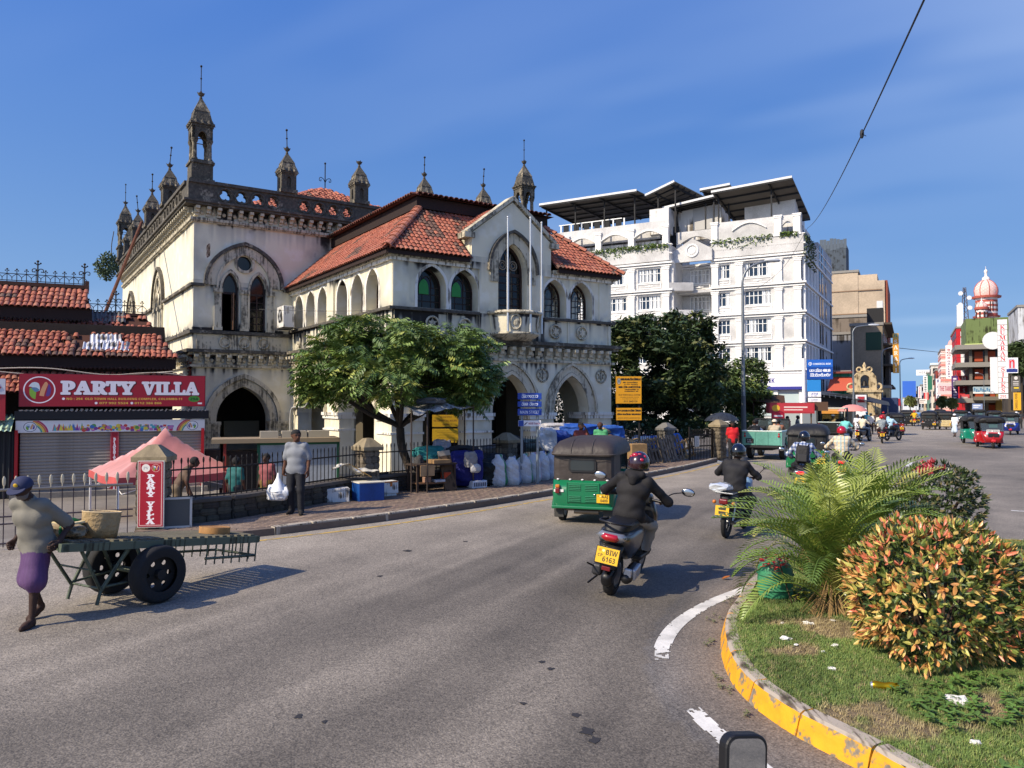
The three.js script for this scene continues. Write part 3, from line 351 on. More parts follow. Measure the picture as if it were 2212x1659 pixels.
const bandW=(y0,y1,o,m,name,skip)=>{const b=mb();if(skip){b.box(cx-skip-X0+o,y1-y0,o+.1,(X0-o+cx-skip)/2,(y0+y1)/2+E,Z1+o/2-.05);b.box(X1-cx-skip+o,y1-y0,o+.1,(X1+o+cx+skip)/2,(y0+y1)/2+E,Z1+o/2-.05);}else b.box(X1-X0+2*o,y1-y0,o+.1,cx,(y0+y1)/2+E,Z1+o/2-.05);b.box(o+.1,y1-y0,Z1-.06,X0-o/2+.05,(y0+y1)/2+E,Z1/2-.03);b.box(o+.1,y1-y0,Z1-.06,X1+o/2-.05,(y0+y1)/2+E,Z1/2-.03);b.mesh(name,m,hall);};
bandW(5.62,5.72,.14,ledgeM,'sill',1.46);bandW(4.62,4.75,.32,ledgeM,'cornice');bandW(4.52,4.62,.22,ledgeM,'cornice');bandW(3.98,4.07,.12,trimM,'string_course');bandW(7.3,7.42,.1,whiteTrim,'eaves_cornice',1.85);bandW(7.42,7.56,.2,trimM,'eaves_cornice',1.85);
{const cg=triUV(mb().box(.16,.12,.36,0,.15,.18).box(.16,.16,.2,0,.02,.1).box(.16,.1,.1,0,-.13,.05).geo()),bg=triUV(mb().sph(.085,0,0,0,1,1,.6,8,6).g[0]);const put2=(x,z,ry)=>{const m=put('corbel',cg,trimM,hall);m.position.set(x,4.3+E,z);m.rotation.y=ry;const b=put('boss',bg,trimM,hall);b.position.set(x+Math.cos(ry)*.21,4.27+E,z-Math.sin(ry)*.21);b.rotation.y=ry;};for(let x=X0+.15;x<X1;x+=.42)put2(x,Z1,0);for(let z=.4;z<Z1;z+=.42)put2(X0,z,-Math.PI/2);}
{const b=mb();const st=(x,y,z,s,side)=>{const M=side?LF(X0-z):FR(Z1+z);b.add(new THREE.TorusGeometry(s,s*.16,6,20),M.clone().multiply(Mx(x,y,.03)));b.ext(shapeOf(Array.from({length:12},(_,i)=>[x+Math.cos(i*Math.PI/6+Math.PI/2)*s*(i%2?.4:.75),y+Math.sin(i*Math.PI/6+Math.PI/2)*s*(i%2?.4:.75)])),.05,M);};
for(const c of[1.52,2.84,6.88,8.2])st(X0+c,5.2+E,.03,.25);for(const c of[.55,3.46,6.28,9.2])st(X0+c,3.5+E,.0,.25);for(const c of[1.6,3,4.6,6.8,8.3,9.7])st(Z1-c,5.15+E,.03,.22,true);b.mesh('rosette',trimM,hall);
const p=mb();for(const x of[.12,2.18,3.4,6.33,7.55,9.63])p.box(.1,.85,.05,X0+x,5.19+E,Z1+.02);for(const z of[.7,2.3,3.75,5.3,6.1,7.5,9,10.5])p.box(.05,.85,.1,X0-.02,5.19+E,Z1-z);p.box(.12,2.1,.75,X0-.03,6.55+E,Z1-5.72);p.box(.62,1.75,.07,X0+.33,6.5+E,Z1+.0);p.box(.62,1.75,.07,X1-.33,6.5+E,Z1+.0);p.g.forEach((q)=>put('pilaster',triUV(q),hallM,hall));}
{const pier=(x,z,w,d)=>{const b=mb();b.box(w+.2,.12,d+.2,x,2.0+E,z).box(w+.12,.14,d+.12,x,1.88+E,z).box(w+.1,.07,d+.1,x,1.38+E,z).mesh('pier_moulding',whiteTrim,hall);mb().box(w+.06,.3,d+.06,x,.15,z).mesh('pier_base',whiteTrim,hall);};pier(X0+.59,Z1-.6,1.16,1.16);pier(X1-.59,Z1-.6,1.16,1.16);pier(X0+3.46,Z1-.31,1.08,.62);pier(X0+6.28,Z1-.31,1.08,.62);pier(X0+.31,Z1-5.7,.62,1.64);}
const glaze=(c,F,paneM,green)=>{const w=grp('window',hall),f=mb(),y0=5.75+E;f.ext(shapeOf(ringPts(archPts(c,y0,.56,6.45+E,7.22+E,8),archPts(c,y0+.06,.5,6.45+E,7.14+E,8))),.07,F(-.47));for(const x of[-.17,.17])f.ext(shapeOf(rect(c+x-.015,y0+.05,c+x+.015,6.95+E)),.04,F(-.45));for(const y of[.27,.52,.77])f.ext(shapeOf(rect(c-.5,y0+y-.014,c+.5,y0+y+.014)),.04,F(-.45));f.ext(shapeOf(ringPts(archPts(c,6.5+E,.2,6.6+E,6.95+E,6),archPts(c,6.5+E,.17,6.6+E,6.91+E,6))),.05,F(-.452));f.mesh('frame',woodDark,w);
for(let k=0;k<3;k++)for(let j=0;j<3;j++)mb().ext(shapeOf(rect(c-.5+k*.335+.012,y0+.05+j*.245,c-.5+k*.335+.325,y0+.28+j*.245)),.006,F(-.43)).mesh('pane',paneM,w);
mb().ext(shapeOf(archPts(c,y0+.78,.5,6.6+E,7.14+E,8)),.006,F(-.432)).mesh('pane',paneM,w);if(green)mb().ext(shapeOf(archPts(c-.12,y0+.53,.19,6.5+E,6.82+E,6)),.006,F(-.395)).mesh('pane',paneGreen,w).userData.label='bright green pane';};
const Ff=(d)=>FR(Z1+d),Fl=(d)=>LF(X0-d),Fr=(d)=>RT(X1+d);
fw.forEach((c,i)=>glaze(c,Ff,i<2?paneDark:paneClear,i<2));sideC.forEach((c)=>glaze(c,Fl,paneDark));sideC.forEach((c)=>glaze(-c,Fr,paneClear));
{const w=grp('balcony_door',hall),f=mb(),B=(x0,y0,x1,y1,z=-.3,d=.06)=>f.ext(shapeOf(rect(cx+x0,y0+E,cx+x1,y1+E)),d,FR(Z1+z));f.ext(shapeOf(ringPts(archPts(cx,5.8+E,.62,7.25+E,8.35+E,8),archPts(cx,5.8+E,.53,7.25+E,8.24+E,8))),.1,FR(Z1-.32));B(-.55,7.2,.55,7.32);B(-.06,5.8,.06,7.25);for(const s of[-1,1])for(let k=1;k<5;k++)B(s<0?-.53:.06,5.8+k*.28,s<0?-.06:.53,5.83+k*.28,-.28,.03);f.mesh('frame',woodDark,w);const tr=mb();for(const s of[-1,1]){tr.tor(.17,.03,cx+s*.24,7.62+E,Z1-.27,0,0,5,16);tr.tor(.09,.025,cx+s*.24,7.62+E,Z1-.27,0,0,5,12);}tr.ext(shapeOf([[cx-.03,7.32+E],[cx+.03,7.32+E],[cx+.14,8.05+E],[cx,7.7+E],[cx-.14,8.05+E]]),.04,FR(Z1-.29));tr.mesh('fanlight_tracery',mat('#8b8275',.8),w);mb().ext(shapeOf(archPts(cx,7.3+E,.53,7.32+E,8.24+E,8)),.006,FR(Z1-.3)).mesh('pane',paneDark,w);for(const s of[-1,1])for(let k=0;k<5;k++)mb().ext(shapeOf(rect(cx+(s<0?-.52:.07),5.84+E+k*.28,cx+(s<0?-.07:.52),6.07+E+k*.28)),.006,FR(Z1-.265)).mesh('pane',mat('#1d2022',.06,{metalness:.2}),w);}
{const g=grp('balcony',hall),half=(pts,seg=20)=>new THREE.LatheGeometry(pts.map((p)=>new THREE.Vector2(p[0],p[1]+E)),seg,-Math.PI/2,Math.PI);const M=Mx(cx,0,Z1+.06);mb().add(half([[.92,4.98],[.94,5.05],[1.03,5.66],[.93,5.66],[.84,5.1],[.3,5.0]]),M).mesh('body',hallM,g);mb().add(half([[.9,5.64],[1.1,5.66],[1.14,5.72],[1.1,5.79],[.9,5.8]]),M).mesh('rim',trimM,g);mb().add(half([[.5,4.72],[.72,4.76],[.78,4.82],[.86,4.84],[.92,4.9],[1.0,4.93],[1.0,5.0],[.9,5.02]]),M).mesh('corbel_ring',trimM,g);const b=mb();for(const a of[-.45,.75]){const R=new THREE.Matrix4().makeRotationY(a);b.add(new THREE.TorusGeometry(.24,.035,6,20),M.clone().multiply(R).multiply(Mx(0,5.36+E,.99,.12,0,0,.8,1.1,1)));b.add(new THREE.SphereGeometry(.16,10,8),M.clone().multiply(R).multiply(Mx(0,5.36+E,.96,0,0,0,.8,1,.3)));}b.mesh('medallion',trimM,g);}
const roof=grp('roof',hall),ov=.34,i=2.1,y0=7.6+E,y1=9.78+E,A=V(X0-ov,y0,Z1+ov),B=V(X1+ov,y0,Z1+ov),C=V(X1-i,y1,Z1-i),D=V(X0+i,y1,Z1-i),L0=V(X0-ov,y0,0),L1=V(X0+i,y1,0),R0=V(X1+ov,y0,0),R1=V(X1-i,y1,0);
const bay=(u,v)=>{const x=X0-ov+u,half=1.95-Math.max(0,v-1.35)*.95;return Math.abs(x-cx)<Math.max(0,half);};
tileRoof(roof,'tile',A,B,C,D,.185,.225,299,11,{decks:[[A,V(cx-1.86,y0,Z1+ov),V(cx-1.86,y1,Z1-i),D],[V(cx+1.86,y0,Z1+ov),B,C,V(cx+1.86,y1,Z1-i)],[V(cx-1.86,y0+.62,Z1-.36),V(cx+1.86,y0+.62,Z1-.36),V(cx+1.86,y1,Z1-i),V(cx-1.86,y1,Z1-i)]],skip:bay,near:(p)=>p.x+Math.max(0,p.y-9)*2,moss:.68});tileRoof(roof,'tile',L0,A,D,L1,.185,.225,0,12,{moss:.8});tileRoof(roof,'tile',B,R0,R1,C,.185,.225,0,13);
for(const s of[-1,1]){const e0=V(cx+s*1.98,8.56+E,Z1-.35),e1=V(cx+s*1.98,8.56+E,Z1-1.3),r0=V(cx,9.95+E,Z1-.35),r1=V(cx,9.95+E,Z1-2.5);s<0?tileRoof(roof,'tile',e1,e0,r0,r1,.185,.225,0,14):tileRoof(roof,'tile',e0,e1,r1,r0,.185,.225,0,15);mb().quad(V(cx+s*1.82,7.5+E,Z1-.1),V(cx+s*1.82,7.5+E,Z1-1.4),V(cx+s*1.82,8.6+E,Z1-1.4),V(cx+s*1.82,8.6+E,Z1-.1)).mesh('gable_cheek',hallM,roof);}
for(const[p,q]of[[A,D],[B,C]]){const n=11,r=rng(17),dir=q.clone().sub(p),g=tileGeo(.34,.32),Z=dir.clone().normalize().negate(),Xx=V(0,1,0).cross(Z).normalize(),Y=Z.clone().cross(Xx);for(let k=0;k<n;k++){const m=put('ridge_tile',g,tileMats[k%3===1?4:2],roof);m.applyMatrix4(new THREE.Matrix4().makeBasis(Xx,Y,Z).setPosition(p.clone().addScaledVector(dir,(k+.5)/n).addScaledVector(Y,.05+.02*r())));}}
const fas=mb();fas.box(X1-X0-2*i+.5,.42,.1,cx,y1+.18,Z1-i+.2).box(.1,.42,Z1-i+.2,X0+i-.2,y1+.18,(Z1-i+.2)/2).box(.1,.42,Z1-i+.2,X1-i+.2,y1+.18,(Z1-i+.2)/2);fas.mesh('fascia',mat('#21120e',.8),roof);mb().box(3.2,.14,.06,X0-ov+1.65,y0-.07,Z1+ov-.06).box(3.2,.14,.06,X1+ov-1.65,y0-.07,Z1+ov-.06).box(.06,.14,Z1+ov,X0-ov+.05,y0-.07,(Z1+ov)/2-.1).g.forEach((q)=>put('eaves_board',triUV(q),mat('#2a1a15',.85),roof));
const ua=V(X0+i-.45,y1+.4,Z1-i+.45),ub=V(X1-i+.45,y1+.4,Z1-i+.45),uc=V(cx+.6,y1+.95,Z1-i-2.4),ud=V(cx-.6,y1+.95,Z1-i-2.4),ul=V(X0+i-.45,y1+.4,0),ur=V(X1-i+.45,y1+.4,0),t0=V(cx-.6,y1+.95,0),t2=V(cx+.6,y1+.95,0);
tileRoof(roof,'tile',ua,ub,uc,ud,.22,.26,0,21,{tint:[.5,.6,.7]});tileRoof(roof,'tile',ul,ua,ud,t0,.22,.26,0,22,{tint:[.5,.6,.7]});mb().quad(ub,ur,t2,uc).quad(ud,uc,t2,t0).mesh('roof_deck',mat('#4a2a1e',.9),roof);
}
// -- tiled shop row on the left
const party=(w,h,logoOnly)=>canvasTex(w,h,(c)=>{c.fillStyle='#a3122a';c.fillRect(0,0,w,h);});
function partyLogo(c,x,y,r,ring='#f2f0f2'){c.save();c.translate(x,y);c.lineWidth=r*.09;c.strokeStyle=ring;c.beginPath();c.arc(0,0,r,0,7);c.stroke();
const blob=(col,p)=>{c.fillStyle=col;c.beginPath();c.moveTo(p[0]*r,p[1]*r);for(let i=2;i<p.length;i+=4)c.quadraticCurveTo(p[i]*r,p[i+1]*r,p[i+2]*r,p[i+3]*r);c.fill();};
blob('#7fae3a',[-.62,-.15,-.75,.6,-.25,.72,-.2,.2,-.2,-.15]);blob('#c9d6dc',[-.7,-.25,-.45,-.8,-.05,-.5,.1,-.1,-.02,.1,-.4,-.25,-.7,-.25]);blob('#5b7fa0',[-.55,-.15,-.2,-.3,0,0,-.1,.2,-.3,.15]);blob('#d59a6e',[.0,.45,.05,-.1,.35,-.6,.5,-.7,.55,-.4,.35,.1,.3,.5]);blob('#5b3a86',[.4,.45,.5,.0,.6,-.5,.85,-.1,.7,.35,.6,.6,.4,.45]);c.restore();}
const partySign=canvasTex(1024,200,(c,w,h)=>{
c.fillStyle='#9c1228';c.fillRect(0,0,w,h);partyLogo(c,102,98,80);
const word=(s,x,wd)=>{c.lineJoin='round';c.font='bold 108px serif';const m=c.measureText(s).width;c.save();c.translate(x,122);c.scale(wd/m,1);c.strokeStyle='#3d0711';c.lineWidth=17;c.strokeText(s,3,3);c.strokeStyle='#e9e7ee';c.lineWidth=11;c.strokeText(s,0,0);c.fillStyle='#e9e7ee';c.fillText(s,0,0);c.restore();};
word('PARTY',214,400);word('VILLA',660,325);
c.fillStyle='#e0c34a';textFit(c,'NO : 294  OLD TOWN HALL BUILDING COMPLEX, COLOMBO-11',242,160,650,'bold $px sans-serif',20);textFit(c,'077 992 5524',420,187,160,'bold $px sans-serif',20);textFit(c,'0112 386 866',615,187,155,'bold $px sans-serif',20);
c.fillStyle='#f0eef0';for(const[x,y]of[[228,153],[403,180],[600,180]]){c.beginPath();c.arc(x,y,8,0,7);c.fill();}
c.fillStyle='#3f8a2c';c.beginPath();c.ellipse(960,152,34,20,0,0,7);c.fill();c.fillStyle='#0e2c0c';textFit(c,'294',936,161,48,'bold $px sans-serif',24);c.fillStyle='#e8e4e6';c.fillRect(982,176,26,11);
});
const partyBanner=canvasTex(1024,80,(c,w,h)=>{c.fillStyle='#e6e4e2';c.fillRect(0,0,w,h);const r=rng(3),P=['#c2325e','#e0a33a','#7f3f98','#3d77b8','#5ea04a','#d8453a','#e8d24a','#c978b0','#4fb0b8'];
for(const s of[0,1]){c.save();if(s){c.translate(w,0);c.scale(-1,1);}['#5aa08a','#e8c83a','#d9772e','#b52a5a'].forEach((k,i)=>{c.strokeStyle=k;c.lineWidth=9;c.beginPath();c.arc(60,90,70+i*10,-1.3,.1);c.stroke();});c.fillStyle='#efeeec';c.beginPath();c.arc(70,42,36,0,7);c.fill();partyLogo(c,70,42,32,'#3a3550');c.restore();}
for(let i=0;i<150;i++){const x=190+r()*640,y=30+r()*34;c.fillStyle=P[Math.floor(r()*9)];const k=x<340?0:x<590?1:2;c.beginPath();if(k===0){c.moveTo(x-9,70);c.lineTo(x,y-14);c.lineTo(x+9,70);}else if(k===1)c.arc(x,y+4,6+r()*8,0,7);else c.rect(x,y,10+r()*14,12+r()*16);c.fill();}});
const vertSign=(w,h,top)=>canvasTex(w,h,(c)=>{c.fillStyle='#a3152b';c.fillRect(0,0,w,h);c.strokeStyle='#d9b8b0';c.lineWidth=w*.03;c.strokeRect(w*.06,h*.02,w*.88,h*.96);if(top){c.fillStyle='#e8e2d8';c.beginPath();c.arc(w*.3,h*.1,w*.17,0,7);c.fill();c.fillStyle='#9a9aa0';textFit(c,'PV',w*.2,h*.12,w*.2,'bold $px serif',w*.16);partyLogo(c,w*.7,h*.1,w*.16,'#e8d4c0');}
c.textAlign='center';c.font=`bold ${w * 0.4}px serif`;const L=[...'PARTY',' ',...'VILLA'],y0=h*(top?.2:.12),st=(h*.97-y0)/11;L.forEach((k,i)=>{if(k===' ')return;c.save();c.translate(w*.5,y0+st*(i+.86));c.scale(k==='I'?1.2:1.12,st*.92/(w*.3));c.lineWidth=w*.03;c.strokeStyle='#efedf0';c.strokeText(k,0,0);c.fillStyle='#efedf0';c.fillText(k,0,0);c.restore();});});
const shop=thing('shop_building','low old shop row with tiered orange tiled roofs and grey roller shutters','building',[-10.92,-.66,-27.2],24*D2R);
{
const Y=.66,wallM=mottled('#3a312b',.95,2),dark=mat('#1c1614',.9);
mb().box(11,4.6,.3,-6.5,2.3,-1.25).box(11,5.9,6,-6.8,2.95,-5).mesh('wall',wallM,shop);mb().box(9,2.2,.2,-9.5,1.1,-.35).mesh('inner_wall',dark,shop);
const slat=triUV(mb().add(new THREE.CylinderGeometry(.055,.055,2.62,6,1,true,-Math.PI/2,Math.PI),Mx(0,0,0,0,0,Math.PI/2,.95,1,.4)).geo()),sm2=mat('#a39a8e',.6,{map:rep(T.mottle,1.5)});
for(const x of[-4.22,-1.35]){const g=grp('roller_shutter',shop);for(let k=0;k<20;k++){const m=put('slat',slat,sm2,g);m.position.set(x,.14+k*.105,-.1);}mb().box(2.62,.1,.08,x,.06,-.08).mesh('bottom_rail',steel,g);}
const red=mat('#b0121c',.5);for(const[x,w]of[[-5.62,.09],[-.02,.1]])mb().box(w,2.2,.14,x,1.1,-.03).mesh('post',red,shop);mb().box(.26,2.2,.1,-2.79,1.1,-.06).mesh('post',red,shop);
const vs=grp('vertical_sign',shop);face('panel',.25,2.1,panelMat(vertSign(64,512,false)),vs,-2.79,1.1,.0);mb().box(5.9,.3,.5,-2.8,.02,.05).mesh('step',mottled('#8c867d'),shop);
mb().box(5.85,.28,.14,-2.75,2.68,.0).mesh('beam',mat('#141317',.6),shop);mb().box(5.7,.4,.08,-2.8,2.31,-.02).mesh('banner_board',mat('#d5d2cd',.7),shop);face('banner',5.66,.38,panelMat(partyBanner),shop,-2.8,2.31,.025);{const b=mb(),r=rng(6);for(let i=0;i<40;i++)b.box(.1,.04,.1,-5.5+i*.143,2.84,.02,r(),0,r());stuff(b.mesh('tile_edge',mat('#b9b2a8',.9),shop));}
const rf=grp('roof',shop),zf=(z)=>z;const broken=(u,v,len)=>{const a=u-(len-4.1);return(a>.35&&a<2.6&&v>.75&&v<2.05&&hash(Math.floor(u*5),Math.floor(v*4))<.25)||(a>.95&&a<2.15&&v>.42&&v<1.42)||(v>2.35&&a>-.3&&hash(Math.floor(u*4),Math.floor(v*3),2)<.4);};
tileRoof(rf,'tile',V(-11,3.4,-.05),V(-.4,3.4,-.05),V(-.6,4.1,-1.1),V(-11,4.1,-1.1),.18,.25,0,51,{wob:.03,loose:.2,twist:.5});
tileRoof(rf,'tile',V(-11,4.66,-.75),V(-.85,4.66,-.75),V(-2.0,6.4,-3.3),V(-11,6.4,-3.3),.18,.25,299,52,{wob:.03,loose:.3,twist:.6,skip:broken,near:(p)=>-p.x,moss:.78,tint:[1.15,1.25,1.2]});
tileRoof(rf,'tile',V(-11,6.45,-2.2),V(-3.75,6.45,-2.2),V(-4.0,7.35,-3.3),V(-11,7.35,-3.3),.18,.25,0,53,{wob:.02,loose:.15,twist:.4,moss:.8,tint:[1.05,1.1,1.1]});
const corr=(w,l)=>{const g=new THREE.PlaneGeometry(w,l,Math.round(w/.018),1),p=g.attributes.position;for(let i=0;i<p.count;i++)p.setZ(i,Math.sin((p.getX(i)/.146)*Math.PI*2)*.024);g.computeVertexNormals();return g;};
const slope=Math.atan2(1.74,2.55),sheet=(w,l,x,v,m,rz=0)=>{const q=put('corrugated_sheet',corr(w,l),m,rf);q.position.set(x,4.66+v*Math.sin(slope)+.11,-.75-v*Math.cos(slope)+.03);q.rotation.set(-Math.PI/2+slope,0,rz,'YXZ');};
const zinc=mat('#d8d8da',.45,{metalness:.35,map:rep(T.dirty,3)}),zincD=mat('#6e6b66',.8,{map:rep(T.dirty,1)});sheet(1.0,.62,-3.2,1.1,zinc,.06);sheet(.85,.6,-2.85,.62,zinc,-.03);sheet(.55,.5,-3.6,.55,zinc);sheet(.9,.85,-5.0,2.75,zincD);sheet(.8,.85,-4.1,2.78,zinc);sheet(1.1,.8,-3.2,2.75,zincD,.04);
mb().box(7.4,.42,.06,-7.4,6.28,-2.28).mesh('fascia',mat('#2a1b17',.9),rf);mb().box(10.2,.36,.06,-6,4.48,-.84).mesh('fascia',mat('#241815',.9),rf);{const b=mb();for(let x=-11;x<-3.8;x+=.13)b.sph(.05,x,6.06,-2.26,1,1.3,.5,6,5);for(let x=-11;x<-1;x+=.13)b.sph(.05,x,4.3,-.82,1,1.3,.5,6,5);stuff(b.mesh('valance',mat('#2a1b17',.9),rf));}
mb().box(7.2,.14,.2,-7.5,7.4,-3.3).box(.12,.34,.12,-3.95,7.45,-3.2).mesh('ridge',mottled('#5a3a2d'),rf);mb().box(2.0,.1,.16,-3.0,6.45,-3.3).mesh('ridge',mottled('#4a3128'),rf);
const iron=mat('#231d1c',.6),cres=(x0,x1,y,z,big)=>{const g=grp('roof_cresting',rf),b=mb(),st=.3;b.bar([x0,y+.06,z],[x1,y+.06,z],.014,4).bar([x0,y+.3,z],[x1,y+.3,z],.014,4);for(let x=x0;x<=x1+.01;x+=st){b.bar([x,y,z],[x,y+.42,z],.014,4).sph(.035,x,y+.46,z,1,1,1,6,5).sph(.026,x-.05,y+.41,z,1,1,1,5,4).sph(.026,x+.05,y+.41,z,1,1,1,5,4);for(const s of[-1,1])b.tube([[x+s*st*.5,y+.06,z],[x+s*st*.46,y+.18,z],[x,y+.3,z]],.011,6,4);}stuff(b.mesh('railing',iron,g));for(const x of big){const f=mb();f.bar([x,y,z],[x,y+.75,z],.026,5).sph(.045,x,y+.8,z);for(const s of[-1,1]){f.tube([[x,y+.42,z],[x+s*.07,y+.52,z],[x+s*.17,y+.5,z],[x+s*.16,y+.4,z],[x+s*.1,y+.42,z]],.016,12,4);f.bar([x,y+.66,z],[x+s*.08,y+.72,z],.018,4).sph(.03,x+s*.09,y+.73,z);}f.mesh('finial',iron,g);}};
cres(-11,-4.05,7.46,-3.3,[-5.55,-4.05]);cres(-3.9,-2.05,6.5,-3.3,[-3.0]);
{const b=mb();b.tube([[-11,4.2,-.55],[-8,4.12,-.5],[-5,4.25,-.5],[-3,4.05,-.5],[-1,4.2,-.5]],.022,30,5);b.tube([[-11,4.05,-.5],[-7,4.15,-.45],[-4,3.95,-.45],[-1.5,4.15,-.45],[-.2,4.0,-.5]],.018,30,5);b.mesh('cable',mat('#b4ab9c',.7),shop);}
mb().box(.5,.8,.9,.35,1.0,-.8).mesh('side_wall',wallM,shop);
}
{
const s=thing('shop_sign','wide red PARTY VILLA sign with white serif letters and round logo','sign',shop.localToWorld.bind((shop.updateMatrixWorld(),shop))(V(-2.75,3.0,.12)),24*D2R);mb().box(5.6,1.08,.1,0,.5,0).mesh('board',mat('#6d0c1c',.5),s);face('panel',5.56,1.05,panelMat(partySign,.4),s,0,.5,.054);
const n=thing('shop_sign','cropped red and white sign at the left edge above a green awning','sign',shop.localToWorld(V(-6.6,2.55,.2)),24*D2R);mb().box(1.4,1.35,.1,0,.65,0).mesh('board',mat('#a8212d',.5),n);mb().box(1.4,.5,.02,0,1.06,.062).mesh('white_band',mat('#cfcfd6',.5),n);mb().box(.5,.3,.02,.3,1.0,.075,0,0,.6).mesh('red_stroke',mat('#a8212d',.5),n);
const w=thing('awning','pale green corrugated awning over dark sheets beside the shutters','awning',shop.localToWorld(V(-6.6,0,0)),24*D2R),g=new THREE.PlaneGeometry(1.8,.9,90,1),p=g.attributes.position;for(let i=0;i<p.count;i++)p.setZ(i,Math.sin((p.getX(i)/.15)*6.283)*.025);g.computeVertexNormals();const a=put('sheet',g,mat('#9fb89b',.7,{map:rep(T.dirty,.8)}),w);a.position.set(0,2.45,.1);a.rotation.x=-.95;const d=put('side_sheet',new THREE.PlaneGeometry(1.9,2.3),mat('#15171a',.7),w);d.position.set(0,1.05,-.15);const g2=g.clone();const e=put('side_sheet',g2,mat('#23262a',.6,{metalness:.2}),w);e.scale.set(1,2.4,1);e.position.set(0,1.1,-.05);
}
{
const c=dep(356,1013,22.0);c.y=compoundH(c.x,c.z);const t=thing('pop_up_tent','faded pink pop-up canopy tent with white legs in front of shutters','tent',c,-9*D2R),hw=1.62,ev=.5-c.y,pk=1.72-c.y,n=14,pos=[],idx=[];
const P=(i,j)=>{const u=i/n*2-1,v=j/n*2-1,m=Math.max(Math.abs(u),Math.abs(v)),q=Math.abs(Math.abs(u)-Math.abs(v));return[u*hw,lerp(pk,ev,Math.pow(m,.82))-.12*Math.sin(m*Math.PI)*(q>.15?1:.35)-(m>.98?.06*(1-Math.max(0,q*0))*sstep(0,1,q):0)+.012*(n3(u*5,v*5,1)-.5),v*hw];};
for(let j=0;j<=n;j++)for(let i=0;i<=n;i++)pos.push(...P(i,j));for(let j=0;j<n;j++)for(let i=0;i<n;i++){const a=j*(n+1)+i;idx.push(a,a+n+1,a+1,a+1,a+n+1,a+n+2);}
const g=new THREE.BufferGeometry();g.setAttribute('position',new THREE.Float32BufferAttribute(pos,3));g.setIndex(idx);g.computeVertexNormals();const cm=mat('#dd8f88',.9,{map:rep(T.cloth,1.5),transmission:.25});put('canopy',triUV(g.toNonIndexed()),cm,t).rotation.y=Math.PI/4*0;
const vz=[];const edge=[];for(let k=0;k<n;k++)edge.push(P(k,0));for(let k=0;k<n;k++)edge.push(P(n,k));for(let k=n;k>0;k--)edge.push(P(k,n));for(let k=n;k>0;k--)edge.push(P(0,k));const vb=mb();edge.forEach((p,k)=>{const q=edge[(k+1)%edge.length];vb.quad(V(p[0]*1.003,p[1]-.2,p[2]*1.003),V(q[0]*1.003,q[1]-.2,q[2]*1.003),V(...q),V(...p));});vb.mesh('valance',mat('#cf5a58',.9,{map:rep(T.cloth,1.5)}),t);
const wm=mat('#e8e8e6',.4);for(const[x,z]of[[-1,-1],[1,-1],[1,1],[-1,1]])mb().box(.05,ev,.05,x*1.58,ev/2,z*1.58).mesh('leg',wm,t);const br=mb();for(const[a,b]of[[[-1,-1],[1,-1]],[[1,-1],[1,1]],[[1,1],[-1,1]],[[-1,1],[-1,-1]]]){const mx=(a[0]+b[0])*.73,mz=(a[1]+b[1])*.73;br.bar([a[0]*1.46,ev-.45,a[1]*1.46],[mx,ev-.05,mz],.014,4).bar([b[0]*1.46,ev-.45,b[1]*1.46],[mx,ev-.05,mz],.014,4).bar([a[0]*1.46,ev-.06,a[1]*1.46],[mx,ev-.4,mz],.014,4).bar([b[0]*1.46,ev-.06,b[1]*1.46],[mx,ev-.4,mz],.014,4);}br.mesh('brace',wm,t);t.rotation.y=40*D2R;
}
// -- stone pillars, dwarf wall and railings along the pavement
const stoneM=['#8b7f6c','#7a6f5e','#9a8d78','#6c6355'].map((c)=>mat(c,.95,{map:rep(T.mottle,.4),bumpMap:rep(T.coarse,.3),bumpScale:.012})),capM=mat('#9c8d6f',.92,{map:rep(T.mottle,.6),bumpMap:rep(T.coarse,.4),bumpScale:.006});
const stoneGeo=[0,1,2,3].map((k)=>{const g=new THREE.BoxGeometry(1,1,1,2,2,1),p=g.attributes.position,r=rng(90+k);const key=new Map();for(let i=0;i<p.count;i++){const kk=[p.getX(i),p.getY(i),p.getZ(i)].map((v)=>v.toFixed(2)).join();if(!key.has(kk)){const e=Math.abs(p.getX(i))>.4?.82:1,f=Math.abs(p.getY(i))>.4?.82:1;key.set(kk,[p.getX(i)*(Math.abs(p.getY(i))>.4?.86:1)+(r()-.5)*.1,p.getY(i)*(Math.abs(p.getX(i))>.4?.86:1)+(r()-.5)*.1,p.getZ(i)*(e*f)+(r()-.5)*.1]);}p.setXYZ(i,...key.get(kk));}const h=g.toNonIndexed();h.computeVertexNormals();return triUV(h);});
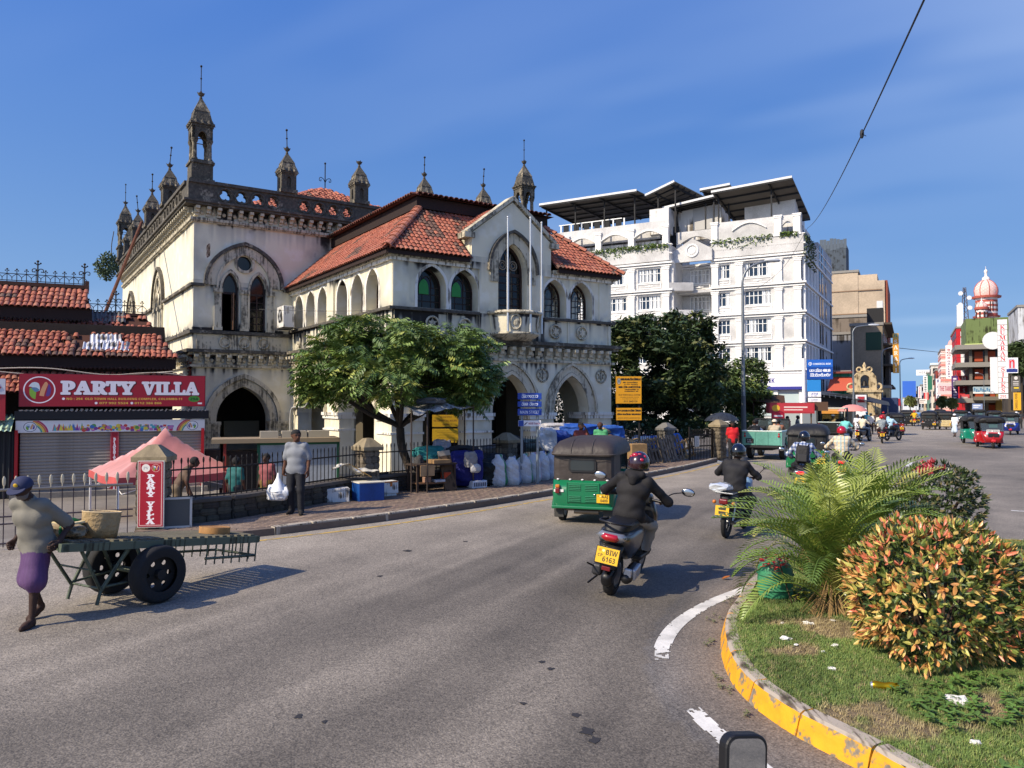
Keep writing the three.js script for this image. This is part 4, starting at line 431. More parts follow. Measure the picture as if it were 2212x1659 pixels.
function stonePillar(label,x,z,turn,h,w,y0=.13,cap=capM,tint){
const p=thing('stone_pillar',label,'pillar',[x,y0,z],turn,undefined),r=rng(Math.floor((x+50)*100));mb().box(w-.04,h,w-.04,0,h/2,0).mesh('core',mat('#5c5449',.95),p);
const rows=Math.round(h/.16),rh=h/rows;for(let j=0;j<rows;j++)for(let f=0;f<4;f++){let u=-w/2;while(u<w/2-.03){const sw=Math.min(.13+.16*r(),w/2-u);const m=put('stone',stoneGeo[Math.floor(r()*4)],tint||stoneM[Math.floor(r()*4)],p),a=f*Math.PI/2,cx=u+sw/2;m.scale.set(sw*.97,rh*.97,.09);m.position.set(Math.cos(a)*cx+Math.sin(a)*(w/2-.02),(j+.5)*rh,-Math.sin(a)*cx+Math.cos(a)*(w/2-.02));m.rotation.y=a;u+=sw;}}
const cw=w+.16,c=new THREE.LatheGeometry([[cw*.7,0],[cw*.707,.09],[cw*.66,.11],[.12,.3],[0,.31]].map((q)=>new THREE.Vector2(...q)),4).toNonIndexed();c.computeVertexNormals();mb().add(c,Mx(0,h,0,0,Math.PI/4,0)).mesh('cap',cap,p);return p;
}
const fdir=(i)=>Math.atan2(FENCE[i+1][0]-FENCE[i][0],-(FENCE[i+1][1]-FENCE[i][1]));
const PIL={a:[-6.62,-14.25],b:[-3.64,-19.4],c:[-.17,-23.5],d:[3.35,-28.3],e:[6.2,-31.0]};
const pillarA=stonePillar('stone pillar carrying the red vertical PARTY VILLA sign',...PIL.a,.12,1.32,.46,.02);
stonePillar('sunlit rough stone pillar between railings, beside the blue crate',...PIL.b,.75,1.1,.42);stonePillar('dark stone pillar in shade under the town hall middle arch',...PIL.c,.9,1.08,.46);stonePillar('stone pillar half hidden behind the man in green polo',...PIL.d,.8,1.2,.46);stonePillar('grey plastered pillar behind the wooden pallets',...PIL.e,.8,1.2,.46,.13,mat('#6f6d68',.9),mat('#77736b',.9,{map:rep(T.mottle,.5)}));stonePillar('rough brick gate pillar below the black umbrella',8.62,-32.1,.7,1.3,.44);
{const s=thing('vertical_sign','tall red PARTY VILLA board fixed on the roadside stone pillar','sign',[-6.52,.02,-13.92],.1);mb().box(.46,1.2,.04,0,.75,0).mesh('frame',mat('#c9c4bb',.5),s);face('panel',.43,1.17,panelMat(vertSign(160,440,true),.4),s,0,.75,.024);}
const ironM=mat('#262120',.55,{metalness:.3,map:rep(T.mottle,.4)}),spear=(h,head,w=.009)=>{const b=mb().box(w*1.6,h,w*1.6,0,h/2,0);b.add(new THREE.SphereGeometry(.022,6,4),Mx(0,h+head*.35,0,0,0,0,1,head/.045,.5));b.cyl(.012,.012,.03,0,h,0,5);return triUV(b.geo());};
const picketGeo=spear(.72,.13),picketLow=spear(1.0,.16);
function railing(label,x0,z0,x1,z1,y,wallH){
const L=Math.hypot(x1-x0,z1-z0),turn=Math.atan2(-(z1-z0),x1-x0),t=thing('metal_railing',label,'railing',[x0,y,z0],turn),n=Math.floor(L/.135);
mb().box(L,.03,.03,L/2,.6,0).mesh('rail',ironM,t);mb().box(L,.03,.03,L/2,.08,0).mesh('rail',ironM,t);for(let i=0;i<n;i++){const m=put('picket',picketGeo,ironM,t);m.position.set((i+.5)*L/n,0,0);m.rotation.z=(hash(i,Math.floor(x0*9))-.5)*.03;}
}
function dwarfWall(label,x0,z0,x1,z1,stones,h=.4){
const L=Math.hypot(x1-x0,z1-z0),turn=Math.atan2(-(z1-z0),x1-x0),t=thing('stone_wall',label,'wall',[x0,.12,z0],turn),r=rng(Math.floor(x0*77+999));mb().box(L,h+.8,.3,L/2,h/2-.4,0).mesh('core',mat('#4a443b',.95),t);mb().rbox(L,.08,.42,L/2,h+.03,0,.02).mesh('coping',mottled('#6d655a',.95,.8,.01),t);
if(stones)for(let j=0;j<3;j++){let u=0;while(u<L-.05){const w=Math.min(.16+.22*r(),L-u),m=put('stone',stoneGeo[Math.floor(r()*4)],mat(['#5b5347','#4c453c','#67604f','#564d44'][Math.floor(r()*4)],.95,{map:rep(T.mottle,.4),bumpMap:rep(T.coarse,.3),bumpScale:.012}),t);m.scale.set(w*.97,(h/3)*.98,.1);m.position.set(u+w/2,(j+.5)*h/3,.14);u+=w;}}
}
{
const P=[PIL.a,[-5.63,-15.25],[-4.6,-17.3],PIL.b,PIL.c,PIL.d,PIL.e],L=['black spiked railing on the dwarf wall beside the red pillar sign','black spiked railing behind the man with the white bag','black spiked railing behind the white foam boxes','black spiked railing between sunlit pillar and the tree trunk','dark railing behind the sacks and the street name sign','dark railing behind the wooden pallets'],W=['low dark stone wall between the red pillar sign and the standing man','low dark stone wall behind the man with the white bag','low stone wall behind the white foam boxes','low stone wall behind the street stall','low stone wall behind the white sacks','low stone wall behind the pallets'];
for(let i=0;i<6;i++){dwarfWall(W[i],...P[i],...P[i+1],i<4);railing(L[i],...P[i],...P[i+1],.55,.4);}
const a=gnd(-60,1193),b=gnd(286,1166),x0=a.x,z0=a.z,LL=Math.hypot(b.x-x0,b.z-z0),t=thing('metal_railing','grey steel railing with leaf spear heads behind the cart puller','railing',[x0,0,z0],Math.atan2(-(b.z-z0),b.x-x0)),n=Math.floor(LL/.155),sm3=mat('#8f877a',.4,{metalness:.7}),vm=mat('#453a40',.5,{metalness:.3});
mb().bar([0,.98,0],[LL,.98,0],.024,8).mesh('rail',sm3,t);for(const y of[.1,.42,.54])mb().bar([0,y,0],[LL,y,0],.014,6).mesh('rail',vm,t);
const bar2=triUV(mb().bar([0,.04,0],[0,.98,0],.009,6).geo()),head=triUV(mb().add(new THREE.SphereGeometry(.034,8,6),Mx(0,1.12,0,0,0,0,.8,2.6,.25)).bar([0,.98,0],[0,1.06,0],.008,5).geo());for(let i=0;i<n;i++){const x=(i+.5)*LL/n,m=put('bar',bar2,vm,t),h=put('spear_head',head,mat('#c3b9a2',.5,{metalness:.5}),t);m.position.x=h.position.x=x;}
}
{
const p=gnd(380,1141,.125),t=thing('framed_board','dark board in a pale frame leaning on the stone wall','board',p,.35);const g=grp('panel_frame',t);g.rotation.x=-.12;mb().box(.52,.04,.03,0,.02,0).box(.52,.04,.03,0,.54,0).box(.04,.56,.03,-.25,.28,0).box(.04,.56,.03,.25,.28,0).mesh('frame',mat('#b9b7b0',.5),g);mb().box(.48,.5,.012,0,.28,-.005).mesh('panel',mat('#4b4c49',.6),g);
}
{
const a=gnd(1478,996),t=thing('metal_gate','dark barred gate with a paper notice beside the brick pillar','gate',[7.15,.02,-31.0],Math.atan2(1.05,1.3));mb().box(1.55,.05,.04,.75,.08,0).box(1.55,.05,.04,.75,1.1,0).box(1.55,.05,.04,.75,.65,0).box(.06,1.45,.05,0,.72,0).box(.06,1.35,.05,1.5,.68,0).mesh('frame',ironM,t);const g=triUV(mb().box(.025,1.3,.025,0,.7,0).geo());for(let i=1;i<15;i++){const m=put('bar',g,ironM,t);m.position.x=i*.1;}face('notice',.3,.42,panelMat(canvasTex(64,96,(c)=>{c.fillStyle='#b9bab6';c.fillRect(0,0,64,96);c.fillStyle='#6d6d6d';for(let i=0;i<9;i++)c.fillRect(10,12+i*9,26+(i*7)%20,3);})),t,.42,.85,.05);
}
// -- white hotel, about 88 m away: front x --32..0, z 0; side runs back from the corner
const hotel=thing('hotel_building','tall white neoclassical hotel with pilasters, arched roof terrace and metal canopies','building',[33.4,0,-88],-29.1*D2R);
{
const W=mat('#e6e5e3',.75,{map:rep(T.mottle,6)}),W2=mat('#dedcd8',.8,{map:rep(T.dirty,9)}),trim=mat('#eeedea',.7),S=3.36,base=6.45,fl=(k)=>base+k*S,gl=mat('#2a3a4d',.1,{metalness:.2}),curtain=mat('#dfe4ea',.8),fr=mat('#eef0f0',.5),dk=mat('#1b1e22',.8);
const front=(x0,x1,z,wins)=>{const holes=[];for(let k=0;k<4;k++)for(const[c,hw]of wins)holes.push(rect(c-hw,fl(k)+.95,c+hw,fl(k)+2.65));mb().ext(shapeOf(rect(x0,0,x1,20.0),holes),.5,FR(z-.5)).mesh('wall',W,hotel);};
const window2=(c,hw,y,F,ry=0)=>{const g=grp('window',hotel),f=mb(),n=Math.max(2,Math.round(hw*2/.5));f.ext(shapeOf(rect(c-hw,y+.95,c+hw,y+2.65),[rect(c-hw+.08,y+1.03,c+hw-.08,y+2.57)]),.12,F(-.32));for(let i=1;i<n;i++)f.ext(shapeOf(rect(c-hw+2*hw*i/n-.04,y+1,c-hw+2*hw*i/n+.04,y+2.6)),.1,F(-.3));f.ext(shapeOf(rect(c-hw,y+2.0,c+hw,y+2.07)),.1,F(-.3));f.mesh('frame',fr,g);const cb=mb();for(let i=0;i<n;i++){mb().ext(shapeOf(rect(c-hw+2*hw*i/n+.04,y+1,c-hw+2*hw*(i+1)/n-.04,y+2.6)),.02,F(-.3)).mesh('pane',gl,g);if(hash(i,Math.floor(c*10),Math.floor(y))>.35)cb.ext(shapeOf(rect(c-hw+2*hw*i/n+.08,y+1.02,c-hw+2*hw*(i+.35+.5*hash(i,Math.floor(y*3),4))/n,y+2.6)),.02,F(-.27));}for(const q of cb.g)put('curtain',triUV(q),curtain,g);
mb().ext(shapeOf(rect(c-hw-.1,y+.15,c+hw+.1,y+.78),[rect(c-hw,y+.22,c+hw,y+.71)]),.07,F(0)).mesh('panel_moulding',trim,hotel);mb().ext(shapeOf(ringPts(archPts(c,y+2.68,hw+.05,y+2.72,y+2.98,5),archPts(c,y+2.66,hw,y+2.7,y+2.9,5))),.06,F(0)).mesh('window_head',trim,hotel);mb().ext(shapeOf(rect(c-.5,y+.42,c+.5,y+.5)),.05,F(0)).ext(shapeOf(rect(c-.1,y+.36,c+.1,y+.56)),.08,F(0)).ext(shapeOf(ringPts(archPts(c,y+2.68,hw+.05,y+2.72,y+2.98,5),archPts(c,y+2.66,hw,y+2.7,y+2.9,5))),.06,F(0)).mesh('panel_moulding',trim,g);};
const R=[[-5.0,1.5],[-9.0,.75]],Lw=[[-17.8,1.45],[-22.3,1.45],[-26.8,1.45],[-31,1.2]];
front(-10.4,0,0,R);front(-33,-15.2,1.6,Lw);mb().box(5,20,.5,-12.8,10,-2.6).box(.5,20,4.2,-15.0,10,-.7).box(.5,20,2.8,-10.2,10,-1.4).mesh('wall',W,hotel);mb().box(32,20,22,-16.6,10,-14.5).mesh('core',W2,hotel);
for(let k=0;k<4;k++){for(const[c,hw]of R)window2(c,hw,fl(k),(d)=>FR(d));for(const[c,hw]of Lw)window2(c,hw,fl(k),(d)=>FR(1.6+d));window2(-12.5,1.25,fl(k),(d)=>FR(-2.1+d));const g=grp('balcony',hotel);mb().box(3.0,1.0,1.5,-14.2,fl(k)+.2,.6,.5).box(4.8,.3,2.6,-12.6,fl(k)-.35,-1.4).mesh('parapet',W,g);}
const cor=(y,h,o)=>mb().box(10.6+o,h,o+.2,-5.2+o/2,y,o/2-.1).box(18+o,h,o+.2,-24.1+o/2,y,1.6+o/2-.1).box(o+.2,h,26,o/2-.1,y,-13+o/2).box(5,h,.4,-12.7,y,-2.3).mesh('cornice',trim,hotel);for(let k=0;k<5;k++){cor(fl(k)-.12,.2,.38);cor(fl(k)-.42,.16,.2);}cor(20.9,.16,.3);cor(22.0,.12,.3);
mb().box(10.6,1.9,.4,-5.1,20.95,.1).box(18,1.9,.4,-24.1,20.95,1.75).box(.4,1.9,12,.1,20.95,-6).box(.4,1.9,3,-15.2,20.95,.3).mesh('planter_wall',W,hotel);{const b=mb();b.ext(shapeOf([[-15,19.8],[-10.2,19.8],[-10.2,21.2],[-12.6,22.6],[-15,21.2]],[]),.5,FR(.2));b.mesh('pediment',W,hotel);mb().tor(.72,.12,-12.6,21.1,.72).sph(.5,-12.6,21.1,.7,1,1,.3).mesh('crest',trim,hotel);}
const pil=(x,z,y0,y1)=>mb().box(.75,y1-y0-.3,.3,x,(y0+y1)/2-.1,z+.1).box(1.0,.14,.42,x,y1-.2,z+.12).box(.9,.14,.38,x,y1-.4,z+.12).box(.9,.2,.38,x,y0+.1,z+.12).mesh('pilaster',trim,hotel);
for(let k=0;k<4;k++)for(const[x,z]of[[-.5,0],[-2.6,0],[-7.1,0],[-10.0,0],[-15.6,1.6],[-20.05,1.6],[-24.5,1.6],[-29,1.6]])pil(x,z,fl(k),fl(k)+S-.5);
const arc=(x0,x1,z,y0,y1,holes)=>mb().ext(shapeOf(rect(x0,y0,x1,y1),holes),.45,FR(z-.3)).mesh('arcade_wall',W,hotel);
const seg2=(c,hw,y0,y1,y2)=>{const p=[[c-hw,y0],[c-hw,y1]];for(let i=1;i<8;i++)p.push([c-hw+2*hw*i/8,y1+(y2-y1)*Math.sin(Math.PI*i/8)]);p.push([c+hw,y1],[c+hw,y0]);return p;};
arc(-33,-15.2,1.6,21.9,25.0,[-17.8,-22.3,-26.8,-31.2].map((c)=>seg2(c,1.85,21.91,23.1,23.9)));arc(-10.4,0,0,21.9,24.3,[seg2(-1.55,.6,21.91,23.1,23.6)]);for(const[x,z]of[[-15.6,1.7],[-20.05,1.7],[-24.5,1.7],[-29,1.7],[-10,.1],[-2.6,.1],[-.5,.1]])pil(x,z,21.9,24.5);for(const[c,z]of[[-17.8,1.8],[-22.3,1.8],[-26.8,1.8],[-5.9,.18]]){const o=seg2(c,2.0,23.1,23.15,24.1),i2=seg2(c,1.85,23.1,23.15,23.88);mb().ext(shapeOf(ringPts(o,i2)),.15,FR(z)).mesh('arch_moulding',trim,hotel);}arc(-15.2,-10.2,-1.5,21.9,24.0,[seg2(-12.7,1.9,21.91,22.6,23.3)]);
mb().box(16,2.3,10,-24,21.8,-5).mesh('terrace_floor',W2,hotel);mb().box(12,1.2,.3,-23,23.9,-.4).mesh('terrace_parapet',W,hotel);mb().box(9,2.2,8,-4.9,22.6,-5.4).mesh('terrace_block',W2,hotel);mb().box(18,3,.2,-24,23.4,-1.9).mesh('terrace_wall',dk,hotel);
mb().box(6,4.4,7,-4.2,25.8,-7).mesh('roof_block',W,hotel);mb().box(5.5,4.6,5,-12.8,25.6,-6).mesh('roof_block',W2,hotel);mb().box(3.2,3,.1,-12,26,-3.4).mesh('louvre_wall',mat('#b9b8b5',.7),hotel);mb().box(2.5,3.2,6,-17,25.4,-3).mesh('roof_block',W2,hotel);
{const r=grp('terrace_glazing',hotel);for(let i=0;i<6;i++)mb().box(.8,1.5,.08,-30+i*1.5,25.6,-.2).mesh('pane',dk,r);mb().box(9,.12,.2,-26.5,26.4,-.15).mesh('frame',fr,r);for(let i=0;i<7;i++)mb().box(.18,1.6,.15,-30.7+i*1.5,25.6,-.15).mesh('frame',fr,r);}
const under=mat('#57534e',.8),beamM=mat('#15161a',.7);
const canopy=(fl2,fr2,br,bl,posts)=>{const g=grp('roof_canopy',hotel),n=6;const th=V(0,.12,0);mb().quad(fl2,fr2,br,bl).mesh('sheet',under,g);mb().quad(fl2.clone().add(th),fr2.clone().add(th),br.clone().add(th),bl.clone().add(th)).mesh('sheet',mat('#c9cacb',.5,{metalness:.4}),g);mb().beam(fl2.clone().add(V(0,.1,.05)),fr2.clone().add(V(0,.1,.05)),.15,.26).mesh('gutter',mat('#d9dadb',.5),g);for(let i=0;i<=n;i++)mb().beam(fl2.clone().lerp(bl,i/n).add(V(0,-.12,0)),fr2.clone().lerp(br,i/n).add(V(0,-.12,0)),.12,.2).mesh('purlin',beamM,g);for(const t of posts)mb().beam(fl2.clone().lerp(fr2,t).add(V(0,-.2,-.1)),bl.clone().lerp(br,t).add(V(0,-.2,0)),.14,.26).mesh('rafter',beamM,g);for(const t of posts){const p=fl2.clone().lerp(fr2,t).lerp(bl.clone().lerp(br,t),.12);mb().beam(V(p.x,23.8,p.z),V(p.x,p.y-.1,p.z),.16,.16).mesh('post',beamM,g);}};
canopy(V(-33,29.0,1.8),V(-19.3,29.1,1.8),V(-16.8,28.2,-7.5),V(-31,27.8,-7.5),[.02,.33,.63,.93]);canopy(V(-18.9,28.8,0),V(-15,30.1,0),V(-12.2,28.8,-5),V(-17.5,28.0,-5),[.35,.9]);canopy(V(-12.2,29.0,-1.5),V(-8.5,29.2,-1.5),V(-8,27.8,-7),V(-11,27.6,-7),[.1,.9]);canopy(V(-10.2,27.9,.8),V(-.9,28.4,.8),V(-.2,25.5,-8.2),V(-9,25.2,-8.2),[.05,.72]);canopy(V(-17,27.3,-1.5),V(-9,28.2,-1.5),V(-9,27.6,-5),V(-16.5,27.1,-5),[.2,.8]);
const sw=mat('#cfd0d4',.8,{map:rep(T.mottle,5)});mb().ext(shapeOf(rect(0,0,12,20)),.4,RT(-.4)).mesh('wall',W,hotel);mb().ext(shapeOf(rect(12,0,26,23.2)),.6,RT(-.4)).mesh('side_wall',sw,hotel);for(let k=0;k<6;k++)for(const u of[1.8,4.4,7.0,9.6])mb().ext(shapeOf(rect(u-.8,fl(k-1)+.8,u+.8,fl(k-1)+2.7)),.06,RT(.0)).mesh('window',gl,hotel);for(let k=0;k<5;k++)for(const u of[.5,3.1,5.7,8.3,11])mb().ext(shapeOf(rect(u-.3,fl(k-1),u+.3,fl(k-1)+2.9)),.28,RT(.0)).mesh('pilaster',trim,hotel);for(let k=0;k<6;k++)for(const u of[13.2,15.6])mb().ext(shapeOf(rect(u-.55,fl(k-1)+.4,u+.55,fl(k-1)+3.0)),.06,RT(.2)).mesh('window',gl,hotel);for(let k=0;k<6;k++)mb().ext(shapeOf([[19,fl(k-1)+.2],[19.5,fl(k-1)+1.3],[19,fl(k-1)+2.4],[18.5,fl(k-1)+1.3]]),.06,RT(.2)).mesh('window',gl,hotel);mb().ext(shapeOf(rect(24,3,24.8,17)),.06,RT(.2)).mesh('window',dk,hotel);
mb().box(10.8,1.5,.5,-5.2,5.1,.3).mesh('fascia',mat('#efeef0',.5),hotel);mb().box(10.8,.34,.6,-5.2,4.2,.35).mesh('fascia_stripe',mat('#2c2f8c',.5),hotel);face('lettering',9.6,1.2,panelMat(canvasTex(512,64,(c,w,h)=>{c.fillStyle='#efeef0';c.fillRect(0,0,w,h);c.fillStyle='#2c2a80';textFit(c,'COMMERCIAL BANK',30,50,330,'bold $px sans-serif',46);}),.5),hotel,-5.0,5.1,.56);
for(const x of[-7.6,-4.4,-1.6]){mb().box(2.2,2.6,.1,x,2.3,.06).mesh('shop_window',mat('#b9c9c9',.2),hotel);mb().box(.5,3.9,.3,x+1.4,2,.15).mesh('pilaster',trim,hotel);}
const lg=new THREE.PlaneGeometry(.34,.12),ms=[],cs=[],r=rng(44),dr=(x,y,z,n,sx,drop)=>{for(let i=0;i<n;i++){const d=Math.pow(r(),2)*drop;ms.push(Mx(x+(r()-.5)*sx,y+.45*r()-d,z+.1+.35*r()*(d<.3?1:.4),r()*3,r()*6,r()*3));const k=.7+.6*r();cs.push([.13*k,.2*k,.035*k]);}};
for(let x=-32;x<-15.3;x+=.5)dr(x,21.75,1.75,34,.6,.5+1.0*r()*r());for(let x=-10;x<-3;x+=.5)dr(x,21.8,.1,22,.6,.4+r()*1.0);for(let x=-2.2;x<-.6;x+=.4)dr(x,21.9,.1,30,.4,.4);for(let z=0;z>-8;z-=.5)for(let i=0;i<20;i++){ms.push(Mx(.3+.3*r(),21.9-Math.pow(r(),1.5)*3.5,z+r(),r()*3,r()*6,r()*3));cs.push([.06,.09,.03]);}stuff(inst('creeper',lg,mat('#ffffff',.9),ms,hotel,cs));
}
// -- main street running away to the right
const ST=-27.4*D2R,PX=[.888,.46];
function onStreet(px0,px1,z){const p=dep(px0,872,z),r=(px1-1106)/1659,w=(r*z-p.x)/(PX[0]+PX[1]*r);return{x:p.x,z:-z,w};}
const hAt=(py,z)=>CAM_H+(872-py)*z/1659;
const winM=mat('#1c232b',.25,{metalness:.2});
function block(name,label,px0,px1,pyTop,z,len,color,o={}){
const f=onStreet(px0,px1,z),h=hAt(pyTop,z),t=thing(name,label,'building',[f.x,0,f.z],ST,o.group),w=f.w,m=o.mat||mat(color,.85,{map:rep(T.dirty,7+z*.03)});
mb().box(w,h,len,w/2,h/2,-len/2).mesh('wall',m,t);mb().box(w+.3,.4,len+.3,w/2,h+.1,-len/2).mesh('roof',o.roof||mat('#8d8a84',.9),t);
const fl=o.floors||Math.max(1,Math.round(h/3.4)),fh=h/fl,side=o.side===undefined?(px0>1960?-1:1):o.side;
for(let k=0;k<fl;k++){const y=k*fh;if(o.front!==0){const n=o.front||Math.max(1,Math.round(w/2.6));for(let i=0;i<n;i++)if(k||!o.shop)mb().box(w/n*.55,fh*.45,.12,(i+.5)*w/n,y+fh*.55,.02).mesh('window',winM,t);}
if(side&&o.sideWin!==0){const n=o.sideWin||Math.max(2,Math.round(len/3));for(let i=0;i<n;i++)mb().box(.12,fh*.45,len/n*.5,side<0?-.02:w+.02,y+fh*.55,-(i+.5)*len/n).mesh('window',winM,t);}
if(k&&o.slab)mb().box(w+.9,.25,len+.9,w/2,y,-len/2+.1).mesh('floor_slab',mat('#8b8a86',.9),t);}
t.userData.w=undefined;delete t.userData.w;t.W=w;t.H=h;return t;
}
const boardTex=(w,h,bg,draw)=>canvasTex(w,h,(c)=>{c.fillStyle=bg;c.fillRect(0,0,w,h);draw(c,w,h);});
function vertical(c,w,h,s,col,size=.7,font='bold $px serif',boxes){const L=[...s],st=h/L.length;c.textAlign='center';L.forEach((k,i)=>{if(boxes){c.fillStyle=boxes;c.fillRect(1,i*st+st*.04,w-2,st*.92);}c.fillStyle=col;c.font=font.replace('$',Math.min(w,st)*size*1.2);if(k!==' ')c.fillText(k,w/2,i*st+st*.5+Math.min(w,st)*size*.43);});}
function signBoard(label,px0,px1,py0,py1,z,m,o={}){
const f=onStreet(px0,px1,z),y0=hAt(py1,z),y1=hAt(py0,z),t=thing(o.name||'shop_sign',label,o.cat||'sign',[f.x,y0,f.z],ST+(o.turn||0),o.group);mb().box(f.w,y1-y0,.25,f.w/2,(y1-y0)/2,0).mesh('board',o.body||mat('#d8d8d6',.6),t);face('panel',f.w,y1-y0,m,t,f.w/2,(y1-y0)/2,.135);if(o.post)mb().box(.18,y0,.18,f.w*o.post,-y0/2,-.05).mesh('post',steel,t);return t;
}
{
const tan=mat('#d6c2a8',.85,{map:rep(T.mottle,12)}),t=block('office_building','plain tan windowless building with a stepped top behind the bell gable',1790,1856,590,135,24,'',{mat:tan,front:0,sideWin:0});const wp=(px)=>{const r=(px-1106)/1659;return(r*135-t.position.x)/(PX[0]+PX[1]*r);};for(const[a,b,y]of[[1855,1898,598],[1898,1914,612]])mb().box(wp(b)-wp(a),hAt(y,135),22,(wp(a)+wp(b))/2,hAt(y,135)/2,-11.1).mesh('wall',tan,t);mb().box(wp(1920)-wp(1914),hAt(612,135),20,(wp(1914)+wp(1920))/2,hAt(612,135)/2,-10.4).mesh('end_wall',mat('#8a4a38',.9),t);for(const y of[12,18,22])mb().box(wp(1912)-.6,.15,.1,wp(1912)/2,y,.06).mesh('seam',mat('#8f755d',.9),t);
const dk=mat('#a3937c',.92,{map:rep(T.mottle,9)}),g=block('concrete_building','stained grey brown concrete building with a green board below the roof',1839,1908,703,112,30,'',{mat:dk,front:0,sideWin:7});face('green_board',g.W*.48,2.6,mat('#20402f',.7),g,g.W*.72,g.H-2.4,.08);mb().box(2.2,2.6,2.2,3.2,g.H+1.3,-3).mesh('water_tank',mat('#1a1a1c',.7),g);mb().box(.8,5,3,g.W-.4,g.H+1.2,-4).mesh('rooftop_sign',mat('#dcdcdc',.5),g);for(let k=1;k<5;k++)mb().box(1.2,.3,26,g.W+.6,k*3+2,-14).mesh('balcony_slab',mat('#4d443b',.9),g);mb().box(.5,9,10,g.W+.5,5.5,-7).mesh('scaffold_screen',mat('#3a332d',.9),g);
block('shed_building','low grey flat building left of the stained concrete building',1797,1839,722,118,10,'#8d9096',{front:0,sideWin:0});const u=block('shed_building','ruined grey parapet with rubble on top, under the tan building',1797,1880,686,124,12,'#776c60',{front:0,sideWin:0});
const te=block('small_house','turquoise upper wall beside an orange tin roof',1797,1836,806,92,8,'#2f9d86',{front:2,sideWin:0});mb().quad(V(-.3,3.9,2.4),V(2.6,3.9,2.4),V(2.2,5.6,.1),V(-.1,5.6,.1)).mesh('awning',mat('#b5533c',.7),te);mb().box(te.W+.8,.2,9,te.W/2,te.H+.3,-3.6,0,.06).mesh('roof',mat('#7a3c33',.8),te);
block('shop_house','cream wall building behind the bell gable',1820,1922,838,104,8,'#b9a37c',{front:3,sideWin:0});
const d=onStreet(1758,1868,80),s=thing('market_shed','long dark market shed with a sloping lean-to roof','shed',[d.x,0,d.z],ST),sh=3.4;mb().box(d.w,sh,6,d.w/2,sh/2,-3.2).mesh('wall',mat('#151a22',.8),s);mb().quad(V(-.2,3.9,-5),V(d.w+.6,2.9,-5),V(d.w+1.6,2.5,1),V(-.2,3.5,1)).mesh('roof',mat('#2b3038',.7),s);const n=9;for(let i=0;i<=n;i++)mb().box(.08,.3,.08,d.w*i/n,3.35-i*.06,.8).mesh('strut',steel,s);face('poster',1.0,2.2,panelMat(boardTex(48,96,'#d9d9dc',(c)=>{c.fillStyle='#a02032';c.fillRect(8,8,32,26);c.beginPath();c.arc(24,60,14,0,7);c.stroke();})),s,d.w*.93,2.2,.1);
const aw=onStreet(1866,1918,84),a2=thing('market_awning','dark tarpaulin awning on poles over the market crowd','awning',[aw.x,0,aw.z],ST);mb().quad(V(0,3.3,-3),V(aw.w,2.6,-3),V(aw.w*1.1,2.2,1.5),V(-.3,2.7,1.5)).mesh('canopy',mat('#30343a',.8),a2);for(const x of[0,.5,1])mb().bar([aw.w*x,0,1],[aw.w*x,2.5,1],.05).mesh('pole',steel,a2);
const b0=dep(1868,872,88),bt=thing('belfry','cream masonry bell gable with scrolls and a bronze bell','belfry',[b0.x,0,b0.z],ST+.25),bm=mat('#c9b48c',.85,{map:rep(T.dirty,2)}),H=(py)=>hAt(py,88);mb().box(3.2,H(845),1.2,0,H(845)/2,0).box(3.6,.25,1.5,0,H(845),0).mesh('base',bm,bt);const y0=H(845)+.1,yt=H(805);mb().ext(shapeOf([[-1.25,y0],[1.25,y0],[1.2,yt-.5],[.8,yt],[0,yt+.15],[-.8,yt],[-1.2,yt-.5]],[archPts(0,y0+.25,.5,yt-.75,yt-.25,5)]),.7,Mx(0,0,-.35)).mesh('arch',bm,bt);for(const k of[-1,1])mb().tor(.35,.14,k*1.45,y0+.4,0).tor(.25,.1,k*.55,yt+.35,0).mesh('scroll',bm,bt);mb().lathe([[.32,0],[.3,.15],[.14,.4],[.22,.6],[.03,1.0],[0,1.05]],0,yt+.2,0,10).mesh('finial',bm,bt);mb().lathe([[.36,0],[.28,.12],[.2,.5],[.05,.62],[0,.63]],0,y0+.5,0,12).mesh('bell',mat('#2b2620',.5,{metalness:.5}),bt);
const c=onStreet(1778,1829,420),ct=thing('tower_block','unfinished grey high-rise with open floors far behind the hotel','building',[c.x,0,c.z],ST),ch=hAt(527,420);mb().box(c.w*.5,ch-8,14,c.w*.3,(ch-8)/2,-10).mesh('core',mat('#6e7781',.9),ct);for(let k=0;k<26;k++)mb().box(c.w,.5,20,c.w/2,ch-18-k*3.4,-10).mesh('floor_slab',mat('#a3a9b0',.9),ct);for(let i=0;i<6;i++)mb().box(.7,ch-18,.7,i*c.w/5,(ch-18)/2,0).mesh('column',mat('#8f969e',.9),ct);mb().box(c.w+1,17,21,c.w/2,ch-9,-10).mesh('screen',mat('#4a545f',.9,{map:rep(T.dirty,10)}),ct);for(let i=0;i<8;i++)mb().box(1.6,4+4*hash(i,2),.4,i*c.w/7,ch-.5,.4).mesh('screen_panel',mat('#56616d',.9),ct);
const bb=block('warehouse','white building with a bright blue upper storey at the end of the street',1950,1984,860,300,40,'#c6cdd6',{front:3,sideWin:5});mb().box(bb.W*.85,7,30,bb.W*.42,hAt(848,300)+1,-16).mesh('upper_storey',mat('#2a62c4',.6),bb);
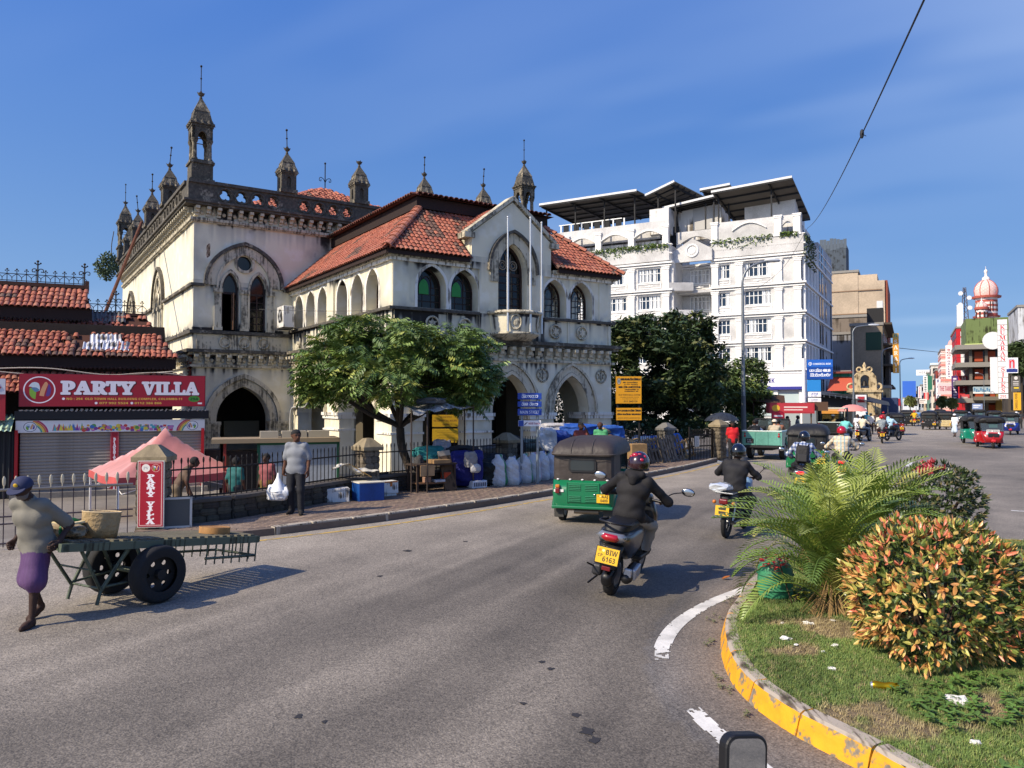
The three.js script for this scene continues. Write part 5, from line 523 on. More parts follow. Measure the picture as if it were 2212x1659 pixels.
const p0=dep(1737,872,66),py=thing('sign_pylon','blue bank pylon sign with stacked service plates on a white post','sign',[p0.x,0,p0.z],-.25),ph=(y)=>hAt(y,66);mb().cyl(.15,.15,ph(774),0,ph(774)/2,0,12).mesh('post',mat('#e9e9ea',.5),py);mb().rbox(2.1,ph(777)-ph(820),.25,1.28,(ph(777)+ph(820))/2,0,.08).mesh('board',mat('#12489e',.4),py);face('panel',2.06,1.66,panelMat(boardTex(256,200,'#15489c',(k,w,h)=>{k.fillStyle='#1f62c0';k.fillRect(0,0,w,74);k.fillStyle='#f2f4f8';textFit(k,'COMMERCIAL BANK',58,52,180,'bold $px sans-serif',26);k.beginPath();k.arc(32,42,15,0,7);k.lineWidth=5;k.strokeStyle='#f2f4f8';k.stroke();k.fillRect(29,30,6,24);script(k,30,92,200,34,5,12,6);script(k,30,140,200,34,9,11,6);}),.4),py,1.28,(ph(777)+ph(820))/2,.135);mb().box(1.1,1.0,.18,.8,ph(833),0).mesh('lower_board',mat('#2a86d0',.4),py);
[['ATM','#f0f0f2','#3b4aa0'],['LOBBY','#f0f0f2','#8a93b0'],['','#1a4fa0','#d03030'],['','#f0f0f2','#9aa0ac']].forEach(([s2,bg,fg],i)=>{const g2=grp('service_plate',py),yy=ph(852+i*13);mb().rbox(1.05,.44,.16,.85,yy,0,.05).mesh('plate',mat(bg,.5),g2);face('print',1.0,.4,panelMat(boardTex(64,26,bg,(k)=>{k.fillStyle=fg;if(s2)textFit(k,s2,14,15,36,'bold $px sans-serif',15);else{k.beginPath();k.arc(20,22,13,3.1,6.3);k.fill();}k.fillRect(14,20,8,3);k.fillRect(30,20,14,3);})),g2,.85,yy,.09);});
signBoard('yellow vertical SARAVI sign on the corner of the stained building',1930,1943,720,806,100,panelMat(boardTex(64,448,'#caa04a',(k,w,h)=>{k.fillStyle='#4a8f86';k.fillRect(14,10,12,34);k.fillRect(36,10,12,34);k.save();k.translate(0,64);vertical(k,w,h-64,'SARAVI','#f4efe4',.8,'bold $px serif','#d9962a');k.restore();})));
}
{
const K=block('corner_building','brick red balconied corner block with a mossy green parapet and grey slabs',2096,2186,692,150,16,'#5a3226',{front:0,sideWin:0,mat:mat('#4a2c22',.9)}),w=K.W,h=K.H;mb().box(w+1.2,5.0,16,w/2,h-2.2,-7.4).mesh('parapet',mat('#6c7d4c',.9,{map:rep(T.dirty,6)}),K);mb().box(w+1.6,.35,16,w/2,h-4.8,-7).mesh('parapet_stripe',mat('#c6d488',.8),K);
for(let k=0;k<5;k++){const y=h-5.2-k*3.45;if(y<0)continue;mb().box(w+2.4,.9,2.8,w/2-1,y-.1,.6).box(2.6,.9,16,-1.2,y-.1,-6.6).mesh('balcony_slab',mat('#8a8782',.9),K);const g=grp('balcony_railing',K);mb().box(w+2.4,.06,.06,w/2-1,y-2.1,1.9).box(.06,.06,10,-2.4,y-2.1,-3).mesh('rail',black,g);if(k<4){for(const x of[.22,.52,.82]){mb().box(w*.2,1.9,.15,w*x,y-1.9,.05).mesh('brick_panel',mat('#a5492c',.85),K);mb().box(w*.1,2.1,.12,w*(x+.15),y-1.8,.05).mesh('window',winM,K);}for(const x of[.02,.4,.98])mb().box(.5,2.6,.5,w*x,y-1.8,.4).mesh('column',mat('#6e6a64',.9),K);}}
mb().box(w*.6,.7,4,w*.35,3.4,2.6).mesh('shop_canopy',mat('#6f6a5e',.9),K);face('shop_banner',w*.62,1.3,panelMat(boardTex(160,36,'#9fb4bf',(c)=>{c.fillStyle='#4a7aa0';for(let i=0;i<12;i++)c.fillRect(6+i*13,6+(i%3)*6,9,16);c.fillStyle='#e8e8e8';c.fillRect(0,28,160,8);})),K,w*.36,5.0,2.2);mb().box(w*.25,4.2,2,w*.72,2.1,1.5).mesh('shop_front',mat('#8a7034',.9),K);
signBoard('tall red on white KUMARAN SILKS 291 vertical letter sign',2157,2178,690,862,118,panelMat(boardTex(96,1024,'#4b4a48',(c,W,H)=>{vertical(c,W,H*.927,' KUMARAN SILKS','#c3202c',.86,'bold $px serif','#f0eeee');c.fillStyle='#f0eeee';c.fillRect(1,H*.935,W-2,H*.06);c.fillStyle='#c3202c';textFit(c,'291',W/2,H*.985,66,'bold $px serif',50);})));
{const s=signBoard('blank white vertical light box with a round top, on the corner block',2140,2156,772,850,122,mat('#e6e6e6',.5));mb().add(new THREE.CylinderGeometry(1.4,1.4,.3,20),Mx(.4,8.4,0,Math.PI/2,0,0)).mesh('disc',mat('#dedede',.5),s);}
signBoard('white bank sign with a red letter n and blue base',2174,2200,773,806,108,panelMat(boardTex(128,120,'#eceef2',(c)=>{c.fillStyle='#1c2f7a';c.fillRect(6,88,116,26);c.lineJoin='round';c.font='bold 118px sans-serif';c.textAlign='center';c.lineWidth=14;c.strokeStyle='#1c2f7a';c.strokeText('n',64,82);c.lineWidth=7;c.strokeStyle='#f4f4f4';c.strokeText('n',64,82);c.fillStyle='#d01c2e';c.fillText('n',64,82);})));
signBoard('grey tall board with small round emblem above a yellow sign',2186,2204,812,846,108,panelMat(boardTex(64,128,'#57534e',(c)=>{c.fillStyle='#d8d4d0';c.beginPath();c.arc(32,18,14,0,7);c.fill();c.fillRect(10,44,42,5);c.fillRect(10,58,42,5);c.fillRect(10,72,42,5);c.fillStyle='#e0c020';c.fillRect(16,92,36,12);})));signBoard('yellow vertical sign low on the right edge',2189,2205,848,886,107,panelMat(boardTex(64,160,'#e0a820',(c,W,H)=>{c.save();c.translate(24,H-8);c.rotate(-Math.PI/2);c.fillStyle='#2a1c10';textFit(c,'CARGILLS FOOD',0,10,H-16,'bold $px sans-serif',26);c.restore();})));
const R=block('shop_house','bright red tall shop house with a white MALIBAN TRADERS sign',2068,2098,708,172,26,'#c01c28',{front:0,sideWin:5});mb().box(3,2.4,6,R.W*.7,R.H+.6,-4).mesh('rooftop_wall',mat('#c9a58c',.9),R);mb().box(1.2,5.4,1.2,.8,R.H+2.5,-1).mesh('rooftop_box',mat('#dfe2e4',.6),R);
signBoard('white vertical MALIBAN TRADERS sign, narrower at its foot',2077,2092,716,826,166,panelMat(boardTex(64,480,'#e9e9ec',(c,W,H)=>{c.fillStyle='#c01c28';c.fillRect(0,44,W,14);c.strokeStyle='#999';c.strokeRect(14,8,34,28);c.save();c.translate(0,66);vertical(c,W,H-90,'MALIBAN TRADERS','#20307c',.8,'bold $px sans-serif');c.restore();})));
{const p=dep(2087,872,176),m=thing('antenna_mast','lattice antenna mast with dishes above the red shop house','antenna',[p.x,hAt(705,176),p.z],ST),b=mb();for(const[x,z]of[[-.8,.5],[.8,.5],[0,-.9]])b.bar([x,0,z],[x*.3,9,z*.3],.1,4);for(let k=0;k<7;k++){const q=1-k*.1;b.bar([-.8*q,k*1.25,.5*q],[.8*(q-.08),k*1.25+1.2,.5*q],.06,4);b.bar([.8*q,k*1.25,.5*q],[0,k*1.25+1.2,-.9*q],.06,4);}b.mesh('mast',mat('#5d5a66',.7),m);for(const[x,y]of[[.9,6.5],[-.9,5],[1,4.2],[-.8,7.6]])mb().cyl(.5,.5,.3,x,y,.5,12,Math.PI/2).mesh('dish',mat('#d8dade',.5),m);}
const B=block('shop_house','pale pink and white striped shop house behind the BOOK GALLERY sign',2034,2072,756,190,20,'#d9b9b2',{front:0,sideWin:0});for(let k=0;k<16;k++)mb().box(B.W+.2,.45,20.2,B.W/2,B.H-.8-k*.95,-10).mesh('stripe',mat(k%2?'#d98d86':'#ece2de',.8),B);mb().lathe([[1.6,0],[1.7,1],[1.2,2.4],[.5,3],[.6,3.6],[0,4.6]],B.W*.8,B.H,-4,10).mesh('turret',mat('#dca39c',.8),B);
signBoard('white vertical BOOK GALLERY sign',2044,2058,746,818,184,panelMat(boardTex(64,640,'#eeeef0',(c,W,H)=>{c.strokeStyle='#8a8a8a';c.strokeRect(14,10,36,40);c.save();c.translate(0,60);vertical(c,W,210,'BOOK','#8a1c34',.8,'bold $px sans-serif');c.translate(0,226);vertical(c,W,H-300,'GALLERY','#25306e',.8,'bold $px sans-serif');c.restore();})));
const rowC=['#8d3f35','#cfcac0','#5f7f73','#b9a58c','#a4acb4','#d7d2ca','#9c8a78','#6f6a70','#c9b7a0','#b04a44'];const spans=[[2022,2050,800,214],[2012,2030,790,228],[2003,2020,806,244],[1996,2010,822,262],[1989,2000,832,280],[1982,1992,836,300],[1976,1986,846,330]],names=['plum and grey','green roofed tall','green striped','cream flat topped','pale grey','white narrow','beige farthest'];spans.forEach(([a,b,y,z],i)=>block('shop_house',names[i]+' shop house far along the right side of the street',a,b,y,z,16,rowC[i],{side:-1}));
for(const[px0,px1,py0,py1,z,bg,tx,col,lab]of[[1980,2028,799,811,250,'#e8eaec','HERITAGE','#9a9a9a','long white billboard across the rooftops'],[2010,2032,784,799,235,'#cfe0e8','HNB','#2a3a6a','pale HNB letter sign on a roof'],[2056,2070,812,870,160,'#55307a','','#e8e0f0','purple vertical sign beside the red house'],[2073,2092,812,850,158,'#b23040','MTS','#f0e8e8','red MTS sign below the white trader sign'],[2026,2062,828,852,168,'#dccdd2','THE TAMIL','#b03a50','pale pink billboard over the shops'],[2022,2032,818,862,176,'#ecebef','RAJA','#2a3378','white vertical sign left of the pink billboard'],[1995,2004,812,848,205,'#dfe3e4','','#2a4a52','white sign with a dark panel far up the street'],[1984,1990,835,860,220,'#f0f0f0','','#b02030','small white vertical sign far up the street'],[1996,2006,848,864,196,'#c02430','','#f0e0d0','small red sign far up the street'],[2004,2014,812,842,215,'#1f6b52','','#1f6b52','dark green vertical board far up the street'],[2074,2094,852,872,150,'#c94a50','','#f0d8d0','red shop board at the foot of the corner block'],[2028,2046,856,866,165,'#d8a040','','#b02030','orange shop board below the pink billboard'],[1986,2002,862,872,190,'#e6e2de','','#888888','white fascia board far up the street'],[2100,2122,872,884,140,'#7f93c0','','#dfe6f4','small blue board above the parked tuk tuks']]){
signBoard(lab,px0,px1,py0,py1,z,panelMat(boardTex(Math.min(128,Math.round((px1-px0)*4)),Math.min(256,Math.round((py1-py0)*4)),bg,(c,W,H)=>{c.fillStyle=col;if(tx&&H>W)vertical(c,W,H,tx,col,.75,'bold $px sans-serif');else if(tx)textFit(c,tx,W*.12,H*.7,W*.76,'bold $px sans-serif',H*.6);else if(H>W){for(let i=0;i<9;i++)c.fillRect(W*.25,H*(.08+i*.1),W*.5,H*.06);}else{c.fillRect(W*.1,H*.25,W*.7,H*.2);c.fillRect(W*.1,H*.6,W*.5,H*.15);}})),{body:mat(bg,.6)});}
const mz=255,mp=dep(2134,872,mz),M=thing('mosque_tower','red and white striped mosque tower with a large onion dome and a small one','mosque',[mp.x,0,mp.z],ST),pk=mat('#b25a4c',.8),wh=mat('#e6dcd6',.8),s=mz/1659,dome=panelMat(boardTex(256,256,'#dcb0a6',(c)=>{for(let j=0;j<26;j++)for(let i=0;i<32;i++){c.fillStyle=(i+j)%2?'#f2e6e0':'#d59a8e';c.fillRect(i*8,j*10,7,7);}}),.8);
const tower=(x,z,r,yTop,yBot,dr,dy0,dy1)=>{const g=grp('tower',M);for(let k=0,y=yBot;y<yTop;k++,y+=.75)mb().cyl(r,r,.75,x,y+.37,z,8,0,.39).mesh('stripe',k%2?wh:pk,g);mb().cyl(r*1.25,r*1.3,.7,x,yTop+.2,z,8).cyl(r*1.15,r*1.2,.5,x,(yTop+yBot)/2-1,z,8).mesh('cornice',pk,g);for(let k=0;k<8;k++){const a=k*Math.PI/4+.39;mb().box(r*.3,(yTop-yBot)*.3,.3,x+Math.sin(a)*r*.93,lerp(yBot,yTop,.7),z+Math.cos(a)*r*.93,a).mesh('window',mat('#3a2420',.8),g);}const D=dy1-dy0;mb().add(new THREE.LatheGeometry([[r*.95,0],[dr*.96,D*.16],[dr,D*.36],[dr*.93,D*.58],[dr*.68,D*.82],[dr*.3,D]].map((q)=>new THREE.Vector2(...q)),24),Mx(x,dy0,z)).mesh('dome',dome,g,true);const rb=[];for(let k=0;k<8;k++){const a=k*Math.PI/4+.2,pts=[[r*.95,0],[dr*.97,D*.16],[dr*1.01,D*.36],[dr*.94,D*.58],[dr*.69,D*.82],[dr*.3,D]].map(([q,y])=>[x+Math.sin(a)*q,dy0+y,z+Math.cos(a)*q]);mb().tube(pts,dr*.035,12,4).mesh('rib',pk,g);}mb().lathe([[dr*.34,0],[dr*.3,D*.14],[dr*.12,D*.22],[dr*.1,D*.42],[dr*.16,D*.48],[dr*.13,D*.58],[dr*.02,D*.64],[dr*.02,D*.8]],x,dy1,z,8).mesh('finial',wh,g);};
const Y=(py)=>hAt(py,mz);tower(0,0,22*s,Y(643),Y(712),23*s,Y(641),Y(604));tower(-11*s,5,11*s,Y(670),Y(712),11.5*s,Y(669),Y(656));mb().box(50*s,Y(712),50*s,0,Y(712)/2,-3).mesh('base',pk,M);
const F=block('office_building','pale grey metal clad building at the right edge',2202,2300,662,128,14,'#c9cdd2',{front:0,sideWin:0});mb().box(F.W,3,.4,F.W/2,F.H-8,.3).mesh('sign_band',mat('#e6e8ea',.5),F);mb().box(F.W,11,.4,F.W/2,6,.4).mesh('lower_wall',mat('#8f8c88',.9),F);mb().box(3.2,4.5,.5,1.2,3.2,.6).mesh('shop_opening',mat('#1d1b1a',.8),F);
block('shop_house','dark shop house in shade under the KUMARAN sign',2178,2202,800,131,10,'#4d4640',{front:1,sideWin:0});
}
function lamp(label,px,pyBase,z,pyTop,pxTip,pyTip,r0){const p=dep(px,872,z);p.y=0;const h=hAt(pyTop,z),t=thing('street_lamp',label,'street lamp',p,0,'tall grey street lamps along the road'),dx=(pxTip-px)/1659*z,ht=hAt(pyTip,z),pm=mat('#7f8589',.45,{metalness:.5});mb().cyl(r0,r0*.75,h*.3,0,h*.15,0,12).mesh('base',mat('#50565a',.6),t);mb().bar([0,h*.3,0],[0,h*.93,0],r0*.62,10,r0*.45).tube([[0,h*.92,0],[0,h*.97,0],[dx*.12,lerp(h,ht,.35),0],[dx*.45,lerp(h,ht,.8),0],[dx*.85,ht,0]],r0*.42,24,8).mesh('pole',pm,t);mb().sph(1,dx*.93,ht+.02,0,Math.abs(dx)*.26,.11,.16).mesh('lamp_head',mat('#c9cdd0',.4),t);return t;}
lamp('tall street lamp rising in front of the white hotel',1606,900,42,596,1676,562,.16);lamp('street lamp in front of the stained concrete building',1844,900,72,710,1893,702,.14);lamp('slim street lamp left of the yellow SARAVI sign',1906,890,100,760,1938,750,.14);lamp('slim street lamp on the right of the yellow SARAVI sign',1945,890,118,780,1972,774,.14);lamp('far street lamp before the corner block',2126,890,120,812,2110,806,.1);
{const cable=(label,pts,r,m)=>{const t=thing('overhead_cable',label,'cable',[0,0,0]);mb().tube(pts,r,60,5).mesh('wire',m,t);return t;},wm=mat('#22252c',.7);const A=V(9.2,11.4,-13.5),B=V(31.8,20.5,-84);A.copy(dep(2010,-30,14));const mid=(t,s)=>A.clone().lerp(B,t).add(V(0,-s,0));
const B2=dep(1745,492,88.5);const pts=[];for(let i=0;i<=8;i++){const t=i/8;pts.push(A.clone().lerp(B2,t).add(V(0,-3.2*t*(1-t),0)));}const c=cable('long black cable sagging across the sky to the hotel corner',pts,.022,wm);const q=pts[1].clone().lerp(pts[2],.35);mb().sph(.07,q.x,q.y,q.z,1,2.4,1).bar(q,q.clone().add(V(.15,-.08,0)),.012).mesh('splice',wm,c);cable('thin wire drooping in front of the hotel windows',[B2,dep(1690,580,80),dep(1620,630,74),dep(1560,640,70)],.02,wm);cable('thin wire strung over the far street',[dep(1943,752,118),dep(2000,758,150),dep(2060,764,180)],.05,wm);cable('thin wire crossing the town hall front below the windows',[dep(560,668,31),dep(640,671,28),dep(740,672,27.5),dep(848,668,25.8)],.008,mat('#55524c',.8));}
// -- trees, traffic island planting
function leafGeo(l,w,fold=.25,droop=.2){
const pos=[],idx=[],st=[0,.22,.5,.78,1],wd=[.05,.75,1,.62,.02];st.forEach((t,i)=>{const x=wd[i]*w/2,y=-droop*l*t*t;pos.push(-x,y+fold*x,t*l,0,y,t*l,x,y+fold*x,t*l);});for(let i=0;i<4;i++){const a=i*3;idx.push(a,a+3,a+1,a+1,a+3,a+4,a+1,a+4,a+2,a+2,a+4,a+5);}
const g=new THREE.BufferGeometry();g.setAttribute('position',new THREE.Float32BufferAttribute(pos,3));g.setIndex(idx);const h=g.toNonIndexed();h.computeVertexNormals();return triUV(h);
}
function lowLeaf(l,w){const g=new THREE.BufferGeometry();g.setAttribute('position',new THREE.Float32BufferAttribute([0,0,0,-w/2,.12*w,l*.5,0,0,l,0,0,0,0,0,l,w/2,.12*w,l*.5],3));g.computeVertexNormals();return triUV(g);}
function cluster(n,leaf,spread,seed,fn){const b=mb(),r=rng(seed);for(let i=0;i<n;i++)b.add(leaf,fn?fn(i,r):Mx((r()-.5)*spread,(r()-.5)*spread,(r()-.5)*spread,(r()-.3)*1.6,r()*6.28,(r()-.5)*1.2,.7+.6*r()));return triUV(b.geo());}
const rnd3=(r)=>{for(;;){const x=r()*2-1,y=r()*2-1,z=r()*2-1,d=x*x+y*y+z*z;if(d<1)return[x,y,z,Math.sqrt(d)];}};
function tree(label,base,trunk,blobs,n,geo,m,col,o={}){
const t=thing(o.name||'tree',label,o.cat||'tree',base,0,o.group),r=rng(o.seed||1),inv=base.clone();const B=blobs.map(([px,py,z,rx,ry,rz])=>({c:dep(px,py,z).sub(inv),rx:rx*z/1659,ry:ry*z/1659,rz:(rz||rx)*z/1659}));
const vol=B.map((b)=>Math.pow(b.rx*b.ry*b.rz,.7)),tot=vol.reduce((a,b)=>a+b,0),ms=[],cs=[];
B.forEach((b,k)=>{const cnt=Math.round(n*vol[k]/tot);for(let i=0;i<cnt;i++){const[x,y,z,d]=rnd3(r),q=Math.pow(d,.45)/Math.max(d,.05),wob=.8+.45*n3(x*q*2.2+k*9,y*q*2.2,z*q*2.2,3);let p=V(b.c.x+x*q*b.rx*wob,b.c.y+y*q*b.ry*wob,b.c.z+z*q*b.rz*wob);if(o.hole&&n3(p.x*o.hole,p.y*o.hole,p.z*o.hole,8)>.61)continue;const s=.75+.6*r();ms.push(Mx(p.x,p.y,p.z,(r()-.5)*1.2,Math.atan2(x,z)+(r()-.5)*2,(r()-.5)*.9,s));const k2=(.7+.6*r())*(.8+.4*n3(p.x*1.4,p.y*1.4,p.z*1.4,5)),c=col(r,p,d);cs.push([c[0]*k2,c[1]*k2,c[2]*k2]);}});
stuff(inst('crown',geo,m,ms,t,cs));
const bk=mat(o.bark||'#4a4036',.95,{map:rep(T.mottle,.5),bumpMap:rep(T.coarse,.3),bumpScale:.015});const tr=mb(),P=trunk.map((q)=>V(...q));tr.tube(P,o.r||.13,16,8);tr.mesh('trunk',bk,t);const top=P[P.length-1];B.forEach((b,i)=>{const c=b.c,m1=top.clone().lerp(c,.45).add(V((r()-.5)*.4,-.15*top.distanceTo(c)*.5,(r()-.5)*.4));const limb=mb().tube([P[P.length-2].clone().lerp(top,.6),top,m1,c],(o.r||.13)*.5,12,6);for(let j=0;j<5;j++){const[x,y,z]=rnd3(r);const e=c.clone().add(V(x*b.rx*.9,y*b.ry*.9,z*b.rz*.9)),s0=m1.clone().lerp(c,r());limb.tube([s0,s0.clone().lerp(e,.5).add(V(0,.1,0)),e],(o.r||.13)*.16,6,4);}limb.mesh('limb',bk,t);});
return t;
}
const leafM=mat('#ffffff',.5,{transmission:.12,thickness:0}),leafFar=mat('#ffffff',.6);
const sprayGeo=cluster(11,lowLeaf(.17,.055),0,31,(i,r)=>Mx(0,-.01*i,.03+i*.032,.35+.3*r(),(i%2?1:-1)*(1.0+.3*r()),0,.8+.4*r()));
const broadGeo=cluster(8,lowLeaf(.22,.11),.16,32);
{
const base=V(-2.85,-.5,-22.0);const t1=tree('broad tree with feathery bright green leaves in front of the town hall wing',base,[[0,0,0],[-.05,.9,0],[-.3,1.7,.05],[-.35,2.2,0]],[[850,750,22,120,60],[742,790,21.7,76,58],[960,765,22.2,100,65],[1012,812,22,52,62],[870,812,21.4,150,48],[702,830,21.8,46,34],[800,720,22.5,80,40],[965,842,22,85,34],[750,842,22,70,26]],5400,sprayGeo,leafM,(r)=>(r()<.12?[.32,.35,.07]:r()<.5?[.14,.215,.04]:[.085,.145,.032]),{seed:7,hole:1.4,r:.12,bark:'#3d352c'});
tree('large dense dark green tree behind the yellow notice boards',V(9.2,-.4,-42),[[0,0,0],[.1,1.5,0],[-.1,2.8,.1],[0,3.6,0]],[[1395,735,41,72,62],[1475,730,42,68,52],[1355,790,41,42,80],[1450,790,40,100,70],[1525,790,41,40,70],[1400,850,42,80,55],[1500,850,40,60,55],[1345,850,43,40,60],[1450,880,43,90,40]],5200,cluster(9,lowLeaf(.3,.14),.26,33),leafFar,(r)=>(r()<.1?[.16,.17,.05]:[.04,.07,.022]),{seed:9,hole:.9,r:.22});
tree('smaller lighter green tree under the street lamp',V(14,0,-47),[[0,0,0],[0,1.2,0],[.1,2,0]],[[1590,860,47,62,45],[1618,815,47,38,42],[1560,835,48,40,45],[1630,870,46,40,35],[1580,900,46,70,25]],2600,cluster(8,lowLeaf(.3,.1),.24,34),leafFar,(r)=>(r()<.2?[.17,.22,.05]:[.07,.115,.032]),{seed:12,hole:.9,r:.15});
tree('clipped dark shrubbery in shade under the dense tree',V(7.5,-.4,-39),[[0,0,0],[0,.3,0],[0,.6,0]],[[1380,925,38,60,22],[1450,930,38,60,20],[1520,925,40,40,22],[1235,885,47,60,50]],900,broadGeo,leafFar,(r)=>[.04,.065,.02],{seed:14,name:'shrubbery',cat:'shrub',r:.05});
tree('green treetop reaching in at the right edge below the KUMARAN sign',V(83,0,-125),[[0,0,0],[0,4,0],[0,7,0]],[[2198,762,125,22,24],[2206,790,125,20,14],[2190,780,126,14,14]],700,cluster(8,lowLeaf(.9,.4),.8,35),leafFar,()=>[.06,.095,.03],{seed:15,r:.2});
for(const[px,py,z,rx,ry,l]of[[1966,866,190,9,9,'small round tree at the far end of the street, left side'],[2034,868,150,8,8,'small tree in front of the pink billboard'],[2056,870,145,6,7,'small dark tree in front of the red shop house']]){const p=dep(px,872,z);p.y=0;tree(l,p,[[0,0,0],[0,1,0],[0,2,0]],[[px,py,z,rx,ry],[px+rx*.5,py+3,z,rx*.6,ry*.7]],260,cluster(8,lowLeaf(.5,.25),.5,36),leafFar,()=>[.2,.25,.09],{seed:20+px,r:.12});}
{const p=dep(236,566,54.5),t=thing('wall_fig','small leafy fig sprouting from the far cornice of the town hall','plant',p),ms=[],cs=[],r=rng(61);for(let i=0;i<170;i++){const[x,y,z]=rnd3(r);ms.push(Mx(x*.85-.1,y*.95-.3,z*.8,r()*3,r()*6,r()*3));cs.push([.07,.11,.05]);}stuff(inst('leaves',broadGeo,leafFar,ms,t,cs));mb().tube([[.7,-.2,0],[.3,.1,0],[.2,1.0,.1],[.3,2.2,0]],.03,10,5).mesh('stem',mat('#4a4036',.9),t);}
{const p=dep(712,590,31.5),t=thing('wall_fern','tuft of bright green leaves growing in the wing roof gutter','plant',p),ms=[],cs=[],r=rng(62);for(let i=0;i<26;i++){const[x,y,z]=rnd3(r);ms.push(Mx(x*.2,y*.16,z*.2,r()*2,r()*6,0,.7));cs.push([.14,.22,.04]);}stuff(inst('leaves',broadGeo,leafFar,ms,t,cs));mb().bar([0,-.2,0],[0,.1,0],.02).mesh('stem',mat('#4a4036'),t);}
}
const ISL=smoothLine(ISLAND_EDGE(),160,true),lawnH=(x,z)=>{const d=distPoly(ISL,x,z);return .15+.1*sstep(0,2.5,d)+.03*(vn(x*1.3+9,z*1.3+9)-.5);};
{
const inner=(()=>{const r=[];for(let i=0;i<ISL.length;i++){const a=ISL[i],b=ISL[(i+1)%ISL.length],l=Math.hypot(b[0]-a[0],b[1]-a[1])||1,nx=-(b[1]-a[1])/l,nz=(b[0]-a[0])/l,s=inside(ISL,a[0]+nx*.1,a[1]+nz*.1)?1:-1;r.push([a[0]+nx*s*.1,a[1]+nz*s*.1]);}return r;})();
const pos=[],idx=[],uv=[],col=[],xs=[],zs=[],map=new Map();for(let x=1.7;x<18.4;x+=x<8?.08:.3)xs.push(x);for(let z=-13.2;z<-1.5;z+=.08)zs.push(z);
const dry=(x,z)=>sstep(.64,.78,vn(x*2.3+4,z*2.3+2)*.7+vn(x*6,z*6)*.3);
xs.forEach((x,i)=>zs.forEach((z,j)=>{map.set(i*10000+j,pos.length/3);pos.push(x,lawnH(x,z),z);uv.push(x,z);const k=dry(x,z),n=.8+.4*vn(x*9,z*9);const c=mix3([.1,.14,.038],[.3,.22,.12],k);col.push(c[0]*n,c[1]*n,c[2]*n);}));
for(let i=0;i<xs.length-1;i++)for(let j=0;j<zs.length-1;j++){if(!inside(inner,(xs[i]+xs[i+1])/2,(zs[j]+zs[j+1])/2))continue;const a=map.get(i*10000+j),b=map.get((i+1)*10000+j);idx.push(a,a+1,b,b,a+1,b+1);}
const g=new THREE.BufferGeometry();g.setAttribute('position',new THREE.Float32BufferAttribute(pos,3));g.setAttribute('uv',new THREE.Float32BufferAttribute(uv,2));g.setAttribute('color',new THREE.Float32BufferAttribute(col,3));g.setIndex(idx);g.computeVertexNormals();structure(put('lawn',g,mat('#ffffff',.95,{vertexColors:true,bumpMap:rep(T.fine,.25),bumpScale:.02,map:rep(T.mottle,.4)})),'mown grass of the traffic island');
const tuft=cluster(6,(()=>{const q=new THREE.BufferGeometry();q.setAttribute('position',new THREE.Float32BufferAttribute([-.0028,0,0,.0028,0,0,.0016,.022,.006,-.0028,0,0,.0016,.022,.006,-.0016,.022,.006,-.0016,.022,.006,.0016,.022,.006,0,.036,.018],3));q.computeVertexNormals();return triUV(q);})(),0,40,(i,r)=>Mx((r()-.5)*.04,0,(r()-.5)*.04,(r()-.5)*.9,r()*6.28,(r()-.5)*.9,.7+.8*r()));
const r=rng(90),ms=[],cs=[];let tries=0;while(ms.length<60000&&tries++<400000){const u=r(),z=-3.2-9.6*Math.pow(r(),1.25),x=1.8+8.6*r();if(!inside(inner,x,z))continue;if(x/-z>.74)continue;const k=dry(x,z);if(r()<k*.75)continue;const s=(.42+.4*r())*(1+.05*-z);ms.push(Mx(x,lawnH(x,z)-.003,z,0,r()*6.28,0,s));const c=mix3(r()<.25?[.23,.28,.075]:[.13,.2,.048],[.36,.29,.15],Math.max(k,r()<.06?.9:0)),q=.75+.5*vn(x*3+7,z*3+7);cs.push([c[0]*q,c[1]*q,c[2]*q]);}
stuff(inst('grass',tuft,mat('#ffffff',.7),ms,null,cs),'short mown grass on the traffic island','grass');
const wg=cluster(9,leafGeo(.05,.022),.05,41,(i,q)=>Mx(0,.02+.03*q(),0,-.5+.5*q(),q()*6.28,0,.7+.6*q())),wm=[],wc=[];for(let i=0;i<520;i++){const x=2.9+3.0*r(),z=-4.4-1.7*r();if(!inside(inner,x,z)||vn(x*2+3,z*2+1)<.45)continue;wm.push(Mx(x,lawnH(x,z),z,0,r()*6.28,0,.8+.7*r()));const k=.8+.5*r();wc.push([.09*k,.17*k,.03*k]);}for(let i=0;i<260;i++){const a=ISL[Math.floor(r()*60)];const x=a[0]-.05-.08*r(),z=a[1]+(r()-.5)*.3;if(inside(ISL,x,z))continue;if(vn(x*3,z*3)<.5)continue;wm.push(Mx(x,.002,z,0,r()*6.28,0,.4+.4*r()));wc.push([.16,.17,.07]);}stuff(inst('weeds',wg,mat('#ffffff',.6),wm,null,wc),'low weeds at the foot of the clipped bush','weeds');
const yel=tex(512,(u,v)=>{const a=fbm(u,v,7,4,61),b=fbm(u,v,40,3,62),w=sstep(.52,.62,a*.75+b*.3);return mix3(mix3([.93,.66,.09],[.85,.57,.1],fbm(u,v,12,3,63)),mix3([.62,.57,.5],[.42,.38,.33],b),w);}),ym=mat('#ffffff',.75,{map:rep(yel,1.3),bumpMap:rep(T.coarse,.5),bumpScale:.006}),gm=mat('#a59a8b',.9,{map:rep(T.dirty,.8)});
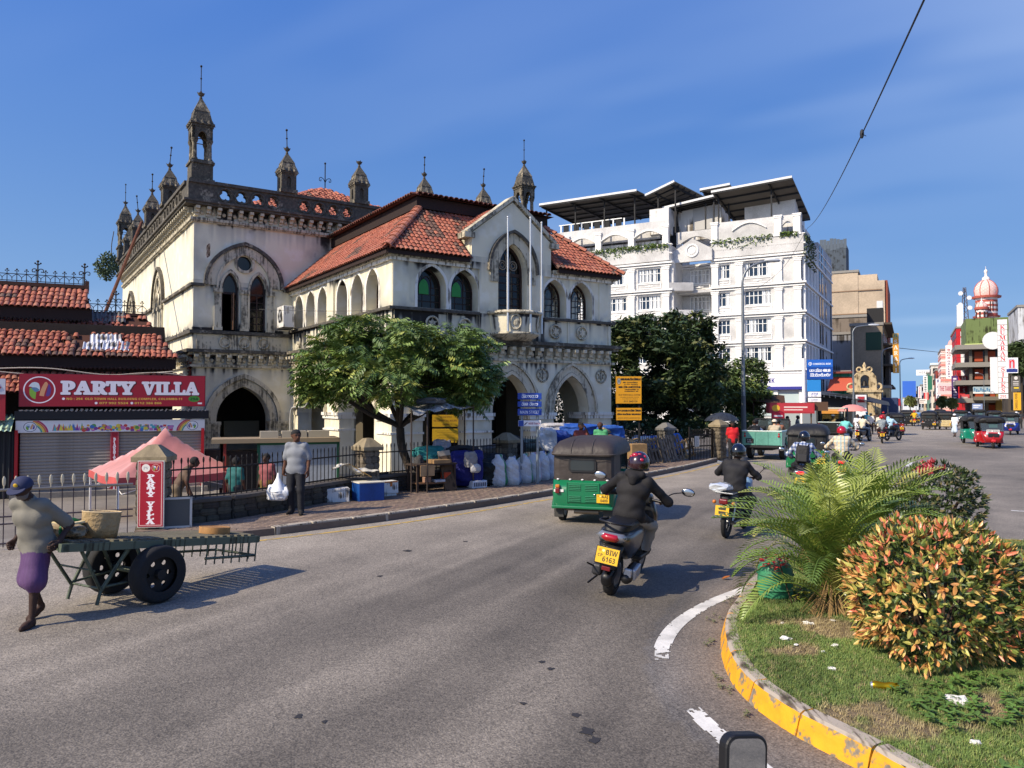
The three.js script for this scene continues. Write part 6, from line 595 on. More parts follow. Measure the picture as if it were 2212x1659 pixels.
const K=structure(thing('kerb','yellow painted kerb blocks round the traffic island',null));delete K.userData.category;const edge=ISL.slice(0);let L=0;const start=0;const line=edge.slice(0,62).map((p)=>p);const tl=plen(line);for(let s=0,i=0;s<tl-.2;i++){const l=.62+.16*r(),n=4,pr=[];const prof=[[.0,-.02],[.035,.1],[.055,.155],[.08,.175],[.17,.178],[.17,-.02]];const g2=[];for(let k=0;k<=n;k++){const a=along(line,Math.min(s+.008+(l-.016)*k/n,tl-.01));const nx=-a.uz,nz=a.ux,sg=inside(ISL,a.x+nx*.2,a.z+nz*.2)?1:-1;pr.push(prof.map(([o,y])=>V(a.x+nx*sg*(o+.006*r()),y+(y>0?.006*(r()-.5):0),a.z+nz*sg*o)));}const b=mb(),tp=mb();for(let k=0;k<n;k++)for(let q=0;q<prof.length-1;q++)(q>=2&&q<4?tp:b).quad(pr[k][q],pr[k+1][q],pr[k+1][q+1],pr[k][q+1]);for(const e of[0,n])for(let q=1;q<prof.length-1;q++)b.quad(pr[e][0],pr[e][q],pr[e][q+1],pr[e][0]);const kb=put('kerb_block',triUV(b.geo()),ym,K);put('block_top',triUV(tp.geo()),gm,kb);s+=l;}
}
function bush(label,c,R,seed,nShow,nRest,color,leafL,o={}){
const t=thing('clipped_bush',label,'bush',[c[0],lawnH(c[0],c[2]),c[2]]),r=rng(seed),g=leafGeo(leafL,leafL*.36,.3,.25),list=[],y0=lawnH(c[0],c[2]),cy=c[1]-y0;
const surf=(x,y,z)=>{const p=2.5,d=Math.pow(Math.pow(Math.abs(x),p)+Math.pow(Math.abs(y),p)+Math.pow(Math.abs(z),p),1/p);return 1/d;};
for(let i=0;i<(nShow+nRest)/6;i++){let[x,y,z,d0]=rnd3(r);const s=surf(x,y,z),depth=r()<.68?.94+.1*r():.6+.36*r(),bump=1+.17*(n3(x*s*3+seed,y*s*3,z*s*3,4)-.5)*2;const p=V(x*s*R[0]*depth*bump,cy+y*s*R[1]*depth*bump,z*s*R[2]*depth*bump),nrm=V(x*s/R[0],y*s/R[1]+.35,z*s/R[2]).normalize().add(V(r()-.5,r()-.5,r()-.5).multiplyScalar(.9)).normalize();if(p.y<.04)continue;const q=new THREE.Quaternion().setFromUnitVectors(V(0,0,1),nrm),n=5+Math.floor(r()*3),roll=r()*6.28,tip=depth>.92;
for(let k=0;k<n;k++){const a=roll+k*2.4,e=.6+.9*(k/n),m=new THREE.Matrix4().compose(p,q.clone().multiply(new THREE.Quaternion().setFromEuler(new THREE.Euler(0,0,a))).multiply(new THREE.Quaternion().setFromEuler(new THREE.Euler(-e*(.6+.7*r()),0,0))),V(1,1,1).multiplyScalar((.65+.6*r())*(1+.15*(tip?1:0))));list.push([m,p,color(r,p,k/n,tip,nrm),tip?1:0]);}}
const camL=V(0,2.4,0).sub(t.position);const vis=(e)=>-(e[3]*3)-e[1].clone().sub(V(0,cy,0)).normalize().dot(camL.clone().normalize())*2;list.sort((a,b)=>vis(a)-vis(b));const mats=new Map();const ms=[],cs=[];const qm=(c2)=>{const k=c2.map((v)=>Math.round(v*16)).join();if(!mats.has(k)){const m=new THREE.MeshPhysicalMaterial({roughness:.38,transmission:.12,thickness:0,side:THREE.DoubleSide});m.color.setRGB(...c2);mats.set(k,m);}return mats.get(k);};
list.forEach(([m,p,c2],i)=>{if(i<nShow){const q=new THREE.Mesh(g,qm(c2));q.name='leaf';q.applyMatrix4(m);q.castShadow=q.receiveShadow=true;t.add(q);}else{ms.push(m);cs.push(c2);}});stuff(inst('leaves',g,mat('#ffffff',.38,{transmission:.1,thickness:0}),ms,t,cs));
const st=mb();for(let i=0;i<9;i++){const a=r()*6.28;st.tube([[Math.cos(a)*.06,0,Math.sin(a)*.06],[Math.cos(a)*R[0]*.3,cy*.6,Math.sin(a)*R[2]*.3],[Math.cos(a)*R[0]*.75,cy+R[1]*(r()-.2),Math.sin(a)*R[2]*.75]],.014,8,5);}stuff(st.mesh('branches',mat('#3c2f24',.95),t));return t;
}
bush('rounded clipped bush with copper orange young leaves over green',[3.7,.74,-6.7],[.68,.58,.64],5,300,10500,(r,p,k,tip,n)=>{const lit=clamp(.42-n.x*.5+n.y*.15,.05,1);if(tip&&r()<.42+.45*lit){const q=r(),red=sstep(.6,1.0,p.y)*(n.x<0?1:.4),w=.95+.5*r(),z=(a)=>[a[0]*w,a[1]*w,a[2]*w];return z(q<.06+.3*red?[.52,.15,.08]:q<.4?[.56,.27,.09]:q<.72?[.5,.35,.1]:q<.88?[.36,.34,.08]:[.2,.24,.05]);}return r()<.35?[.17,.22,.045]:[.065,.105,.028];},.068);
bush('dark green clipped bush with red top shoots behind the palm',[6.15,.98,-11.1],[.52,.5,.5],15,0,4200,(r,p,k,tip,n)=>(tip&&p.y>1.15&&hash(Math.floor(p.x*6),3,Math.floor(p.z*3))<.3?[.4,.05,.06]:r()<.15?[.2,.17,.08]:[.05,.075,.025]),.07);
function palm(label,c,n,len,seed,o={}){
const t=thing('areca_palm',label,'palm',[c[0],lawnH(c[0],c[1]),c[1]]),r=rng(seed);const mats=[[.22,.31,.05],[.16,.25,.04],[.3,.35,.07],[.38,.36,.09],[.1,.17,.032]].map((k)=>{const m=new THREE.MeshPhysicalMaterial({roughness:.42,transmission:.15,thickness:0,side:THREE.DoubleSide});m.color.setRGB(...k);return m;}),dryM=mat('#8f6b42',.9);
for(let i=0;i<n;i++){const a=i*2.399+r()*.5,el=o.up?.9+.6*r():.35+1.15*r(),L=len*(.75+.5*r()),dir=V(Math.cos(a),0,Math.sin(a)),pts=[],old=el<.55&&r()<.4;let p=V(dir.x*.06,.1+.25*r(),dir.z*.06),ang=el+.35;for(let k=0;k<=8;k++){pts.push(p.clone());p=p.clone().add(dir.clone().multiplyScalar(Math.cos(ang)*L/8)).add(V(0,Math.sin(ang)*L/8,0));ang-=(.1+.22*r())*(1.5-el*.5);}
const cv=new THREE.CatmullRomCurve3(pts),pos=[],rach=new THREE.TubeGeometry(cv,14,.007,4),nl=34,side=V(-dir.z,0,dir.x);for(let k=4;k<nl;k++){const u=k/nl,q=cv.getPoint(u),tg=cv.getTangent(u),up=side.clone().cross(tg).normalize();if(up.y<0)up.negate();const ll=L*.26*Math.sin(Math.PI*(.12+.85*u))*(.85+.3*r());for(const s of[-1,1]){const d=side.clone().multiplyScalar(s*.85).addScaledVector(tg,.75).addScaledVector(up,.42+.15*r()).normalize(),e=q.clone().addScaledVector(d,ll).add(V(0,-ll*.22,0)),m2=q.clone().addScaledVector(d,ll*.5),w=tg.clone().multiplyScalar(.0125);pos.push(...q.toArray(),...m2.clone().add(w).toArray(),...m2.clone().sub(w).toArray(),...m2.clone().add(w).toArray(),...e.toArray(),...m2.clone().sub(w).toArray());}}
const g=new THREE.BufferGeometry();g.setAttribute('position',new THREE.Float32BufferAttribute(pos,3));g.computeVertexNormals();mb().add(g).add(rach).mesh('frond',old?dryM:mats[Math.floor(r()*(el>1?3:5))],t);}
const sk=mb();for(let i=0;i<170;i++){const a=r()*6.28,q=.08+.26*r(),h=.1+.34*r();sk.quad(V(Math.cos(a)*.05,h,Math.sin(a)*.05),V(Math.cos(a)*.05+.01,h,Math.sin(a)*.05),V(Math.cos(a+.2)*q+.008,.0,Math.sin(a+.2)*q),V(Math.cos(a+.2)*q,.0,Math.sin(a+.2)*q));}stuff(sk.mesh('dry_skirt',mat('#9a7d52',.95),t));return t;
}
palm('areca palm clump with a straw skirt left of the copper bush',[3.36,-8.15],62,1.28,3);palm('tall areca palm clump behind the first palm',[4.5,-9.8],60,1.28,4,{up:true});palm('low palm clump at the rear of the island',[4.3,-11.0],30,1.2,6,{up:true});
const LITTER=['crumpled white paper nearest the curved kerb on the grass','white scrap left of the pair below the straw skirt','white scrap right of the pair below the straw skirt','white scrap between the palm skirt and the copper bush','largest crumpled white paper right of the drink can','small white scrap left of the drink can on the grass','pale scrap midway between straw skirt and drink can','tiny pale crumb left of the midway scrap','white scrap nearest the bottom edge of the picture','tiny scrap just right of the kerbside paper','tiny scrap on the grass nearest the palm skirt'];
{
const p=V(3.05,0,-8.95);p.y=lawnH(p.x,p.z);const d=thing('plastic_drum','faded green plastic drum lying under the palm fronds','drum',p);mb().lathe([[0,0],[.17,.0],[.19,.04],[.2,.2],[.19,.36],[.16,.4],[.06,.42],[0,.42]],0,0,0,20).mesh('body',mat('#3f8a63',.45),d);for(const y of[.12,.28])mb().tor(.197,.012,0,y,0,Math.PI/2).mesh('hoop',mat('#377a58',.45),d);
const c=thing('croton_plant','small croton with red and yellow leaves beside the green drum','plant',[3.12,p.y,-8.6]),r=rng(71),ms=[],cs=[];for(let i=0;i<90;i++){const[x,y,z]=rnd3(r);ms.push(Mx(x*.14+.14,.16+y*.14,z*.12,-.5*r(),r()*6.28,0));cs.push(r()<.5?[.35,.34,.03]:[.12,.2,.04]);}for(let i=0;i<60;i++){const[x,y,z]=rnd3(r);ms.push(Mx(x*.16-.2,.5+y*.14,z*.14,-.5*r(),r()*6.28,0));cs.push([.55,.05,.04]);}stuff(inst('leaves',leafGeo(.1,.035),leafM,ms,c,cs));mb().bar([0,0,0],[-.15,.5,0],.008).bar([0,0,0],[.1,.2,0],.008).mesh('stem',mat('#4a3a28'),c);
const q=gnd(1912,1484,.2);q.y=lawnH(q.x,q.z)+.028;const can=thing('drink_can','crushed gold drink can with silver ends on the grass','can',q,-.25),gold=mat('#c9a21c',.28,{metalness:.85}),tin=mat('#c9ccd2',.3,{metalness:.8});const ca=grp('can_body',can);ca.rotation.z=Math.PI/2;mb().lathe([[.026,-.1],[.034,-.085],[.034,-.03],[.026,.0],[.03,.03],[.034,.06],[.034,.085],[.026,.1]],0,0,0,18).mesh('shell',gold,ca);mb().cyl(.027,.032,.012,0,-.102,0,16).cyl(.03,.022,.012,0,.1,0,16).mesh('end',tin,ca);
const lit=[[1697,1383,.05],[1742,1350,.03],[1752,1352,.03],[1800,1348,.025],[2070,1522,.07],[1797,1447,.03],[1803,1402,.03],[1778,1414,.022],[2107,1606,.035],[1720,1396,.018],[1690,1348,.02]];lit.forEach(([x,y,s],i)=>{const w=gnd(x,y,.18);w.y=lawnH(w.x,w.z)+.015;const g=new THREE.IcosahedronGeometry(s,1),pp=g.attributes.position;for(let k=0;k<pp.count;k++){const n=.55+.9*hash(Math.round(pp.getX(k)*999),Math.round(pp.getZ(k)*999)+i,Math.round(pp.getY(k)*999));pp.setXYZ(k,pp.getX(k)*n,pp.getY(k)*n*.45,pp.getZ(k)*n);}g.computeVertexNormals();const m=put('litter_paper',triUV(g),mat('#dcdad4',.8),null);m.position.copy(w);tag(m,LITTER[i],'litter','white litter scraps on the grass');});
const lf=gnd(1559,1253);const f=put('fallen_leaf',leafGeo(.13,.07,.6,-.3),mat('#9a5a22',.8),null);f.position.set(lf.x,.012,lf.z);f.rotation.y=1.8;tag(f,'dry orange leaf lying on the road','leaf');
}
// -- people: one continuous body from a smooth field over a posed skeleton
function fieldMesh(bones,cell,k,lump=0){
const lo=[1e9,1e9,1e9],hi=[-1e9,-1e9,-1e9];for(const b of bones)for(const[p,r]of[[b[0],b[2]],[b[1],b[3]]])for(let i=0;i<3;i++){lo[i]=Math.min(lo[i],p[i]-r*1.3-.03-2*cell);hi[i]=Math.max(hi[i],p[i]+r*1.3+.03+2*cell);}
const n=lo.map((l,i)=>Math.ceil((hi[i]-l)/cell)+1),F=new Float32Array(n[0]*n[1]*n[2]).fill(1),dist=(b,x,y,z)=>{const A=b[0],B=b[1],ux=B[0]-A[0],uy=B[1]-A[1],uz=B[2]-A[2],L=ux*ux+uy*uy+uz*uz,t=L>1e-9?clamp(((x-A[0])*ux+(y-A[1])*uy+(z-A[2])*uz)/L,0,1):0;return Math.hypot(x-A[0]-ux*t,y-A[1]-uy*t,(z-A[2]-uz*t)*(b[5]||1))-lerp(b[2],b[3],t);};
for(const b of bones){const m=Math.max(b[2],b[3])*1.25+k+2*cell,i0=[],i1=[];for(let i=0;i<3;i++){i0[i]=Math.max(0,Math.floor((Math.min(b[0][i],b[1][i])-m-lo[i])/cell));i1[i]=Math.min(n[i]-1,Math.ceil((Math.max(b[0][i],b[1][i])+m-lo[i])/cell));}
for(let z=i0[2];z<=i1[2];z++)for(let y=i0[1];y<=i1[1];y++)for(let x=i0[0];x<=i1[0];x++){const o=(z*n[1]+y)*n[0]+x,d=dist(b,lo[0]+x*cell,lo[1]+y*cell,lo[2]+z*cell),e=F[o],h=Math.max(k-Math.abs(d-e),0)/k;F[o]=Math.min(d,e)-h*h*k*.25;}}
if(lump)for(let z=0,o=0;z<n[2];z++)for(let y=0;y<n[1];y++)for(let x=0;x<n[0];x++,o++)if(Math.abs(F[o])<.05){const X=lo[0]+x*cell,Y=lo[1]+y*cell,Z=lo[2]+z*cell;F[o]+=lump*(n3(X*11+Y*6,Y*9,Z*11-Y*4,2)-.5);}
const id=new Int32Array(F.length).fill(-1),P=[],C=[],N=[],tri=[],O=[0,1,n[0],n[0]+1,n[0]*n[1],n[0]*n[1]+1,n[0]*n[1]+n[0],n[0]*n[1]+n[0]+1],Ed=[[0,1],[0,2],[0,4],[1,3],[1,5],[2,3],[2,6],[3,7],[4,5],[4,6],[5,7],[6,7]];
for(let z=0;z<n[2]-1;z++)for(let y=0;y<n[1]-1;y++)for(let x=0;x<n[0]-1;x++){const o=(z*n[1]+y)*n[0]+x;let s=0;for(let c=0;c<8;c++)if(F[o+O[c]]<0)s++;if(!s||s===8)continue;let c0=0,q=[0,0,0];for(const[a,b]of Ed){const fa=F[o+O[a]],fb=F[o+O[b]];if(fa<0===fb<0)continue;const t=fa/(fa-fb);for(let i=0;i<3;i++)q[i]+=((a>>i)&1)*(1-t)+((b>>i)&1)*t;c0++;}id[o]=P.length/3;const X=lo[0]+(x+q[0]/c0)*cell,Y=lo[1]+(y+q[1]/c0)*cell,Z=lo[2]+(z+q[2]/c0)*cell;P.push(X,Y,Z);let best=1e9,bc;for(const b of bones){const d=dist(b,X,Y,Z);if(d<best){best=d;bc=b[4];}}if(typeof bc==='function')bc=bc(X,Y,Z);C.push(...bc);}
const quad=(a,b,c,d,flip)=>{if(a<0||b<0||c<0||d<0)return;flip?tri.push(a,c,b,b,c,d):tri.push(a,b,c,b,d,c);},sx=1,sy=n[0],sz=n[0]*n[1];
for(let z=1;z<n[2]-1;z++)for(let y=1;y<n[1]-1;y++)for(let x=1;x<n[0]-1;x++){const o=z*sz+y*sy+x,a=F[o]<0;if(a!==F[o+sx]<0)quad(id[o-sy-sz],id[o-sz],id[o-sy],id[o],!a);if(a!==F[o+sy]<0)quad(id[o-sx-sz],id[o-sx],id[o-sz],id[o],!a);if(a!==F[o+sz]<0)quad(id[o-sx-sy],id[o-sy],id[o-sx],id[o],!a);}
const g=new THREE.BufferGeometry();g.setAttribute('position',new THREE.Float32BufferAttribute(P,3));g.setAttribute('color',new THREE.Float32BufferAttribute(C,3));g.setIndex(tri);g.computeVertexNormals();g.setAttribute('uv',new THREE.Float32BufferAttribute(P.flatMap((v,i)=>(i%3===2?[]:[v*3+(i%3?0:P[i+2]||0)])),2));return g;
}
const LIN=(h)=>{const c=new THREE.Color(h);return[c.r,c.g,c.b];};
const bodyM=mat('#ffffff',.78,{vertexColors:true,bumpMap:rep(T.fine,.6),bumpScale:.002}),add3=(a,b)=>[a[0]+b[0],a[1]+b[1],a[2]+b[2]],mixp=(a,b,t)=>mix3(a,b,t);
function person(label,pos,turn,J,o={}){
const t=thing('person',label,'person',pos,turn,o.group),S=o.scale||1,skin=LIN(o.skin||'#4a2c1d'),sh=o.shirtFn||LIN(o.shirt||'#888888'),tr=LIN(o.trousers||'#222222'),shoe=LIN(o.shoes||'#1a1512'),cell=o.cell||.03,B=[],near=cell<.02,b=(a,c,r0,r1,col,st)=>B.push([a,c,r0,r1,col,st]);
const s00=LIN(o.sarong||'#000000'),stripe0=(x,y,z)=>{const q=.75+.5*((Math.sin(Math.atan2(x,z+.02)*34)>.55)?.6:.35);return[s00[0]*q,s00[1]*q,s00[2]*q];};
const hips=J.hip,side=[[1,'L'],[-1,'R']],fat=o.fat||1;const lr=(p,d)=>[[p[0]+d,p[1],p[2]],[p[0]-d,p[1],p[2]]];
const mid=mixp(hips,J.che,.45),[hl,hr]=lr(hips,.075),[ml,mr]=lr(mid,.055),[cl,cr]=lr(J.che,.085);
const hemY=hips[1]-(o.shirtLow?.09:0),over=(low)=>(x,y,z)=>{const c=y>hemY+.012*Math.sin(x*30)?sh:low;return typeof c==='function'?c(x,y,z):c;};b(hl,hr,.122*fat,.122*fat,o.longShirt?sh:o.shirtLow?over(tr):tr);b(ml,mr,.126*fat,.126*fat,sh,1.05);b(cl,cr,.125*fat,.125*fat,sh,1.1);b(mid,J.che,.12*fat,.13*fat,sh);b(hips,mid,.133*fat,.13*fat,o.shirtLow?over(o.sarong?(x,y,z)=>stripe0(x,y,z):tr):sh);
b(J.shL,J.shR,.072,.072,sh);b(J.che,J.nec,.09,.062,sh);b(J.nec,mixp(J.nec,J.head,.6),.054,.05,skin);
for(const[s,k]of side){const shd=J['sh'+k],el=J['el'+k],ha=J['ha'+k],m1=mixp(shd,el,o.sleeve===undefined?.72:Math.min(o.sleeve,1));b(shd,m1,.068,.058+(o.loose||0),sh);if(o.sleeve>1){b(el,mixp(el,ha,.9),.055,.042,sh);b(m1,el,.058,.054,sh);}else{b(m1,el,.044,.04,skin);b(el,ha,.041,.028,skin);}
const kn=J['kn'+k],an=J['an'+k],to=J['to'+k],hp=[hips[0]+s*.085,hips[1]-.02,hips[2]];if(!o.sarong){b(hp,kn,.102*fat,.076,o.shirtLow?over(tr):tr);b(kn,o.barefootShort?mixp(kn,an,.3):an,.074,.064,tr);}else b(hp,kn,.08,.056,skin);if(o.sarong||o.barefootShort)b(kn,an,.052,.034,skin);const heel=add3(an,[0,-.035,0]);b(add3(an,[0,-.03,-.02]),mixp(heel,to,.6),.036,.034,o.sandals?skin:shoe);b(mixp(heel,to,.5),to,.04,.026,o.sandals?skin:shoe);
if(o.sandals)b(add3(an,[0,-.066,-.03]),add3(to,[0,-.02,.01]),.016,.014,shoe);}
if(o.sarong){const kl=J.knL,kr=J.knR,stripe=o.shirtLow?over(stripe0):stripe0,hem=o.hem||.5;b(hl,hr,.13,.13,stripe);for(const kx of[kl,kr]){const e=mixp(hips,kx,hem<1?hem+.45:1);b(hips,e,.135,.125,stripe);}b(mixp(hips,kl,.9),mixp(hips,kr,.9),.1,.1,stripe);b(hips,mixp(mixp(hips,kl,.95),mixp(hips,kr,.95),.5),.13,.12,stripe);}
const body=[fieldMesh(B,cell,o.k||.035,o.lump===undefined?(near?.03:.012):o.lump)];
const hd=new THREE.Quaternion().setFromEuler(new THREE.Euler(o.nod||0,o.headTurn||0,o.tilt||0,'YXZ')),H=(x,y,z)=>{const v=V(x,y,z).applyQuaternion(hd);return[J.head[0]+v.x,J.head[1]+v.y,J.head[2]+v.z];},K=[];const hair=LIN(o.hair||'#0d0b0a'),dark=mul3(skin,.55),eyeW=[.02,.015,.012],beard=o.beard?LIN(o.beard):skin;
const hcol=(x,y,z)=>{const v=V(x-J.head[0],y-J.head[1],z-J.head[2]).applyQuaternion(hd.clone().invert());if(o.bald)return v.y<.06&&v.y>-.04&&v.z<.02&&Math.abs(v.x)>.05?hair:skin;return v.y>.055-v.z*.12+.02*Math.sin(v.x*70)||(v.z<-.015&&v.y>-.05)?hair:skin;};
K.push([H(0,.03,-.012),H(0,.03,-.012),.093,.093,hcol],[H(0,.02,.022),H(0,-.01,.03),.077,.068,hcol],[H(.022,-.075,.045),H(-.022,-.075,.045),.036,.036,beard],[H(0,-.05,.03),H(0,-.02,.03),.058,.062,beard===skin?skin:(x,y)=>(y<J.head[1]-.045?beard:skin)],[H(0,.012,.098),H(0,-.022,.113),.009,.016,skin],[H(.03,.022,.092),H(.03,.022,.092),.012,.012,eyeW],[H(-.03,.022,.092),H(-.03,.022,.092),.012,.012,eyeW],[H(.045,.04,.085),H(-.045,.04,.085),.012,.012,dark],[H(.022,-.055,.093),H(-.022,-.055,.093),.009,.009,beard===skin?mul3(skin,.7):beard],[H(.082,.0,.0),H(.085,.025,-.01),.016,.02,skin],[H(-.082,.0,.0),H(-.085,.025,-.01),.016,.02,skin],[H(0,-.06,-.01),mixp(J.nec,J.head,.2),.05,.054,skin]);
body.push(fieldMesh(K,near?.0085:.02,.018));
if(!o.noHands)for(const[s,k]of side){const ha=V(...J['ha'+k]),el=V(...J['el'+k]),dir=(J['fd'+k]?V(...J['fd'+k]):ha.clone().sub(el)).normalize(),nrm=V(...(J['pn'+k]||[-s,0,0])).normalize(),wid=nrm.clone().cross(dir).normalize(),pn=dir.clone().cross(wid).normalize().multiplyScalar(nrm.dot(dir.clone().cross(wid))<0?-1:1),at=(u,v,w)=>ha.clone().addScaledVector(dir,u).addScaledVector(wid,v).addScaledVector(pn,w).toArray(),c=J['curl'+k]===undefined?.35:J['curl'+k],Q=[],glove=o.gloves?LIN(o.gloves):skin;Q.push([at(0,.012,0),at(.07,.026,0),.02,.017,glove],[at(0,-.012,0),at(.07,-.026,0),.02,.017,glove],[at(-.05,0,0),at(.02,0,0),.026,.026,glove]);[[.03,.072],[.01,.082],[-.011,.076],[-.031,.06]].forEach(([v,l])=>{let u=.075,w=0,a=c*.5,p=at(u,v,w);for(let j=0;j<3;j++){const seg=l*(j?.3:.42),u2=u+Math.cos(a)*seg,w2=w+Math.sin(a)*seg,q=at(u2,v,w2);Q.push([p,q,.0095-j*.0008,.0088-j*.0008,glove]);u=u2;w=w2;p=q;a+=c;}});Q.push([at(.01,.03,.005),at(.045,.055,.02),.013,.011,glove],[at(.045,.055,.02),at(.075,.05,.035),.011,.009,glove]);if(near)body.push(fieldMesh(Q,.005,.006));else body.push(fieldMesh(Q.slice(0,3).concat(Q.slice(3).filter((_,i)=>i%3!==2)),.016,.01));}
const geo=mergeGeometries(body);put('body',geo,bodyM,t);
if(o.helmet){const g=grp('helmet',t);g.position.set(...J.head);g.quaternion.copy(hd);mb().add(new THREE.SphereGeometry(.15,24,18,0,6.284,0,2.0),Mx(0,.02,-.005,0,0,0,.95,1.06,1.08)).mesh('shell',o.helmet,g);mb().add(new THREE.SphereGeometry(.154,20,8,.25,2.64,1.2,.62),Mx(0,.02,-.002,0,0,0,.95,1.06,1.1)).mesh('visor',darkGlass,g);mb().tor(.136,.012,0,-.045,-.005,Math.PI/2,0,6,20).mesh('rim',black,g);if(o.helmetMarks){const m=mb();for(const[a,e,s]of[[3.6,1.15,.035],[2.75,.8,.05],[3.3,.62,.03],[2.3,1.0,.03],[4.0,.8,.03]])m.sph(s,Math.sin(a)*Math.sin(e)*.137,.02+Math.cos(e)*.148,Math.cos(a)*Math.sin(e)*.155,1,.7,.6,8,6);m.g.forEach((q)=>put('decal',triUV(q),mat('#a31535',.3),g));}}
if(o.cap){const g=grp('cap',t);g.position.set(...J.head);g.quaternion.copy(hd);mb().add(new THREE.SphereGeometry(.112,20,10,0,6.284,0,1.62),Mx(0,.035,-.004,0,0,0,.98,.95,1.06)).mesh('crown',mat(o.cap,.85),g);if(o.brim!==0)mb().add(new THREE.CylinderGeometry(.1,.1,.012,20),Mx(0,.035,.105,.16,0,0,.92,1,.95)).mesh('brim',mat(o.brimCol||o.cap,.85),g);if(o.badge)mb().sph(.026,0,.085,.1,1,1,.4).mesh('badge',mat(o.badge,.6),g);}
if(o.hairCap){const g=mb().add(new THREE.SphereGeometry(.104,18,12,0,6.284,0,1.75),Mx(0,0,0,-.55,0,0,.96,1,1.05)).mesh('hair',mat(o.hair||'#0d0b0a',.75,{bumpMap:rep(T.fine,.06),bumpScale:.006}),t);g.position.set(...H(0,.037,-.012));g.quaternion.copy(hd);}
if(o.scale)t.scale.setScalar(S);return t;
}
const rotY=(p,a,c=[0,0,0])=>{const x=p[0]-c[0],z=p[2]-c[2];return[c[0]+x*Math.cos(a)+z*Math.sin(a),p[1],c[2]-x*Math.sin(a)+z*Math.cos(a)];};
function standing(o={}){
const s=o.stride||0,L=o.lean||0,f=(y,z)=>[0,y*Math.cos(L*.3),z+Math.sin(L)*Math.max(0,y-.88)],J={hip:[0,.9,0],che:f(1.2,0),nec:f(1.4,0),head:add3(f(1.535,.015),[0,0,.02+L*.1])},c=f(1.345,0);J.shL=add3(c,[.165,0,0]);J.shR=add3(c,[-.165,0,0]);J.elL=o.elL||add3(J.shL,[.06,-.27,-.03-s*.3]);J.elR=o.elR||add3(J.shR,[-.06,-.27,-.03+s*.3]);J.haL=o.haL||add3(J.elL,[.01,-.23,.08]);J.haR=o.haR||add3(J.elR,[-.01,-.23,.08]);
J.anL=[.1,.075,s];J.anR=[-.1,.075+(s>.15?.07:0),-s];J.knL=[.1,.47,s*.62+.03];J.knR=[-.1,.46,-s*.3+.05];J.toL=[.12,.03,s+.17];J.toR=[-.12,.03+(s>.15?-.0:0),-s+.16];return Object.assign(J,o.j||{});
}
function riding(o={}){
const y=o.seat||.78,z=o.z||-.25,L=o.lean===undefined?.22:o.lean,hip=[0,y+.1,z],f=(h,d=0)=>[0,hip[1]+h*Math.cos(L),z+Math.sin(L)*h+d],J={hip,che:f(.31),nec:f(.5,.01),head:f(.645,.04+L*.08)},c=f(.45);J.shL=add3(c,[.175,0,0]);J.shR=add3(c,[-.175,0,0]);const gy=o.gripY||1.0,gz=o.gripZ||.3,gx=o.gripX||.3;J.haL=[gx,gy,gz];J.haR=[-gx,gy,gz];J.elL=[gx+.07,(gy+J.shL[1])/2-.09,(gz+c[2])/2-.06];J.elR=[-gx-.07,J.elL[1],J.elL[2]];J.fdL=[-.9,0,.35];J.fdR=[.9,0,.35];J.pnL=[0,-1,0];J.pnR=[0,-1,0];J.curlL=J.curlR=.8;const fy=o.footY||.33,fz=o.footZ===undefined?.2:o.footZ,fx=o.footX||.16,ky=o.kneeY||y+.0,kz=o.kneeZ||z+.42;for(const[s,k]of[[1,'L'],[-1,'R']]){J['kn'+k]=[s*(fx+.06),ky,kz];J['an'+k]=[s*fx,fy+.08,fz];J['to'+k]=[s*(fx+.02),fy+.03,fz+.17];}return Object.assign(J,o.j||{});
}
// -- vehicles (front towards local +z)
const plateTex=(a,b2,small)=>canvasTex(128,96,(c)=>{c.fillStyle='#e3b31e';c.fillRect(0,0,128,96);c.fillStyle='#2a2318';textFit(c,a,50,42,70,'bold $px sans-serif',42);textFit(c,b2,38,86,76,'bold $px sans-serif',42);c.fillStyle='#4a3d1c';if(small)textFit(c,small,8,60,30,'bold $px sans-serif',26);c.fillStyle='#c98a1a';c.beginPath();c.arc(18,20,9,0,7);c.fill();c.fillStyle='#efe2a8';c.beginPath();c.arc(38,20,8,0,7);c.fill();});
const redLamp=mat('#a5101c',.2,{clearcoat:1}),redDark=mat('#6e0d14',.25,{clearcoat:1}),amber=mat('#c8701a',.25,{clearcoat:1}),clearLens=mat('#d5d9dc',.12,{metalness:.3}),glow=(c,i)=>mat(c,.3,{emissive:c,emissiveIntensity:i}),brakeLit=glow('#d81420',1.2);
const tyre=(r,w,p,x,y,z,name='wheel',spokes,rimM=steel)=>{const g=grp(name,p);g.position.set(x,y,z);const q=Mx(0,0,0,0,0,Math.PI/2);mb().add(new THREE.LatheGeometry([[r*.6,-w*.42],[r*.86,-w*.5],[r*.96,-w*.42],[r,-w*.2],[r,w*.2],[r*.96,w*.42],[r*.86,w*.5],[r*.6,w*.42]].map((k)=>new THREE.Vector2(...k)),32),q).mesh('tyre',rubber,g);if(spokes){const b=mb();b.add(new THREE.TorusGeometry(r*.72,.014,6,28),Mx(0,0,0,0,Math.PI/2,0));b.add(new THREE.CylinderGeometry(.04,.04,w*1.1,10),q);for(let i=0;i<18;i++){const a=i*.349;b.bar([.02*(i%2?1:-1),0,0],[0,Math.cos(a)*r*.72,Math.sin(a)*r*.72],.003,4);}b.mesh('rim',steel,g);}else mb().add(new THREE.LatheGeometry([[0,-w*.25],[r*.3,-w*.25],[r*.5,-w*.4],[r*.62,-w*.44],[r*.62,w*.44],[r*.5,w*.4],[r*.3,w*.25],[0,w*.25]].map((k)=>new THREE.Vector2(...k)),20),q).mesh('rim',rimM,g);return g;};
